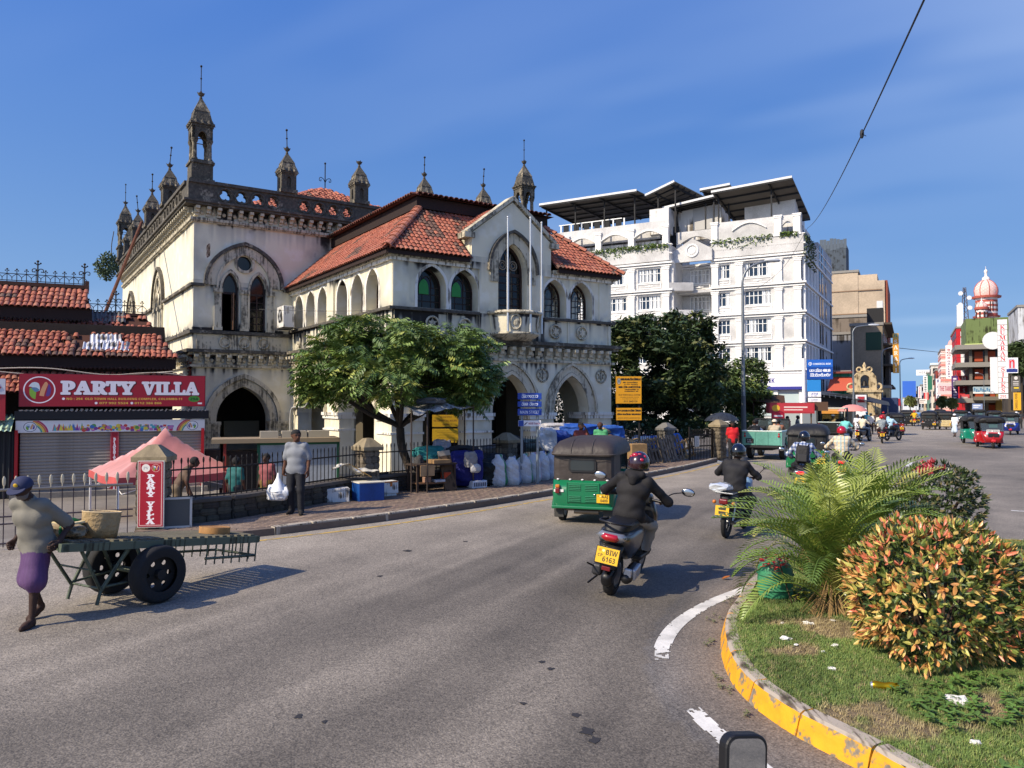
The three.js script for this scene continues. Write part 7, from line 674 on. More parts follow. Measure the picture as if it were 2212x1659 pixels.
function loft(rows,seg=28){
const pos=[],idx=[],m=seg;rows.forEach(([y,hw,z0,z1,c])=>{for(let i=0;i<m;i++){const a=(i/m)*Math.PI*2+Math.PI/m,e=c||.3,x=Math.sign(Math.cos(a))*Math.pow(Math.abs(Math.cos(a)),e)*hw,z=(z0+z1)/2+Math.sign(Math.sin(a))*Math.pow(Math.abs(Math.sin(a)),e)*(z1-z0)/2;pos.push(x,y,z);}});for(let j=0;j<rows.length-1;j++)for(let i=0;i<m;i++){const a=j*m+i,b=j*m+(i+1)%m;idx.push(a,a+m,b,b,a+m,b+m);}const c0=(rows.length-1)*m;for(let i=1;i<m-1;i++)idx.push(c0,c0+i+1,c0+i);const g=new THREE.BufferGeometry();g.setAttribute('position',new THREE.Float32BufferAttribute(pos,3));g.setIndex(idx);g.computeVertexNormals();return g;
}
function tuk(label,pos,turn,color,o={}){
const t=thing('auto_rickshaw',label,'tuk tuk',pos,turn,o.group),bm=paint(color),vinyl=mat(o.vinyl||'#3f3733',.6,{map:rep(T.cloth,1),bumpMap:rep(T.coarse,.7),bumpScale:.01}),detail=o.detail;
const b=mb();b.add(loft([[.3,.56,-1.24,-.2,.16],[.36,.62,-1.3,-.2,.16],[.62,.635,-1.31,-.2,.16],[.87,.625,-1.29,-.2,.16]]));b.rbox(1.0,.06,1.2,0,.33,.25,.02);for(const s of[-1,1])b.add(new THREE.TorusGeometry(.27,.05,8,16,Math.PI),Mx(s*.6,.27,-.83,0,Math.PI/2,0,1,1.05,1.6));b.mesh('body',bm,t);
const f=mb();f.add(loft([[.32,.34,.62,1.1,.4],[.5,.42,.66,1.26,.5],[.72,.5,.68,1.2,.5],[.95,.53,.7,1.0,.45]]));f.rbox(.14,.5,.14,0,.55,1.2,.06);f.add(new THREE.TorusGeometry(.25,.06,8,16,Math.PI*.8),Mx(0,.22,1.02,0,Math.PI/2,.2,1,1,1.4));f.mesh('front_cowl',bm,t);
const U=[];for(let i=0;i<=26;i++){const a=i/26;let x,z;if(a<.3){x=.615;z=lerp(-.45,-1.16,a/.3);}else if(a<.38){const q=(a-.3)/.08*Math.PI/2;x=.5+.115*Math.cos(q);z=-1.16-.115*Math.sin(q);}else if(a<.62){x=lerp(.5,-.5,(a-.38)/.24);z=-1.275;}else if(a<.7){const q=(a-.62)/.08*Math.PI/2;x=-.5-.115*Math.sin(q);z=-1.16-.115*Math.cos(q);}else{x=-.615;z=lerp(-1.16,-.45,(a-.7)/.3);}U.push([x,z]);}
const v=mb(),ys=[.86,1.0,1.2,1.4];for(let i=0;i<26;i++)for(let j=0;j<3;j++){const win=i>=11&&i<15&&0;v.quad(V(U[i][0],ys[j],U[i][1]),V(U[i+1][0],ys[j],U[i+1][1]),V(U[i+1][0],ys[j+1],U[i+1][1]+(j===2?.015:0)),V(U[i][0],ys[j+1],U[i][1]+(j===2?.015:0)));}v.mesh('hood_back',vinyl,t);
mb().add(loft([[1.36,.665,-1.34,.72,.2],[1.4,.67,-1.35,.76,.2],[1.52,.645,-1.31,.82,.25],[1.63,.57,-1.16,.8,.3],[1.7,.42,-.9,.6,.4],[1.715,.2,-.6,.3,.5]])).mesh('roof',vinyl,t);if(detail){const sm4=mb();for(const x of[-.2,.22])sm4.tube([[x,1.41,-1.352],[x,1.53,-1.315],[x,1.64,-1.15],[x,1.71,-.8]],.006,10,4);sm4.tube([[-.66,1.4,-1.2],[-.6,1.395,-1.345],[.6,1.395,-1.345],[.66,1.4,-1.2]],.008,20,4);sm4.mesh('piping',mat('#57504b',.7),t);}
const w=grp('rear_window',t);mb().ext(rrect(.56,.27,.07),.03,Mx(0,1.17,-1.3)).mesh('frame',black,w);mb().ext(rrect(.48,.2,.05),.03,Mx(0,1.17,-1.307)).mesh('pane',mat('#2b3438',.1,{clearcoat:1}),w);
for(const s of[-1,1]){const q=o.litLamps&&s>0;mb().rbox(.09,.11,.06,s*.5,.66,-1.33,.02).mesh('tail_light',redDark,t);mb().rbox(.09,.07,.06,s*.5,.75,-1.33,.02).mesh('indicator',amber,t);mb().box(.2,.05,.02,s*.48,.66,-1.315).mesh('reflector_strip',mat('#e2dcd6',.4),t);mb().rbox(.2,.2,.02,s*.5,.22,-1.22,.01).mesh('mudflap',mat('#3d3c39',.85),t);mb().sph(.085,s*.27,.78,1.16,1,1,.6).mesh('headlight',clearLens,t);mb().bar([s*.52,.95,.86],[s*.56,1.42,.6],.022).mesh('windscreen_pillar',black,t);mb().bar([s*.6,.86,-.45],[s*.62,1.42,-.45],.018).mesh('hoop',black,t);const m=grp('mirror',t);mb().bar([s*.52,1.05,.85],[s*.7,1.12,.85],.008).mesh('stalk',black,m);mb().rbox(.1,.14,.03,s*.74,1.12,.85,.02).mesh('housing',black,m);mb().rbox(.085,.12,.01,s*.74,1.12,.832,.005).mesh('glass',chrome,m);}
mb().quad([-.5,.96,.9],[.5,.96,.9],[.54,1.4,.68],[-.54,1.4,.68]).mesh('windscreen',mat('#8fa0a6',.05,{transmission:.85,thickness:0}),t);mb().rbox(1.05,.2,.5,0,.55,-.75,.05).rbox(1.05,.45,.12,0,.85,-1.05,.05).mesh('rear_seat',mat('#1a1a1c',.6),t);mb().rbox(.5,.16,.3,0,.55,.15,.05).mesh('driver_seat',mat('#1a1a1c',.6),t);mb().tube([[.35,1.02,.6],[.15,.98,.72],[-.15,.98,.72],[-.35,1.02,.6]],.015,12,6).mesh('handlebar',black,t);
if(o.rear!==0){const e=grp('engine_door',t);mb().rbox(.66,.4,.02,-.02,.63,-1.312,.01).mesh('panel',bm,e);for(const x of[-.18,.15])for(let k=0;k<4;k++)for(const y of[.72,.5])mb().cyl(.012,.012,.24,x,y+k*.032-.04,-1.325,6,0,0,Math.PI/2).mesh('louvre',bm,e);mb().box(.02,.4,.012,.31,.63,-1.325).mesh('hinge',bm,e);mb().sph(.022,-.25,.6,-1.33).mesh('lock',chrome,e);mb().rbox(1.24,.06,.08,0,.34,-1.33,.02).mesh('bumper',bm,t);for(let i=0;i<5;i++)mb().sph(.03,-.5+i*.25,.885,-1.29,1,.6,.7,6,5).mesh('hood_clip',mat('#d8d8d6',.4),t);mb().cyl(.05,.05,.5,-.05,.24,-1.15,12,0,0,Math.PI/2).bar([-.4,.26,-1.1],[.4,.26,-1.1],.02).mesh('exhaust',mat('#8a7f70',.5,{metalness:.6}),t);const p=face('number_plate',.25,.17,panelMat(o.plate||blankPlate,.5),t,-.42,.53,-1.345,Math.PI);}
if(o.front){const s=mb().rbox(.56,.16,.04,0,1.5,.83,.02).mesh('visor_board',vinyl,t);face('front_plate',.6,.13,panelMat(whitePlate,.5),t,0,.94,1.06);mb().rbox(.5,.2,.06,0,.72,1.24,.05).mesh('grille',black,t);mb().rbox(.22,.14,.2,0,.42,1.22,.05).mesh('nose_guard',mat('#c4202a',.4),t);mb().rbox(1.0,.04,.04,0,.95,1.04,.01).mesh('trim',chrome,t);mb().rbox(.4,.2,.01,.05,1.2,.76,.005,0,-.4).mesh('sticker',mat('#8fc6ae',.5),t);}
tyre(.23,.13,t,.52,.23,-.83);tyre(.23,.13,t,-.52,.23,-.83);tyre(.23,.12,t,0,.23,1.02);return t;
}
const blankPlate=canvasTex(64,48,(c)=>{c.fillStyle='#e3b31e';c.fillRect(0,0,64,48);c.fillStyle='#3a3020';c.fillRect(16,9,34,12);c.fillRect(16,27,34,12);}),whitePlate=canvasTex(96,24,(c)=>{c.fillStyle='#e6e4e0';c.fillRect(0,0,96,24);c.fillStyle='#3a3836';for(let i=0;i<8;i++)if(i!==3)c.fillRect(8+i*10.5,6,6,12);});
function scooter(label,pos,turn,color,o={}){
const t=thing('motor_scooter',label,'scooter',pos,turn,o.group),bm=paint(color),dark2=mat('#141416',.45),d=o.detail;tyre(.23,.12,t,0,.23,-.62);tyre(.23,.1,t,0,.23,.62);
mb().add(loft([[.4,.12,-.55,-.05,.5],[.52,.17,-.8,.02,.5],[.66,.19,-.95,.02,.5],[.76,.165,-.98,.0,.5]])).mesh('body',bm,t);mb().rbox(.34,.06,.5,0,.34,.18,.02).mesh('footboard',dark2,t);mb().add(loft([[.76,.15,-.9,.05,.5],[.82,.16,-.88,.05,.5],[.855,.12,-.84,-.02,.5]])).mesh('seat',mat('#101012',.55),t);
const a=mb();a.add(loft([[.3,.1,.4,.52,.5],[.5,.19,.36,.54,.5],[.8,.2,.3,.46,.5],[.98,.15,.26,.38,.5]]));a.add(new THREE.TorusGeometry(.26,.05,8,14,Math.PI*.9),Mx(0,.23,.62,0,Math.PI/2,0,1,1,1.2));a.mesh('front_shield',bm,t);mb().rbox(.26,.14,.16,0,1.0,.3,.05).mesh('handlebar_cowl',bm,t);mb().tube([[.36,1.0,.2],[.2,1.0,.26],[-.2,1.0,.26],[-.36,1.0,.2]],.018,10,6).mesh('handlebar',dark2,t);mb().bar([0,.3,.62],[0,.95,.34],.03).mesh('fork',dark2,t);
mb().tube([[.15,.84,-.62],[.16,.86,-.92],[0,.87,-1.02],[-.16,.86,-.92],[-.15,.84,-.62]],.014,20,6).mesh('grab_rail',dark2,t);
const lamp2=grp('tail_light',t),lb=(hw,y0,y1,z)=>loft([[y0,hw*.7,z,z+.12,.7],[(y0+y1)/2,hw,z-.05,z+.12,.7],[y1,hw*.7,z-.02,z+.12,.7]],20);mb().add(lb(.175,.66,.76,-.97)).mesh('lens',mat('#8b8e94',.12,{metalness:.5}),lamp2);mb().add(lb(.11,.665,.745,-1.005)).mesh('red_lens',o.lit?brakeLit:redLamp,lamp2);
mb().add(loft([[.36,.09,-.98,-.75,.5],[.5,.1,-.99,-.7,.5],[.62,.14,-.97,-.7,.5]])).mesh('rear_mudguard',dark2,t);mb().rbox(.27,.19,.012,0,.505,-1.0,.01,0,.16).mesh('plate_holder',dark2,t);face('number_plate',.25,.17,panelMat(o.plate||blankPlate,.5),t,0,.508,-1.01,Math.PI,-.16);mb().rbox(.1,.05,.02,0,.365,-.985,.01).mesh('reflector',redDark,t);mb().rbox(.13,.17,.3,.0,.26,-.8,.06,0,-.4).mesh('mudflap',dark2,t);
const ex=grp('exhaust',t);mb().add(new THREE.CapsuleGeometry(.065,.32,4,12),Mx(-.2,.3,-.66,1.4,0,0)).mesh('muffler',dark2,ex);mb().rbox(.05,.13,.24,-.265,.33,-.68,.02,0,-.15).rbox(.09,.11,.04,-.21,.33,-.84,.02).mesh('heat_shield',mat('#b4b6b8',.35,{metalness:.4}),ex);mb().rbox(.12,.14,.34,.16,.27,-.6,.04).mesh('engine_case',mat('#3d3d40',.5,{metalness:.5}),t);mb().bar([.14,.22,-.5],[.24,.1,-.75],.012).bar([.2,.3,-.75],[.25,.36,-.9],.01).mesh('kick_lever',dark2,t);mb().bar([.16,.28,-.72],[.12,.6,-.7],.03).mesh('shock_absorber',dark2,t);
for(const s of[-1,1]){const m=grp('mirror',t);mb().tube([[s*.25,1.02,.24],[s*.36,1.12,.24],[s*.5,1.17,.22]],.007,8,5).mesh('stalk',dark2,m);mb().sph(.08,s*.55,1.18,.225,1,.62,.22).mesh('housing',dark2,m);mb().sph(.074,s*.55,1.18,.212,1,.6,.12).mesh('glass',chrome,m);}
if(o.front)mb().sph(.1,0,.72,.47,1,.8,.5).mesh('headlight',clearLens,t);if(o.leanDeg)t.rotation.set(0,turn,o.leanDeg*D2R,'YXZ');return t;
}
function motorbike(label,pos,turn,color,o={}){
const t=thing('motorcycle',label,'motorcycle',pos,turn,o.group),bm=paint(color),dk=mat('#17171a',.5);tyre(.29,.08,t,0,.29,-.62,'wheel',true);tyre(.29,.075,t,0,.29,.62,'wheel',true);
mb().bar([0,.5,-.45],[0,.62,.2],.035).bar([0,.62,.2],[0,.88,.38],.035).bar([0,.3,.1],[0,.62,.25],.03).mesh('frame',dk,t);mb().rbox(.22,.26,.34,0,.38,.0,.05).cyl(.09,.09,.3,0,.36,.05,12,0,0,Math.PI/2).mesh('engine',mat('#4a4b4e',.45,{metalness:.6}),t);mb().add(loft([[.5,.1,-.5,.05,.5],[.62,.12,-.8,.1,.5],[.7,.11,-.85,.1,.5]])).mesh('side_panel',bm,t);mb().add(loft([[.7,.12,-.85,.12,.5],[.77,.135,-.85,.12,.5],[.8,.1,-.8,.06,.5]])).mesh('seat',mat('#0f0f11',.5),t);mb().add(loft([[.55,.06,.1,.5,.6],[.75,.16,.25,.52,.5],[.95,.16,.3,.5,.5],[1.02,.1,.3,.46,.5]])).mesh('leg_shield',mat(o.shield||color,.3,{clearcoat:.6}),t);
mb().add(new THREE.TorusGeometry(.32,.05,6,16,Math.PI*.8),Mx(0,.29,-.62,0,-Math.PI/2,.1,1,1,1.1)).add(new THREE.TorusGeometry(.32,.045,6,16,Math.PI*.8),Mx(0,.29,.62,0,Math.PI/2,.1,1,1,1.1)).mesh('mudguard',dk,t);for(const s of[-1,1])mb().bar([s*.08,.29,.62],[s*.08,.95,.4],.02).mesh('fork',steel,t);for(const s of[-1,1])mb().bar([s*.1,.3,-.6],[s*.1,.66,-.5],.022).mesh('shock_absorber',chrome,t);mb().tube([[.35,1.03,.22],[.2,1.02,.34],[-.2,1.02,.34],[-.35,1.03,.22]],.016,10,6).mesh('handlebar',dk,t);mb().bar([-.14,.28,.1],[-.16,.32,-.85],.04).mesh('exhaust',mat('#3a3836',.4,{metalness:.6}),t);mb().bar([.1,.26,0],[.1,.28,-.6],.03).mesh('chain_case',dk,t);mb().bar([-.3,.28,.05],[.3,.28,.05],.016).mesh('foot_peg',dk,t);
if(o.rack!==0){mb().rbox(.32,.03,.3,0,.83,-.78,.01).mesh('carrier_plate',steel,t);const g=new THREE.IcosahedronGeometry(1,3),p=g.attributes.position;for(let k=0;k<p.count;k++){const n=.75+.5*n3(p.getX(k)*2.2,p.getY(k)*2.2,p.getZ(k)*2.2,6);p.setXYZ(k,Math.sign(p.getX(k))*Math.pow(Math.abs(p.getX(k)),.7)*.19*n,Math.sign(p.getY(k))*Math.pow(Math.abs(p.getY(k)),.7)*.075*n,Math.sign(p.getZ(k))*Math.pow(Math.abs(p.getZ(k)),.7)*.15*n);}const gg=g.toNonIndexed();gg.computeVertexNormals();const pk=tag(put('plastic_parcel',triUV(gg),mat('#cfd4d8',.15,{clearcoat:1,metalness:.3}),null),'glossy plastic wrapped parcel tied on the motorcycle carrier','parcel');t.updateMatrixWorld();pk.position.copy(t.localToWorld(V(.02,.925,-.8)));pk.rotation.y=turn;}
mb().rbox(.16,.1,.06,0,.68,-.93,.03).mesh('tail_light',o.lit?brakeLit:redDark,t);mb().bar([0,.66,-.85],[0,.45,-.98],.03).mesh('plate_bracket',dk,t);face('number_plate',.24,.17,panelMat(o.plate||blankPlate,.5),t,0,.53,-.99,Math.PI,-.1);for(const s of[-1,1]){mb().sph(.035,s*.17,.66,-.9).mesh('indicator',amber,t);const m=grp('mirror',t);mb().tube([[s*.26,1.04,.28],[s*.34,1.16,.26],[s*.4,1.22,.24]],.007,8,5).mesh('stalk',dk,m);mb().rbox(.11,.07,.03,s*.43,1.25,.24,.015,0,0,s*.15).mesh('housing',dk,m);mb().rbox(.1,.06,.01,s*.43,1.25,.222,.005,0,0,s*.15).mesh('glass',chrome,m);}if(o.leanDeg)t.rotation.set(0,turn,o.leanDeg*D2R,'YXZ');return t;
}
const leaning=(p,turn,deg)=>{p.rotation.set(0,turn,deg*D2R,'YXZ');return p;};
{
const P=[1.51,0,-10.4],tn=turnTo(23),lean=9;scooter('dark grey scooter with yellow BIW 6163 plate, nearest the camera',P,tn,'#26282b',{plate:plateTex('BIW','6163','CP'),leanDeg:lean,detail:1,lit:0}).scale.setScalar(1.12);
leaning(person('scooter rider in black hooded jacket, grey trousers and maroon black helmet',P,tn,riding({seat:.88,z:-.34,lean:.14,gripY:1.13,gripZ:.28,gripX:.36,footZ:.28,footY:.39,footX:.16,kneeY:.8,kneeZ:.16}),{cell:.014,shirt:'#121013',sleeve:2,trousers:'#8d8c88',shirtLow:1,shoes:'#2a211c',helmet:mat('#2c0f17',.22,{clearcoat:1}),helmetMarks:1,fat:1.12,lump:.016}),tn,lean);
const J=riding({seat:.88,z:-.34,lean:.14});const hood=thing('jacket_hood','x','x');scene.remove(hood);counts.set('jacket_hood',0);const rider=scene.children[scene.children.length-1];const h=mb();h.add(fieldMesh([[[.09,J.nec[1]+.03,J.nec[2]-.06],[-.09,J.nec[1]+.03,J.nec[2]-.06],.05,.05,[0,0,0]],[[0,J.nec[1]-.07,J.nec[2]-.13],[0,J.nec[1]-.02,J.nec[2]-.11],.05,.07,[0,0,0]]],.014,.04,.02));h.mesh('hood',mat('#121013',.85),rider);mb().tor(.075,.026,J.nec[0],J.nec[1]+.045,J.nec[2]+.0,Math.PI/2-.2,0,8,20).mesh('collar',mat('#b9bab6',.85),rider);
}
{const P=[4.15,0,-14.35],tn=turnTo(31),lean=4;motorbike('small black motorcycle with chrome carrier and worn yellow plate',P,tn,'#1d2024',{leanDeg:lean,shield:'#6d8fb5'});leaning(person('motorcycle rider in shiny black raincoat and round black helmet',P,tn,riding({seat:.76,z:-.3,lean:.16,gripY:1.05,gripZ:.24,footZ:.02,footY:.2,kneeY:.64,kneeZ:.2,footX:.17}),{cell:.017,shirt:'#15151a',sleeve:2,trousers:'#131317',shoes:'#2a1c14',helmet:mat('#0e0e10',.18,{clearcoat:1}),fat:1.2,lump:.025}),tn,lean);}
{const P=[7.42,0,-19.75],tn=turnTo(24);scooter('black scooter with lit red tail light ridden by a backpacker',P,tn,'#141518',{lit:1,leanDeg:3});const pl=(x,y,z)=>{const a=Math.sin(x*75)>.3?1:0,b=Math.sin(y*60)>.2?1:0;return a&&b?[.03,.05,.14]:a||b?[.2,.27,.45]:[.6,.62,.66];};const r=leaning(person('scooter rider in blue check shirt with a black backpack',P,tn,riding({seat:.8,z:-.3,lean:.2}),{cell:.019,shirtFn:pl,sleeve:2,trousers:'#17181c',helmet:mat('#121315',.2,{clearcoat:1}),lump:.012}),tn,3);const b=thing('backpack','black backpack worn by the rider in blue check shirt','backpack',P,tn);leaning(b,tn,3);mb().rbox(.32,.46,.19,0,1.13,-.43,.08,0,.2,0,3).mesh('bag',mat('#18181a',.7,{bumpMap:rep(T.coarse,.4),bumpScale:.01}),b);mb().rbox(.24,.2,.08,0,1.04,-.53,.03,0,.2).mesh('pocket',mat('#202023',.7),b);for(const s of[-1,1])mb().tube([[s*.12,1.33,-.33],[s*.13,1.4,-.2],[s*.14,1.3,-.05],[s*.15,1.1,-.1]],.02,10,5).mesh('strap',mat('#151517',.7),b);}
tuk('green auto rickshaw with worn brown hood and plate AAJ 0400',[1.8,0,-16.55],turnTo(18),'#0d6e46',{detail:1,plate:plateTex('AAJ','0400','')});
tuk('dark hooded green auto rickshaw behind the two scooters on the right',[10.2,0,-26.4],turnTo(24),'#0a6b3d',{vinyl:'#1f1f1e'});
{const P=[9.95,0,-23.2],tn=turnTo(24);scooter('dark scooter with a large red tail light half hidden by palms',P,tn,'#1d1e22',{lit:1});const pl=(x,y,z)=>{const a=Math.sin(x*62)>.75,b=Math.sin(y*62)>.75;return a?[.25,.38,.42]:b?[.5,.36,.18]:[.68,.56,.4];};person('scooter rider in yellow check shirt and red helmet',P,tn,riding({seat:.82,z:-.3,lean:.12,gripX:.36}),{cell:.02,shirtFn:pl,sleeve:2,trousers:'#1c1b20',helmet:mat('#a80e22',.2,{clearcoat:1}),fat:1.15,lump:.012});}
function fourByFour(label,pos,turn,color,o={}){
const t=thing('off_road_truck',label,'truck',pos,turn),bm=paint(color,{map:rep(T.mottle,3)}),dk=mat('#15161a',.7),pale=mat('#cfe0d8',.5);const sideP=[[-1.85,.62],[-1.32,.62],[-1.25,.86],[-1.1,.98],[-.78,.98],[-.62,.86],[-.56,.62],[.75,.62],[.8,.86],[.95,.98],[1.3,.98],[1.45,.86],[1.5,.62],[1.8,.62],[1.8,1.12],[.45,1.18],[.4,1.22],[-1.85,1.22]];
for(const s of[-1,1])mb().ext(shapeOf(sideP),.1,Mx(s*.76+(s>0?0:0),0,0,0,-Math.PI/2,0).multiply(Mx(0,0,s>0?-.05:-.05)),.015).mesh('side_panel',bm,t);const tg=grp('tailgate',t);mb().rbox(1.5,.58,.06,0,.92,-1.86,.02).mesh('panel',bm,tg);for(const x of[-.25,.28])mb().box(.02,.56,.02,x,.92,-1.9).mesh('rib',bm,tg);mb().rbox(1.66,.05,.1,0,1.235,-1.86,.02).box(.07,.05,1.9,.76,1.235,-.9).box(.07,.05,1.9,-.76,1.235,-.9).mesh('capping',pale,t);mb().box(1.45,.06,2.2,0,.68,-.75).mesh('load_floor',dk,t);mb().rbox(1.62,.1,.16,0,.57,-1.84,.02).box(.8,.16,3.4,0,.5,0).mesh('chassis',dk,t);mb().rbox(1.35,.1,1.3,0,1.13,1.15,.04).box(1.3,.5,.06,0,.85,1.82).mesh('bonnet',bm,t);mb().box(1.5,.1,.12,0,.62,1.9).mesh('bumper',steel,t);
const ws=grp('windscreen',t);mb().box(1.45,.05,.05,0,1.22,.42).box(1.45,.05,.05,0,1.72,.3).box(.05,.52,.05,.72,1.47,.36).box(.05,.52,.05,-.72,1.47,.36).box(.04,.5,.04,0,1.47,.36).mesh('frame',dk,ws);for(const x of[-.36,.36])mb().box(.68,.46,.015,x,1.47,.36,0,-.2).mesh('pane',mat('#a0b0b4',.05,{transmission:.85,thickness:0}),ws);for(const s of[-1,1]){mb().rbox(.45,.42,.4,s*.38,.9,-.1,.06).rbox(.45,.45,.12,s*.38,1.2,-.32,.05).mesh('seat',dk,t);mb().sph(.05,s*.7,1.02,-1.9,1,1,.5).mesh('tail_light',redLamp,t);mb().sph(.04,s*.7,1.12,-1.9,1,1,.5).mesh('indicator',redLamp,t);tyre(.38,.22,t,s*.68,.38,-.94);tyre(.38,.22,t,s*.68,.38,1.13);}tyre(.36,.2,t,0,.5,-1.2,'spare_wheel').rotation.set(0,0,Math.PI/2);face('number_plate',.32,.2,panelMat(canvasTex(64,40,(c)=>{c.fillStyle='#0e0e10';c.fillRect(0,0,64,40);c.fillStyle='#d8d8d6';c.font='bold 15px sans-serif';c.fillText('5 SRI',10,18);c.fillText('8416',14,35);})),t,.5,.82,-1.92,Math.PI);if(o.canopy){mb().rbox(1.7,.1,3.0,0,2.1,-.5,.04).mesh('roof',mat('#c4bda8',.8),t);mb().box(.05,.9,2.9,.82,1.65,-.5).box(.05,.9,1.2,-.82,1.65,.3).mesh('canvas_side',mat('#20241f',.9),t);for(const s of[-1,1])mb().box(.05,.9,.05,s*.8,1.65,-1.9).mesh('roof_post',mat('#9f9a88',.7),t);}return t;
}
{const P=V(11.55,0,-34.3),tn=turnTo(30);fourByFour('teal open off-road truck with white capping and passengers in the back',P,tn,'#6fb3a2');const at=(x,y,z)=>V(x,y,z).applyAxisAngle(V(0,1,0),tn).add(P).toArray(),sit=(seat,z,o)=>riding(Object.assign({seat,z,lean:.02,gripY:seat+.28,gripZ:z+.4,gripX:.2,footY:.75,footZ:z+.45,kneeY:seat+.12,kneeZ:z+.42},o));const ps=(label,x,z,tw,o,j)=>{const q=at(x,0,z);return person(label,q,tn+tw,sit(.85,0,j),Object.assign({cell:.03},o));};
ps('passenger in black shirt leaning over the left edge of the teal truck',.55,-1.2,.6,{shirt:'#1c1d21',trousers:'#2a2a2c',skin:'#5a3a28'},{lean:-.1});ps('passenger in white shirt sitting in the teal truck',.3,-.75,-.9,{shirt:'#dcdcdc',trousers:'#2a2c33',hair:'#121010',hairCap:1},{});ps('woman in patterned blouse and pale cap standing in the teal truck',-.35,-.9,.1,{shirt:'#b8ab93',trousers:'#55504a',skin:'#b98a6a',cap:'#d9cdb8',brim:0,lump:.02},{lean:.08});ps('driver seated at the wheel of the teal truck',-.38,-.1,0,{shirt:'#8a5a44',trousers:'#222'},{});}
{const P=V(20.9,0,-50),tn=turnTo(27);fourByFour('dark green canopied off-road truck with a pale roof edge further ahead',P,tn,'#2a2f2b',{canopy:1});const at=(x,z)=>V(x,0,z).applyAxisAngle(V(0,1,0),tn).add(P).toArray();person('uniformed man in khaki and white cap riding in the dark truck',at(.1,-1.3),tn+2.2,riding({seat:.85,z:0,lean:0,footY:.75,footZ:.4,kneeY:.97,kneeZ:.42,gripY:1.1,gripZ:.3}),{cell:.035,shirt:'#7d6a45',trousers:'#6a5a3c',cap:'#e8e6e0',brim:0});}
const rideFar=(kind,label,px,z,head,color,rl,ro,o={})=>{const p=dep(px,872,z);p.y=0;(kind==='s'?scooter:motorbike)(label,p,turnTo(head),color,Object.assign({rack:0,lit:0},o));person(rl,p,turnTo(head),riding({seat:.8,z:-.3,lean:.12,footZ:kind==='s'?.22:.02}),Object.assign({cell:.034},ro));};
rideFar('s','navy blue scooter seen from behind in front of the belfry',1867,49,50,'#1a2030','scooter rider in cream shirt and jeans without helmet',{shirt:'#d8cdb4',trousers:'#5a6b7d',skin:'#6a4630'});rideFar('m','black motorcycle ridden by the man in grey check shirt',1904,47,24,'#1a1416','motorcyclist in grey check shirt with red helmet',{shirtFn:(x,y)=>(Math.sin(x*60)*Math.sin(y*60)>0?[.13,.17,.2]:[.3,.34,.36]),trousers:'#3a2226',helmet:mat('#b01822',.3)});rideFar('m','black and blue motorcycle beside the grey check rider',1928,50,60,'#24354a','motorcyclist in pale blue shirt facing sideways',{shirt:'#9fc0d6',trousers:'#1f2126'});rideFar('s','dark scooter with silver panels ridden by the turquoise shirt',1828,43,38,'#8b9aa6','scooter rider in turquoise shirt behind the green rickshaw',{shirt:'#6fc4c0',trousers:'#2a2d33'});rideFar('m','motorcycle with red tail light under a rider in yellow',1975,82,28,'#22201e','motorcyclist in bright yellow jacket and red helmet',{shirt:'#d9a514',trousers:'#6a5a44',helmet:mat('#a01c22',.3)},{lit:1});rideFar('m','motorcycle beside the yellow jacket rider',1983,86,28,'#22201e','motorcyclist in blue shirt beside the yellow jacket rider',{shirt:'#5a86b0',trousers:'#b0a890',helmet:mat('#30343a',.3)});
const tukFar=(label,px,z,head,color,o={})=>{const p=dep(px,872,z);p.y=0;tuk(label,p,turnTo(head),color,Object.assign({vinyl:'#191817'},o));};
tukFar('maroon auto rickshaw with dark hood seen from behind',1932,60,24,'#7a1820');tukFar('black auto rickshaw seen from behind down the street',2007,72,30,'#1d1d1c');tukFar('cream auto rickshaw seen from behind beside the white robed man',2043,72,30,'#cbb888');tukFar('bright red auto rickshaw coming towards the camera',2138,42,205,'#a3151c',{front:1,rear:0});tukFar('teal green auto rickshaw behind the red one',2108,46,200,'#14806a',{front:1,rear:0});tukFar('deep blue auto rickshaw on the right coming towards the camera',2181,60,212,'#152f86',{front:1,rear:0});tukFar('dark auto rickshaw far off behind the cream one',2075,84,205,'#241f1e',{front:1,rear:0});tukFar('green fronted auto rickshaw far off among the traffic',2148,76,208,'#2a4a40',{front:1,rear:0});tukFar('dark auto rickshaw far off beside the motorcycles',1958,84,26,'#1c1c1c');tukFar('distant dark auto rickshaw in the middle of the traffic',2030,96,26,'#20201f');tukFar('distant grey auto rickshaw before the corner block',2115,92,206,'#3a3a3c',{front:1,rear:0});
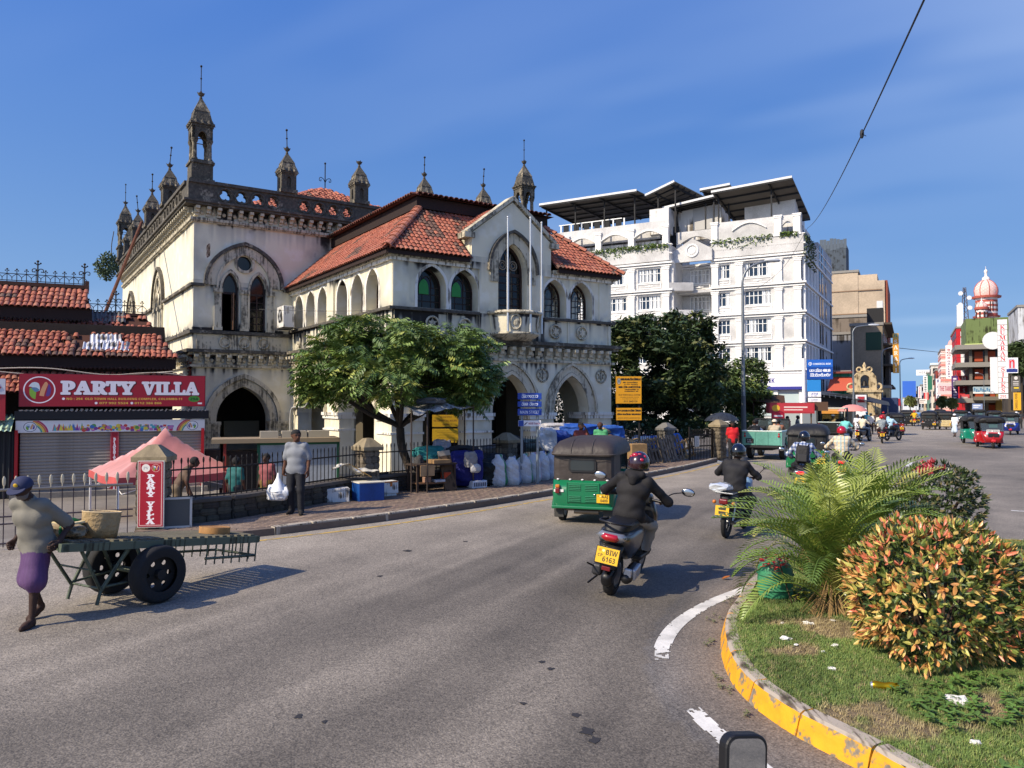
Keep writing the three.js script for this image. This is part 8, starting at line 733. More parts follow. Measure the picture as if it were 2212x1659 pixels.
{const car=(label,px,z,head,color)=>{const p=dep(px,872,z);p.y=0;const t=thing('parked_car',label,'car',p,turnTo(head)),bm=paint(color);mb().add(loft([[.25,.78,-2,2,.25],[.55,.84,-2.1,2.1,.3],[.85,.82,-2.08,2.05,.3],[.92,.76,-2.0,1.95,.3]])).mesh('body',bm,t);mb().add(loft([[.9,.72,-1.9,1.0,.35],[1.25,.66,-1.6,.5,.35],[1.42,.56,-1.35,.2,.4]])).mesh('cabin',mat('#1a2026',.1),t);mb().add(loft([[1.38,.6,-1.45,.3,.4],[1.45,.5,-1.25,.1,.4]])).mesh('roof',bm,t);for(const s of[-1,1]){mb().rbox(.3,.14,.06,s*.6,.75,-2.08,.03).mesh('tail_light',redLamp,t);for(const z2 of[-1.25,1.25])tyre(.31,.2,t,s*.72,.31,z2);}return t;};car('white saloon car among the rickshaws before the red shop house',2082,90,26,'#d5d6d8');car('silver car far off at the left of the street',1925,96,26,'#9aa3a8');car('silver car coming far off in the middle of the street',2012,110,205,'#b5b9bc');
const p=dep(1920,872,92);p.y=0;const v=thing('delivery_truck','blue cabbed delivery truck far off under the SARAVI sign','truck',p,turnTo(27));mb().rbox(2,2.4,4,0,1.9,-.8,.08).mesh('box',mat('#29375c',.5),v);mb().rbox(1.9,1.7,1.5,0,1.4,2,.1).mesh('cab',paint('#8d2a30'),v);for(const s of[-1,1])for(const z of[-1.8,1.6])tyre(.42,.28,v,s*.85,.42,z);const k=dep(1958,872,95);k.y=0;const w=thing('kiosk','small red kiosk at the roadside beyond the maroon rickshaw','kiosk',dep(1926,872,98).setY(0),ST);mb().box(.9,2.2,1,.5,1.1,-.6).mesh('body',mat('#d8cfc9',.7),w);mb().box(1.0,.9,1.1,.5,2.6,-.6).mesh('roof_sign',mat('#b3202c',.6),w);}
// -- handcart and its puller
const item=(name,label,cat,px,py,turn=0,h=.13,group)=>thing(name,label,cat,gnd(px,py,h),turn,group);
function blobGeo(sx,sy,sz,seed,rough=.5,pw=.75,flat=0){const g=mergeVertices(new THREE.IcosahedronGeometry(1,10).deleteAttribute('normal').deleteAttribute('uv')),p=g.attributes.position;for(let i=0;i<p.count;i++){const x=p.getX(i),y=p.getY(i),z=p.getZ(i),n=1+rough*(n3(x*1.7+seed,y*1.7,z*1.7,3)-.5)+rough*.5*(n3(x*5+seed,y*5,z*5,4)-.5)+rough*.16*Math.abs(n3(x*13+seed,y*9,z*13,5)-.5);const f=(v,s)=>Math.sign(v)*Math.pow(Math.abs(v),pw)*s*n;p.setXYZ(i,f(x,sx),Math.max(f(y,sy),-sy*.9),f(z,sz));}g.computeVertexNormals();return triUV((()=>{const h=g.toNonIndexed();return h;})());}
function blob(name,label,cat,px,py,up,s,color,seed,o={}){const p=o.at?V(...o.at):gnd(px,py,.13);p.y+=up+s[1];const m=put(name,blobGeo(...s,seed,o.rough,o.pw),o.mat||mat(color,o.r||.8,{map:rep(T.cloth,.7),bumpMap:rep(T.coarse,.3),bumpScale:.012}),null);m.position.copy(p);m.rotation.y=o.turn||0;return tag(m,label,cat,o.group);}
{
const C=V(-4.68,0,-9.57),tn=turnTo(-150),t=thing('hand_cart','two wheeled green iron handcart with truck tyres pulled across the road','cart',C,tn),gm=mat('#566152',.6,{metalness:.2,map:rep(T.dirty,1)}),wood=mat('#6f6a58',.85,{map:rep(T.mottle,.5)});for(const x of[-.46,.46]){const g=tyre(.345,.2,t,x,.345,0),h=[];g.remove(g.children[1]);const cir=(cx,cy,r)=>Array.from({length:18},(_,i)=>[cx+r*Math.cos(i*.349),cy+r*Math.sin(i*.349)]);for(let i=0;i<6;i++)h.push(cir(.145*Math.cos(i*1.047),.145*Math.sin(i*1.047),.03));mb().ext(shapeOf(cir(0,0,.225),h),.012,Mx(0,0,0,0,Math.PI/2,0)).cyl(.06,.06,.16,0,0,0,12,0,0,Math.PI/2).mesh('rim',mat('#1b1a19',.8),g);}mb().bar([-.46,.345,0],[.46,.345,0],.03).mesh('axle',gm,t);
const d=grp('deck',t);d.position.y=.7;d.rotation.x=-.115;for(const x of[-.4,.4])mb().box(.06,.09,2.75,x,0,-.22).mesh('side_rail',gm,d);for(let k=0;k<22;k++)mb().box(.8,.025,.07,0,.055,-1.5+k*.118).mesh('plank',wood,d);for(const z of[-1.58,1.1])mb().box(.86,.07,.06,0,0,z).mesh('cross_rail',gm,d);
const rk=mb().bar([-.4,-.22,-1.58],[-.4,-.22,-.75],.018).bar([.4,-.22,-1.58],[.4,-.22,-.75],.018).bar([-.4,-.22,-1.58],[.4,-.22,-1.58],.018);for(let k=0;k<7;k++)for(const x of[-.4,.4])rk.bar([x,0,-1.58+k*.135],[x,-.3,-1.58+k*.135],.01);for(let k=1;k<6;k++)rk.bar([-.4+k*.133,0,-1.58],[-.4+k*.133,-.28,-1.58],.01);rk.mesh('rear_rack',gm,d);
const st=mb();for(const x of[-.36,.36])st.bar([x,-.02,.9],[x*.8,-.52,.55],.02).bar([x,-.02,.3],[x*.8,-.52,.55],.022).bar([x*.8,-.5,.55],[x*.8,-.68,.58],.022).bar([x,-.05,.2],[x,-.42,.0],.025).bar([x,-.05,-.25],[x,-.42,.0],.025).bar([x,-.4,.02],[x*.8,-.48,.52],.016);st.bar([-.3,-.5,.55],[.3,-.5,.55],.014).bar([-.36,-.28,.7],[.36,-.28,.7],.012).bar([-.4,-.36,0],[.4,-.36,0],.03);st.mesh('undercarriage',gm,d);d.updateMatrixWorld(true);t.updateMatrixWorld(true);const on=(x,y,z)=>d.localToWorld(V(x,y,z));
const b=thing('basket','pale drum shaped basket standing on the handcart','basket',on(.05,.07,.5),tn);b.rotation.set(-.115,tn,0,'YXZ');mb().lathe([[0,0],[.19,0],[.2,.12],[.21,.29],[.205,.3],[.19,.285],[0,.285]],0,0,0,28).mesh('body',mat('#b39a70',.85,{map:rep(T.cloth,.2),bumpMap:rep(T.coarse,.25),bumpScale:.015}),b);mb().tor(.208,.008,0,.295,0,Math.PI/2).mesh('rim',mat('#c4ae86',.8),b);
const r=thing('wooden_hoop','flat yellow wooden hoop lying on the rear of the handcart','hoop',on(.08,.07,-1.12),tn);r.rotation.set(-.115,tn,0,'YXZ');mb().lathe([[.2,0],[.2,.085],[.188,.085],[.188,0]],0,0,0,32).lathe([[0,.075],[.19,.08]],0,0,0,24).mesh('band',mat('#b8864a',.7,{map:rep(T.mottle,.3)}),r);
const q=thing('bundle','rolled sacking tied with green cord at the front of the handcart','bundle',on(-.05,.15,.82),tn);put('roll',blobGeo(.3,.08,.13,4,.4),mat('#8a7a60',.9,{map:rep(T.dirty,.4)}),q);mb().tor(.125,.02,.06,0,0,0,Math.PI/2).mesh('cord',mat('#1d7a42',.6),q);mb().box(.36,.02,.16,-.02,.09,0,.2).mesh('paper',mat('#d8c79a',.8),q);
const wp=gnd(78,1343),wt=turnTo(-172);person('old man in grey polo, purple sarong and cap pulling the handcart',wp,wt,standing({lean:.26,stride:.19,elL:[.25,1.08,-.2],elR:[-.25,1.08,-.18],haL:[.29,.9,.04],haR:[-.29,.9,.02],j:{fdL:[0,-.45,.9],fdR:[0,-.45,.9],curlL:.9,curlR:.9}}),{cell:.012,skin:'#3a241a',shirt:'#77746a',sarong:'#553663',shirtLow:1,sandals:1,shoes:'#1a1614',cap:'#2d3350',badge:'#c9a21c',hair:'#3a3836',beard:'#6a6462',nod:.35,headTurn:.12,scale:.97,sleeve:.8,loose:.02,lump:.014,fat:1.1});
}
{
const p=gnd(640,1110,.13),tn=turnTo(188);person('man in grey polo and dark trousers standing on the brick pavement',p,tn,standing({haR:[-.26,.86,.02],elR:[-.235,1.1,-.03],haL:[.26,.86,.06],elL:[.24,1.1,-.04],j:{fdL:[.05,-1,.1],fdR:[0,-1,.05],curlR:.9,curlL:.4,anL:[.13,.075,.08],toL:[.2,.03,.24],knL:[.12,.47,.07]}}),{cell:.013,skin:'#5a3826',shirt:'#7f8389',shirtLow:1,trousers:'#14161d',shoes:'#18130f',headTurn:.75,hairCap:1,sleeve:.88,loose:.016,scale:1.04,fat:1.06,lump:.012});
const bg=thing('plastic_bag','white knotted plastic bag hanging from the standing man','bag',p.clone().add(V(-.36,.3,.06)));put('pouch',blobGeo(.22,.17,.12,8,.5,.8),mat('#e9ebec',.45,{transmission:.15}),bg).position.y=.14;mb().lathe([[.17,.18],[.1,.33],[.04,.44],[.015,.55]],0,0,0,10).mesh('neck',mat('#eceeee',.5),bg);
}
const foam=mat('#dedcd4',.8,{map:rep(T.dirty,.8)}),card=mat('#b08d5e',.9,{map:rep(T.mottle,.6)});
function crate(name,label,cat,px,py,s,turn,m,up=0,extra){const p=gnd(px,py,.13),t=thing(name,label,cat,[p.x,.128+up,p.z],turn);mb().rbox(s[0],s[1],s[2],0,s[1]/2,0,.015).mesh('body',m,t);if(extra)extra(t);return t;}
crate('foam_box','dirty white foam box leftmost of the boxes by the wall','box',723,1083,[.62,.27,.4],.35,foam,0,(t)=>mb().rbox(.64,.05,.42,0,.29,0,.01).mesh('lid',foam,t));crate('wooden_chest','bright blue painted chest under a plastic sheet','chest',795,1080,[.62,.42,.5],.55,mat('#1450a0',.45,{map:rep(T.mottle,1)}),0,(t)=>mb().rbox(.64,.03,.52,0,.43,0,.01).mesh('lid',mat('#cfc9b6',.6),t));crate('foam_box','white foam box with orange tape, right of the blue chest','box',836,1070,[.46,.3,.34],.6,foam,.06,(t)=>{mb().box(.06,.13,.01,.03,.24,.175).box(.4,.03,.01,0,.29,.175).mesh('tape',mat('#c4702a',.5),t);mb().rbox(.38,.06,.3,0,-.03,0,.01).mesh('foot',foam,t);});
{const p=gnd(748,1078,.13),t=thing('plastic_sheet','crumpled translucent plastic sheet draped over the blue chest','sheet',[p.x+.22,.6,p.z],.4),g=new THREE.PlaneGeometry(1.0,.6,40,30),q=g.attributes.position;for(let i=0;i<q.count;i++){const x=q.getX(i),y=q.getY(i);q.setXYZ(i,x,.22*sstep(.1,-.35,x)+.16*sstep(-.5,-.15,x)+.16*(n3(x*4,y*4,1,2)-.5)+.07*(n3(x*11,y*11,2,4)-.5),y-.25*sstep(-.1,-.5,x));}g.computeVertexNormals();put('sheet',triUV(g.toNonIndexed()),mat('#b9b5a8',.4),t);const k=thing('wood_plank','short yellow plank lying across the plastic sheet','plank',[p.x+.35,.82,p.z+.12],.4);mb().box(.62,.02,.07,0,0,0,0,0,-.55).mesh('board',mat('#c39a56',.8),k);}
blob('black_bundle','black plastic bundle with green weeds on the taped foam box','bundle',832,1062,.34,[.22,.07,.14],'#141416',3);blob('rubbish_bag','small dark bundle left of the plastic sheet','bundle',700,1074,.28,[.12,.07,.1],'#1c1d1f',5);
{const p=gnd(932,1060,.13),t=thing('stall_table','low street stall table with a shelf and old cardboard top','table',[p.x,.128,p.z],.62),wd=mat('#3a2c22',.9);for(const[x,z]of[[-.55,.25],[.55,.25],[-.55,-.25],[.55,-.25]])mb().box(.05,.7,.05,x,.35,z).mesh('leg',wd,t);mb().box(1.2,.04,.6,0,.7,0).mesh('top',wd,t);mb().box(1.1,.03,.5,.05,.22,0).mesh('shelf',mat('#6a4a30',.9),t);const a=(n,l,c,x,y,z,s,col)=>{const q=t.localToWorld(V(x,y,z));const o=thing(n,l,c,q,.62);mb().rbox(...s,0,s[1]/2,0,.01).mesh('body',mat(col,.85,{map:rep(T.mottle,.5)}),o);return o;};t.updateMatrixWorld(true);a('cardboard_sheet','tan cardboard sheet hanging at the front of the stall table','cardboard',-.3,.42,.32,[.42,.28,.015],'#c09a6c');a('cardboard_box','flat cardboard box on the stall table top','box',.15,.72,.1,[.5,.1,.4],'#a88458');a('orange_bag','orange and black bag on the stall shelf','bag',.36,.24,.12,[.2,.24,.2],'#c8481e');a('book_stack','low stack of white papers on the stall shelf','papers',.12,.24,.15,[.3,.06,.22],'#c9ccd0');a('paper_bundle','pinkish bundle on the left of the stall shelf','bundle',-.2,.24,.1,[.18,.14,.14],'#b08a74');}
blob('cloth_bundle','teal patterned bundle heaped on the stall table','bundle',925,1054,.72,[.42,.2,.3],'#1f7f80',7,{rough:.4});blob('plastic_sack','crumpled silver white sack beside the teal bundle','sack',955,1050,.75,[.25,.26,.2],'#9a9aa6',9,{r:.4});blob('backpack','grey backpack hung on the left of the stall table','bag',906,1060,.42,[.13,.25,.12],'#3c3a3a',10);
{const p=gnd(975,1060,.13),t=thing('wooden_board','long brown wooden board leaning against the stall','board',[p.x,.13,p.z],.45);const g=grp('panel',t);g.rotation.set(-.25,0,.12);mb().rbox(.34,1.02,.05,0,.51,0,.01).mesh('board',mat('#53412f',.95,{map:rep(T.dirty,.7)}),g);mb().rbox(.34,.14,.055,0,1.0,0,.01).mesh('worn_end',mat('#8e867a',.9),g);}
blob('blue_tarpaulin','deep blue tarpaulin bundle hanging behind the leaning board','tarpaulin',1003,1052,0,[.52,.5,.3],'#171b72',12,{rough:.35,pw:.6});blob('clothes_pile','dark clothes piled on top of the blue tarpaulin','clothes',1000,1050,.86,[.48,.13,.3],'#23252c',13);blob('hanging_shirt','grey shirt draped over the blue tarpaulin front','clothes',1017,1056,.55,[.18,.22,.06],'#8d8b8c',14);blob('sun_hat','pale grey cap hung at the end of the blue tarpaulin','cap',1027,1056,.42,[.14,.12,.1],'#b3b3b6',15,{rough:.25});
crate('plastic_crate','white plastic crate on the pavement before the dark bundles','crate',1030,1053,[.46,.2,.32],.6,mat('#cfd2d8',.5),0,(t)=>{for(let i=0;i<6;i++)mb().box(.04,.1,.01,-.17+i*.068,.1,.165).mesh('slot',mat('#5a5d66',.7),t);});blob('dark_bundle','dark green bundle stacked behind the white crate','bundle',1040,1049,.0,[.4,.3,.3],'#141d1c',16,{pw:.6});
for(const[i,px,py,up,s,c,l]of[[0,1062,1036,0,[.5,.38,.4],'#2a2c30','low dark table load behind the white sacks'],[1,1075,1030,.7,[.5,.14,.3],'#6f7276','row of grey shoes and cloth laid out behind the sacks'],[2,1105,1026,.62,[.42,.3,.35],'#1a1719','black cloth bundle behind the white sacks'],[3,1090,1030,.95,[.16,.14,.15],'#b07a3a','small orange brown bundle above the black cloth'],[4,1150,1020,.66,[.48,.22,.3],'#5f7470','grey green roll under the street name sign'],[5,1183,1022,.7,[.3,.4,.25],'#d6d9da','tall white sack below the newspaper pile'],[6,1206,1020,.35,[.4,.5,.35],'#123a8c','dark blue tarpaulin beside the tall white sack'],[7,1200,1010,1.18,[.6,.2,.4],'#c5c3c4','heap of newspapers and plastic on the load'],[8,1248,1010,1.05,[.7,.26,.5],'#1f58b4','bright blue tarpaulin heap behind the green rickshaw'],[9,1310,1004,.9,[.7,.3,.5],'#2a62b8','blue sheet covered load right of the blue tarpaulin heap'],[10,1300,1018,.35,[.5,.45,.4],'#7a5a3a','brown goods under the blue sheet behind the rickshaw']])blob('goods_heap',l,'goods',px,py,up,s,c,20+i,{rough:.45,pw:.65,r:c==='#c5c3c4'?.5:.75});
[[1076,1049,'#2f7f4f','first white woven sack from the left, with green stripe',1],[1105,1047,'#7f8fa8','second white woven sack from the left, grey blue stripe',.92],[1131,1043,'#3f9a66','third white woven sack from the left',.97],[1151,1040,'#b98a96','fourth white woven sack, narrow with a pink stripe',.98],[1170,1037,'#4f6fae','fifth white woven sack with a blue stripe',1],[1191,1034,'#2f8a5a','rightmost white woven sack with green stripe by the rickshaw',1.02]].forEach(([px,py,c,l,k],i)=>{const t=item('woven_sack',l,'sack',px,py,.5+i*.15,.128,'filled white woven sacks standing in a row'),s=LIN(c),col=(x,y,z)=>{const a=Math.atan2(x,z);return Math.abs(a-.75)<.3||Math.abs(a+2.4)<.25?s:[.56,.57,.57];};const g=fieldMesh([[[0,.17,0],[0,.56*k,0],.245,.225,col],[[.08,.12,.05],[-.08,.12,-.04],.16,.16,col],[[0,.62*k,0],[.02,.76*k,0],.12,.05,col],[[.0,.78*k,0],[.08,.84*k,.02],.03,.04,col],[[.0,.78*k,0],[-.07,.83*k,0],.03,.035,col]],.022,.09,.045);const p=g.attributes.position;for(let j=0;j<p.count;j++)if(p.getY(j)<0)p.setY(j,p.getY(j)*.02);put('body',g,mat('#ffffff',.6,{vertexColors:true,bumpMap:rep(T.coarse,.5),bumpScale:.02}),t);});
{const a=gnd(905,1058,.13),b=gnd(1010,1046,.13),t=thing('stall_awning','tattered grey plastic awning on thin poles above the stall','awning',[0,.13,0]),P0=dep(893,886,19.4),P1=dep(1025,878,20.6),back=V(-.35,.12,-.9),g=new THREE.PlaneGeometry(1,1,24,10),q=g.attributes.position;for(let i=0;i<q.count;i++){const u=q.getX(i)+.5,v=q.getY(i)+.5,w=P0.clone().lerp(P1,u).addScaledVector(back,v);q.setXYZ(i,w.x,w.y-.13-.1*Math.sin(u*9)*Math.sin(v*3)-(v<.05?.14*n3(u*12,1,2):0)+.06*(n3(u*9,v*9,3)-.5),w.z);}g.computeVertexNormals();put('sheet',triUV(g.toNonIndexed()),mat('#a09f9b',.5,{map:rep(T.dirty,.6)}),t);for(const[w,v]of[[P0,.2],[P1,.1],[P0.clone().lerp(P1,.22),0],[P1,.9]]){const w2=w.clone().addScaledVector(back,v);mb().bar([w2.x,0,w2.z],[w2.x,w2.y-.15,w2.z],.022).mesh('pole',mat('#3d322b',.8),t);}put('load',blobGeo(.4,.09,.25,4,.6),mat('#4d5156',.8),t).position.copy(P0.clone().lerp(P1,.35).addScaledVector(back,.5).add(V(0,.0,0)));}
const noticeTex=canvasTex(256,300,(c)=>{c.fillStyle='#dc9a12';c.fillRect(0,0,256,300);c.fillStyle=c.strokeStyle='#1c1408';script(c,52,14,196,30,3,15,6);script(c,70,56,160,16,4,16,3);script(c,80,78,140,13,5,16,2.5);script(c,26,104,220,26,6,18,5);script(c,70,138,160,15,7,18,3);script(c,84,158,140,13,8,16,2.5);textFit(c,'OLD TOWN HALL CENTER',22,214,224,'bold $px serif',26);textFit(c,'COLOMBO MUNICIPAL COUNCIL',40,236,192,'bold $px serif',15);textFit(c,'No. 28, Main Street, Colombo 11.',62,254,160,'bold $px serif',13);textFit(c,'\u260e : 011 2445139',50,288,166,'bold $px sans-serif',28);c.fillStyle='#b8a890';c.beginPath();c.ellipse(28,52,19,36,0,0,7);c.fill();c.lineWidth=4;c.stroke();c.fillStyle='#5a6f7a';c.beginPath();c.ellipse(28,52,9,22,0,0,7);c.fill();}),notice2=canvasTex(256,132,(c)=>{c.fillStyle='#dc9a12';c.fillRect(0,0,256,132);c.fillStyle=c.strokeStyle='#1c1408';script(c,8,14,240,26,11,22,5);script(c,8,56,240,22,12,24,4.5);textFit(c,'MUNICIPAL MUSEUM AND RECEPTION HALL',10,116,236,'bold $px serif',18);});
for(const[l,px0,py0,px1,py1,tx]of[['large yellow OLD TOWN HALL CENTER notice board with black lettering',1330,813,1386,872,noticeTex],['smaller yellow museum and reception hall notice board below the large one',1331,881,1386,908,notice2]]){const a=dep(px0,py0,29.4),b=dep(px1,py1,29.4),t=thing('notice_board',l,'sign',[(a.x+b.x)/2,(a.y+b.y)/2,a.z],.05),w=b.x-a.x,h=a.y-b.y;mb().box(w,h,.05,0,0,0).mesh('board',mat('#c48a14',.6),t);face('print',w-.02,h-.02,panelMat(tx,.5),t,0,0,.03);if(py0<850)for(const x of[-.42,.42])mb().box(.06,a.y+.4,.05,x*w,-(a.y)/2,-.06).mesh('post',mat('#1a1a1a',.8),t);}
{const z=21.9,a=dep(1118,850,z),b=dep(1170,850,z),w=b.x-a.x,yy=(y)=>dep(1140,y,z).y,t=thing('street_name_sign','three blue street name plates reading MAIN STREET on two posts','sign',[(a.x+b.x)/2,.12,a.z],.02),pm=mat('#8a9296',.5,{metalness:.4});for(const s of[-1,1])mb().bar([s*w*.33,0,-.03],[s*w*.33,yy(852)-.12,-.03],.04,8).mesh('post',pm,t);[[849,863,0],[867,879,1],[883,897,2]].forEach(([y0,y1,k])=>{const h=yy(y0)-yy(y1),g=grp('name_plate',t);mb().rbox(w,h,.03,0,(yy(y0)+yy(y1))/2-.12,.02,.01).mesh('plate',mat('#1c3f9c',.5),g);face('print',w*.98,h*.94,panelMat(canvasTex(256,66,(c)=>{c.fillStyle='#1d429f';c.fillRect(0,0,256,66);c.fillStyle=c.strokeStyle='#eef0f4';k===2?textFit(c,'MAIN STREET',22,50,212,'$px sans-serif',44):script(c,44,8,168,46,30+k,8,6);}),.5),g,0,(yy(y0)+yy(y1))/2-.12,.039);});const g=grp('bank_plate',t),h=yy(908)-yy(921);mb().rbox(w*.95,h,.03,0,(yy(908)+yy(921))/2-.12,.02,.01).mesh('plate',mat('#e2e0e2',.5),g);face('print',w*.93,h*.94,panelMat(canvasTex(256,66,(c)=>{c.fillStyle='#e6e4e6';c.fillRect(0,0,256,66);c.fillStyle='#24479c';c.fillRect(0,0,60,66);c.strokeStyle='#2a2c50';c.lineWidth=5;for(let i=0;i<3;i++){c.beginPath();c.moveTo(68,56-i*4);c.quadraticCurveTo(84,40-i*8,104,16+i*2);c.stroke();}c.fillStyle='#8a2348';textFit(c,'NDB bank',114,46,132,'bold $px sans-serif',34);}),.5),g,0,(yy(908)+yy(921))/2-.12,.039);}
{const mk=(l,px,py0,py1,px1,draw)=>{const a=dep(px,py0,25.6),b=dep(px1,py1,25.6),t=thing('notice_board',l,'sign',[(a.x+b.x)/2,(a.y+b.y)/2,a.z],.2),w=b.x-a.x,h=a.y-b.y;mb().box(w,h,.04,0,0,0).mesh('board',mat('#b98f1a',.6),t);face('print',w,h,panelMat(canvasTex(160,96,draw),.6),t,0,0,.025);mb().box(.06,a.y,.05,0,-a.y/2,-.05).mesh('post',black,t);};mk('yellow picture board of the town hall behind the street tree',938,846,882,992,(c)=>{c.fillStyle='#a8891c';c.fillRect(0,0,160,96);c.fillStyle='#c9bfa0';c.fillRect(40,34,90,40);c.fillStyle='#4a4a30';for(let i=0;i<6;i++)c.fillRect(46+i*14,50,7,20);c.fillStyle='#3a4a28';c.fillRect(10,40,28,40);});mk('yellow board with THE OLD TOWN HALL lettering under the stall awning',934,896,922,990,(c)=>{c.fillStyle='#c69a14';c.fillRect(0,0,160,96);c.fillStyle='#4a1a10';textFit(c,'IN OLD STYLE',50,24,70,'bold $px serif',16);textFit(c,'THE OLD TOWN HALL BUILDING',6,54,148,'bold $px serif',20);textFit(c,'COLOMBO 11',60,82,60,'bold $px serif',14);});mk('lower yellow board with faint lines below the lettered one',934,926,956,990,(c)=>{c.fillStyle='#c9a01a';c.fillRect(0,0,160,96);c.fillStyle='#8a6a14';for(let i=0;i<7;i++)c.fillRect(16+(i*13)%30,14+i*11,90+(i*17)%30,3);});}
[[1397,1003,'grey slatted pallet leaning on the railing, leftmost',6,.95,'#6e665b'],[1420,1001,'wide plank pallet second from the left',5,1.0,'#5c554b'],[1446,998,'weathered pallet leaning third from the left',6,1.02,'#756c60'],[1462,996,'narrow slatted pallet leaning fourth from the left',5,1.0,'#6a6156'],[1487,990,'small pale new pallet nearest the gate',4,.82,'#b08f5e']].forEach(([px,py,l,n,h,c],i)=>{const t=item('wooden_pallet',l,'pallet',px,py,.75,.13,'wooden pallets leaning along the pavement'),g=grp('panel',t),m=mat(c,.9,{map:rep(T.dirty,.6)});g.rotation.set(-.2,0,.16);for(let k=0;k<n;k++)mb().box(.1,h*(.94+.12*hash(k,i)),.022,-.42+k*.84/(n-1),h/2,.05).mesh('slat',m,g);for(const y of[.1,.5,.88])mb().box(.96,.09,.08,0,h*y,0).mesh('bearer',m,g);});
{const r=rng(33);for(let i=0;i<9;i++){const p=dep(1345+i*12,958-(i%3)*4,28.6+i*.3);const t=thing('timber_piece',['pale offcut','tan batten','yellow plank end','light board','short beam','brown lath','sawn block','thin strip','wide offcut'][i]+' lying on top of the pallets','timber',p,r()*3,'timber pieces on the pallets');mb().box(.3+.3*r(),.06,.09,0,0,0,0,0,(r()-.5)*.4).mesh('piece',mat(i%2?'#c6a878':'#a8885c',.85),t);}crate('cardboard_box','open tan cardboard box behind the green rickshaw','box',1375,1010,[.6,.55,.5],.3,card,.3);const c=thing('goods_heap','mixed white and blue sheeted load behind the pallets','goods',gnd(1420,985,.13),.7);for(let i=0;i<5;i++)put('bundle',blobGeo(.45,.45,.35,i,.4,.65),mat(['#b9bcc0','#2a5aa8','#d0d0cc','#50545a','#2f66b8'][i],.6),c).position.set(-.9+i*.55,.45,-.2);}
{hall.updateMatrixWorld(true);const at=(x,y,z)=>hall.localToWorld(V(x,y+E,z));const ac=thing('air_conditioner','white air conditioner outdoor unit on the wing wall beside the arched windows','air conditioner',at(3.7,5.75,.9),HALL_TURN);mb().rbox(.5,.95,.95,0,.48,0,.03).mesh('case',mat('#e0dfda',.5,{map:rep(T.dirty,2)}),ac);mb().cyl(.3,.3,.02,-.255,.52,.0,24,0,0,Math.PI/2).mesh('fan_grille',black,ac);mb().box(.012,.5,.12,-.27,.52,0,0,.6).box(.012,.5,.12,-.27,.52,0,0,-.6).mesh('fan_blade',mat('#9a9c9e',.6),ac);mb().box(.6,.05,.05,.05,-.02,.35).box(.6,.05,.05,.05,-.02,-.35).mesh('bracket',black,ac);
[[1073,469,'left flagpole',9.12-.72,11.75],[1115,470,'middle flagpole',9.12+.1,12.0],[1141,481,'right flagpole',9.12+.85,11.65]].forEach(([px,py,l,x,z])=>{const p=at(x,5.0,z),t=thing('flagpole',l+' of three bare silver poles on the balcony','flagpole',p,0,'bare flagpoles on the balcony');const h=dep(px,py,-p.z).y-p.y;mb().bar([0,0,0],[0,h*.52,0],.045,8).bar([0,h*.52,0],[0,h,0],.03,8).sph(.04,0,h,0).mesh('pole',mat('#d2d4d4',.35,{metalness:.5}),t);});
const a=dep(222,688,31.5),b=dep(306,480,39),rp=thing('rusty_pole','long rusty pole leaning from the shop roof against the hall','pole',a);mb().bar([0,0,0],b.clone().sub(a),.07,8).mesh('pole',mat('#6a3c22',.9,{map:rep(T.mottle,1)}),rp);const pp=thing('drain_pipe','grey bent pipe running up the pier beside the tower','pipe',at(4.05,0,.6));mb().tube([[0,0,0],[0,1.9,0],[.1,2.2,.1],[.9,2.3,.8],[1.0,2.7,.8]],.05,30,6).mesh('pipe',mat('#a9a9a5',.6),pp);
const k=gnd(660,1045,-.4),fc=thing('food_cart','white panelled vendor cart with green frame behind the railing','cart',[-6.9,-.6,-22.5],.35);mb().box(2.2,1.75,.06,.6,.95,.5).mesh('panel',mat('#b9c0c8',.6,{map:rep(T.mottle,2)}),fc);for(const x of[-.5,1.72])mb().box(.08,2.0,.1,x,1.0,.5).mesh('post',mat('#1d5a3a',.6),fc);mb().box(2.3,.08,.1,.6,1.86,.5).mesh('top_rail',mat('#1d5a3a',.6),fc);mb().box(3.5,.12,1.4,0,1.95,0).mesh('roof',mat('#8d7c62',.8),fc);mb().box(.08,1.9,.08,-1.4,.95,.5).mesh('red_post',mat('#8d2a1e',.7),fc);mb().box(1,1.6,.9,-.95,.85,-.1).mesh('stock',mat('#2a1f1a',.9),fc);mb().box(.5,.2,.4,-.2,2.1,0).box(.7,.2,.4,.5,2.1,0).box(.6,.2,.4,1.2,2.1,0).mesh('load',mat('#a59d8c',.8),fc);for(const x of[-1.5,1.7])mb().cyl(.3,.3,.08,x,.3,0,16,0,0,Math.PI/2).mesh('wheel',rubber,fc);
const um=gnd(1552,992),ub=thing('umbrella','large faded black umbrella over the gate pillar','umbrella',[8.98,0,-32.9]);const ug=new THREE.SphereGeometry(.9,8,6,0,6.284,0,1.0);mb().add(ug.toNonIndexed(),Mx(0,1.26,0,0,0,0,1,.85,1)).mesh('canopy',mat('#2c3138',.6,{map:rep(T.dirty,1)}),ub);mb().bar([0,0,0],[0,1.98,0],.02).mesh('shaft',steel,ub);for(let i=0;i<8;i++)mb().bar([0,1.85,0],[Math.sin(i*.785)*.74,1.68,Math.cos(i*.785)*.74],.008,4).mesh('rib',steel,ub);}
const stand=(l,px,z,head,o,j={},y)=>{const p=dep(px,872,z);p.y=y===undefined?0:y;return person(l,p,turnTo(head),standing(j),Object.assign({cell:.032,hairCap:o.cap||o.bald?0:1},o));};
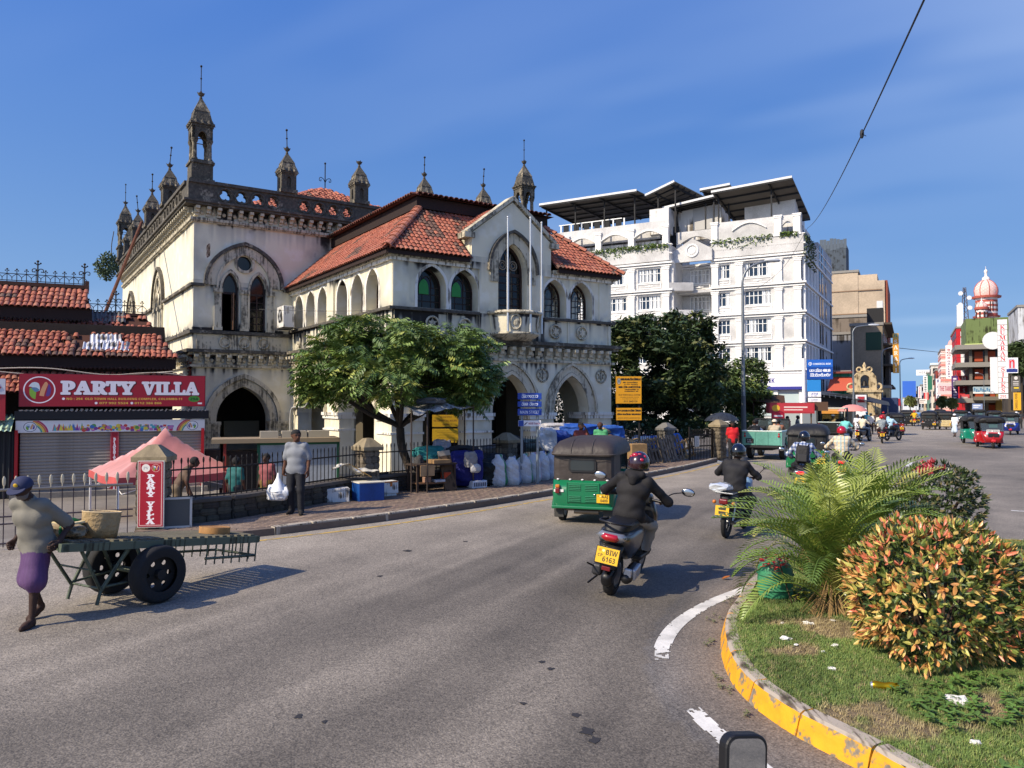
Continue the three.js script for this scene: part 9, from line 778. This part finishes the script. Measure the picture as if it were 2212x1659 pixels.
stand('man in turquoise shirt walking in the yard behind the railing',510,19.5,20,{shirt:'#135a58',trousers:'#23262a'},{stride:.12},-.62);stand('man in brown shirt stooping in the yard under the tent',384,18.6,60,{shirt:'#5a4636',trousers:'#6a5a44'},{lean:.5},-.55);stand('balding man in green polo looking down behind the rickshaw',1298,25.6,200,{shirt:'#4a9a68',trousers:'#2a2a2c',bald:1,nod:.4,cell:.024},{lean:.1},.13);stand('man in dark red shirt holding a phone to his face behind the rickshaw',1254,24.8,160,{shirt:'#7a3a34',trousers:'#2a2a2c',cell:.024},{haL:[.05,1.5,.26],elL:[.25,1.2,.15]},.13);stand('young man in bright red shirt standing by the gate pillar',1582,31.3,190,{shirt:'#c4141e',trousers:'#1c1d22',beard:'#1a1210'},{},.02);stand('vendor in red and pink clothes at the white cart',578,20.6,200,{shirt:'#8a4a4c',trousers:'#6a5420'},{},-.6);
stand('man in long white robe and shawl crossing the far street',2062,56,240,{shirt:'#e2e4e6',trousers:'#aebfd2',longShirt:1,cap:'#e8e8e8',brim:0,sarong:'#c3d2e0',hem:.7},{stride:.1});stand('pedestrian in white shirt carrying a yellow bag, seen from behind',1881,60,20,{shirt:'#dcdad2',trousers:'#1e2026',cap:'#2a3a44',brim:0});stand('pedestrian in long cream tunic walking away',1900,55,25,{shirt:'#d9cfb8',trousers:'#d9d3c4',longShirt:1},{stride:.1});stand('pedestrian in white tunic beside the navy scooter',1852,53,200,{shirt:'#d9d9de',trousers:'#cfcfd2',longShirt:1});stand('pedestrian in dark brown jacket among the market crowd',1893,66,30,{shirt:'#3a2a26',trousers:'#2a2524'});stand('pedestrian in pale blue shirt by the maroon rickshaw',1918,58,100,{shirt:'#8fc0d8',trousers:'#5a4a42'});stand('pedestrian in red head cloth in the market crowd',1908,70,30,{shirt:'#7a2a2a',trousers:'#2a2a2a',cap:'#b01a20',brim:0});stand('pedestrian in teal cap and shirt before the dark awning',1872,68,20,{shirt:'#4a8f9a',trousers:'#2c3038',cap:'#4aa0b0',brim:0});stand('pedestrian in pink seen at the market stalls',1700,46,60,{shirt:'#b05a7a',trousers:'#2a2a30'});stand('pedestrian in grey standing at the red lottery booth',1722,48,100,{shirt:'#5a5f66',trousers:'#23252a'});stand('pedestrian in black at the far right kerb',2204,74,250,{shirt:'#2a2c30',trousers:'#222'});stand('pedestrian in white helmet far right before the shops',2196,70,250,{shirt:'#8a8f96',trousers:'#2a2a2c',cap:'#e4e4e4',brim:0});
{const z=44,p=dep(1698,872,z).setY(0),t=thing('market_booth','red lottery booth with a slanting red banner and wooden roof','booth',p,-.2);mb().box(2.4,.6,1.6,.2,2.15,0).mesh('fascia',mat('#b03038',.6),t);face('fascia_print',2.3,.5,panelMat(boardTex(128,32,'#b8343c',(c)=>{c.fillStyle='#e0b030';c.beginPath();c.arc(16,16,12,0,7);c.fill();c.fillStyle='#e8d8d0';c.fillRect(40,10,70,5);c.fillRect(40,20,56,4);}),.5),t,.2,2.15,.81);face('banner',.75,1.9,panelMat(boardTex(64,160,'#b3122e',(c)=>{c.fillStyle='#f0e4e0';for(let i=0;i<4;i++)c.fillRect(10,16+i*18,44-(i%2)*8,8);c.fillStyle='#e8d020';c.fillRect(14,96,38,20);c.fillRect(18,122,32,14);}),.5),t,-.55,1.0,.9,.3);mb().box(2.2,1.1,1.4,.2,.55,0).mesh('counter',mat('#3a2a26',.8),t);for(const x of[-.85,1.25])mb().box(.07,2.2,.07,x,1.1,.6).mesh('post',mat('#5a4a3a',.8),t);mb().box(.9,.5,1.2,1.7,2.25,0).mesh('wood_box',mat('#5c4434',.9),t);
const q=dep(1650,872,46).setY(0),h=thing('market_hut','ragged brown thatched hut roof beside the small green tree','hut',q,-.3);mb().quad([-.8,2.6,.6],[1.2,2.3,.6],[1.2,2.9,-.9],[-.8,3.1,-.9]).mesh('roof',mat('#4a3322',.95),h);for(const x of[-.6,1.0])mb().bar([x,0,.4],[x,2.5,.4],.05).mesh('post',mat('#3f2f22',.9),h);mb().box(1.5,1.1,.8,.2,.55,-.2).mesh('counter',mat('#40352c',.9),h);const u=dep(1841,872,60).setY(0),um2=thing('umbrella','pink and orange sunshade over the market stalls','umbrella',u);mb().add(new THREE.SphereGeometry(1.3,10,6,0,6.284,0,1.05),Mx(0,1.3,0,0,0,0,1,.8,1)).mesh('canopy',mat('#d98a80',.8),um2);mb().bar([0,0,0],[0,2.7,0],.03).mesh('shaft',steel,um2);const cb=dep(1745,872,62).setY(0),cc=thing('utility_cabinet','two grey utility cabinets standing side by side before the bank','cabinet',cb,-.3);for(const x of[-1.3,.3])mb().rbox(1.4,2.5,.9,x,1.25,0,.04).mesh('cabinet',mat(x<0?'#a9b3ae':'#7f868a',.6),cc);const vn2=dep(1792,872,66).setY(0),v=thing('delivery_van','orange and white van partly hidden behind the dark truck','van',vn2,turnTo(27));mb().rbox(1.8,1.7,3.6,0,1.1,0,.15).mesh('body',paint('#c98a3a'),v);mb().box(1.84,.5,2.2,0,1.55,.2).mesh('window',darkGlass,v);for(const s of[-1,1])for(const z2 of[-1.2,1.2])tyre(.32,.2,v,s*.78,.32,z2);}
{const c=dep(1612,1640,1.75),t=thing('rear_view_mirror','black framed rear view mirror at the lower edge of the picture','mirror',c),g=grp('mirror_head',t);g.rotation.set(-.12,.28,-.07);mb().ext(rrect(.102,.16,.026),.026,Mx(0,-.03,-.026),.003).mesh('housing',mat('#121214',.5),g);mb().ext(rrect(.092,.15,.022),.004,Mx(0,-.03,.001)).mesh('glass',mat('#cfd4d6',.02,{metalness:1}),g);mb().tube([[0,-.1,-.02],[.02,-.25,-.03],[.1,-.55,-.05],[.12,-.9,-.05]],.008,14,6).mesh('arm',black,t);}
renderer.render(scene,camera);
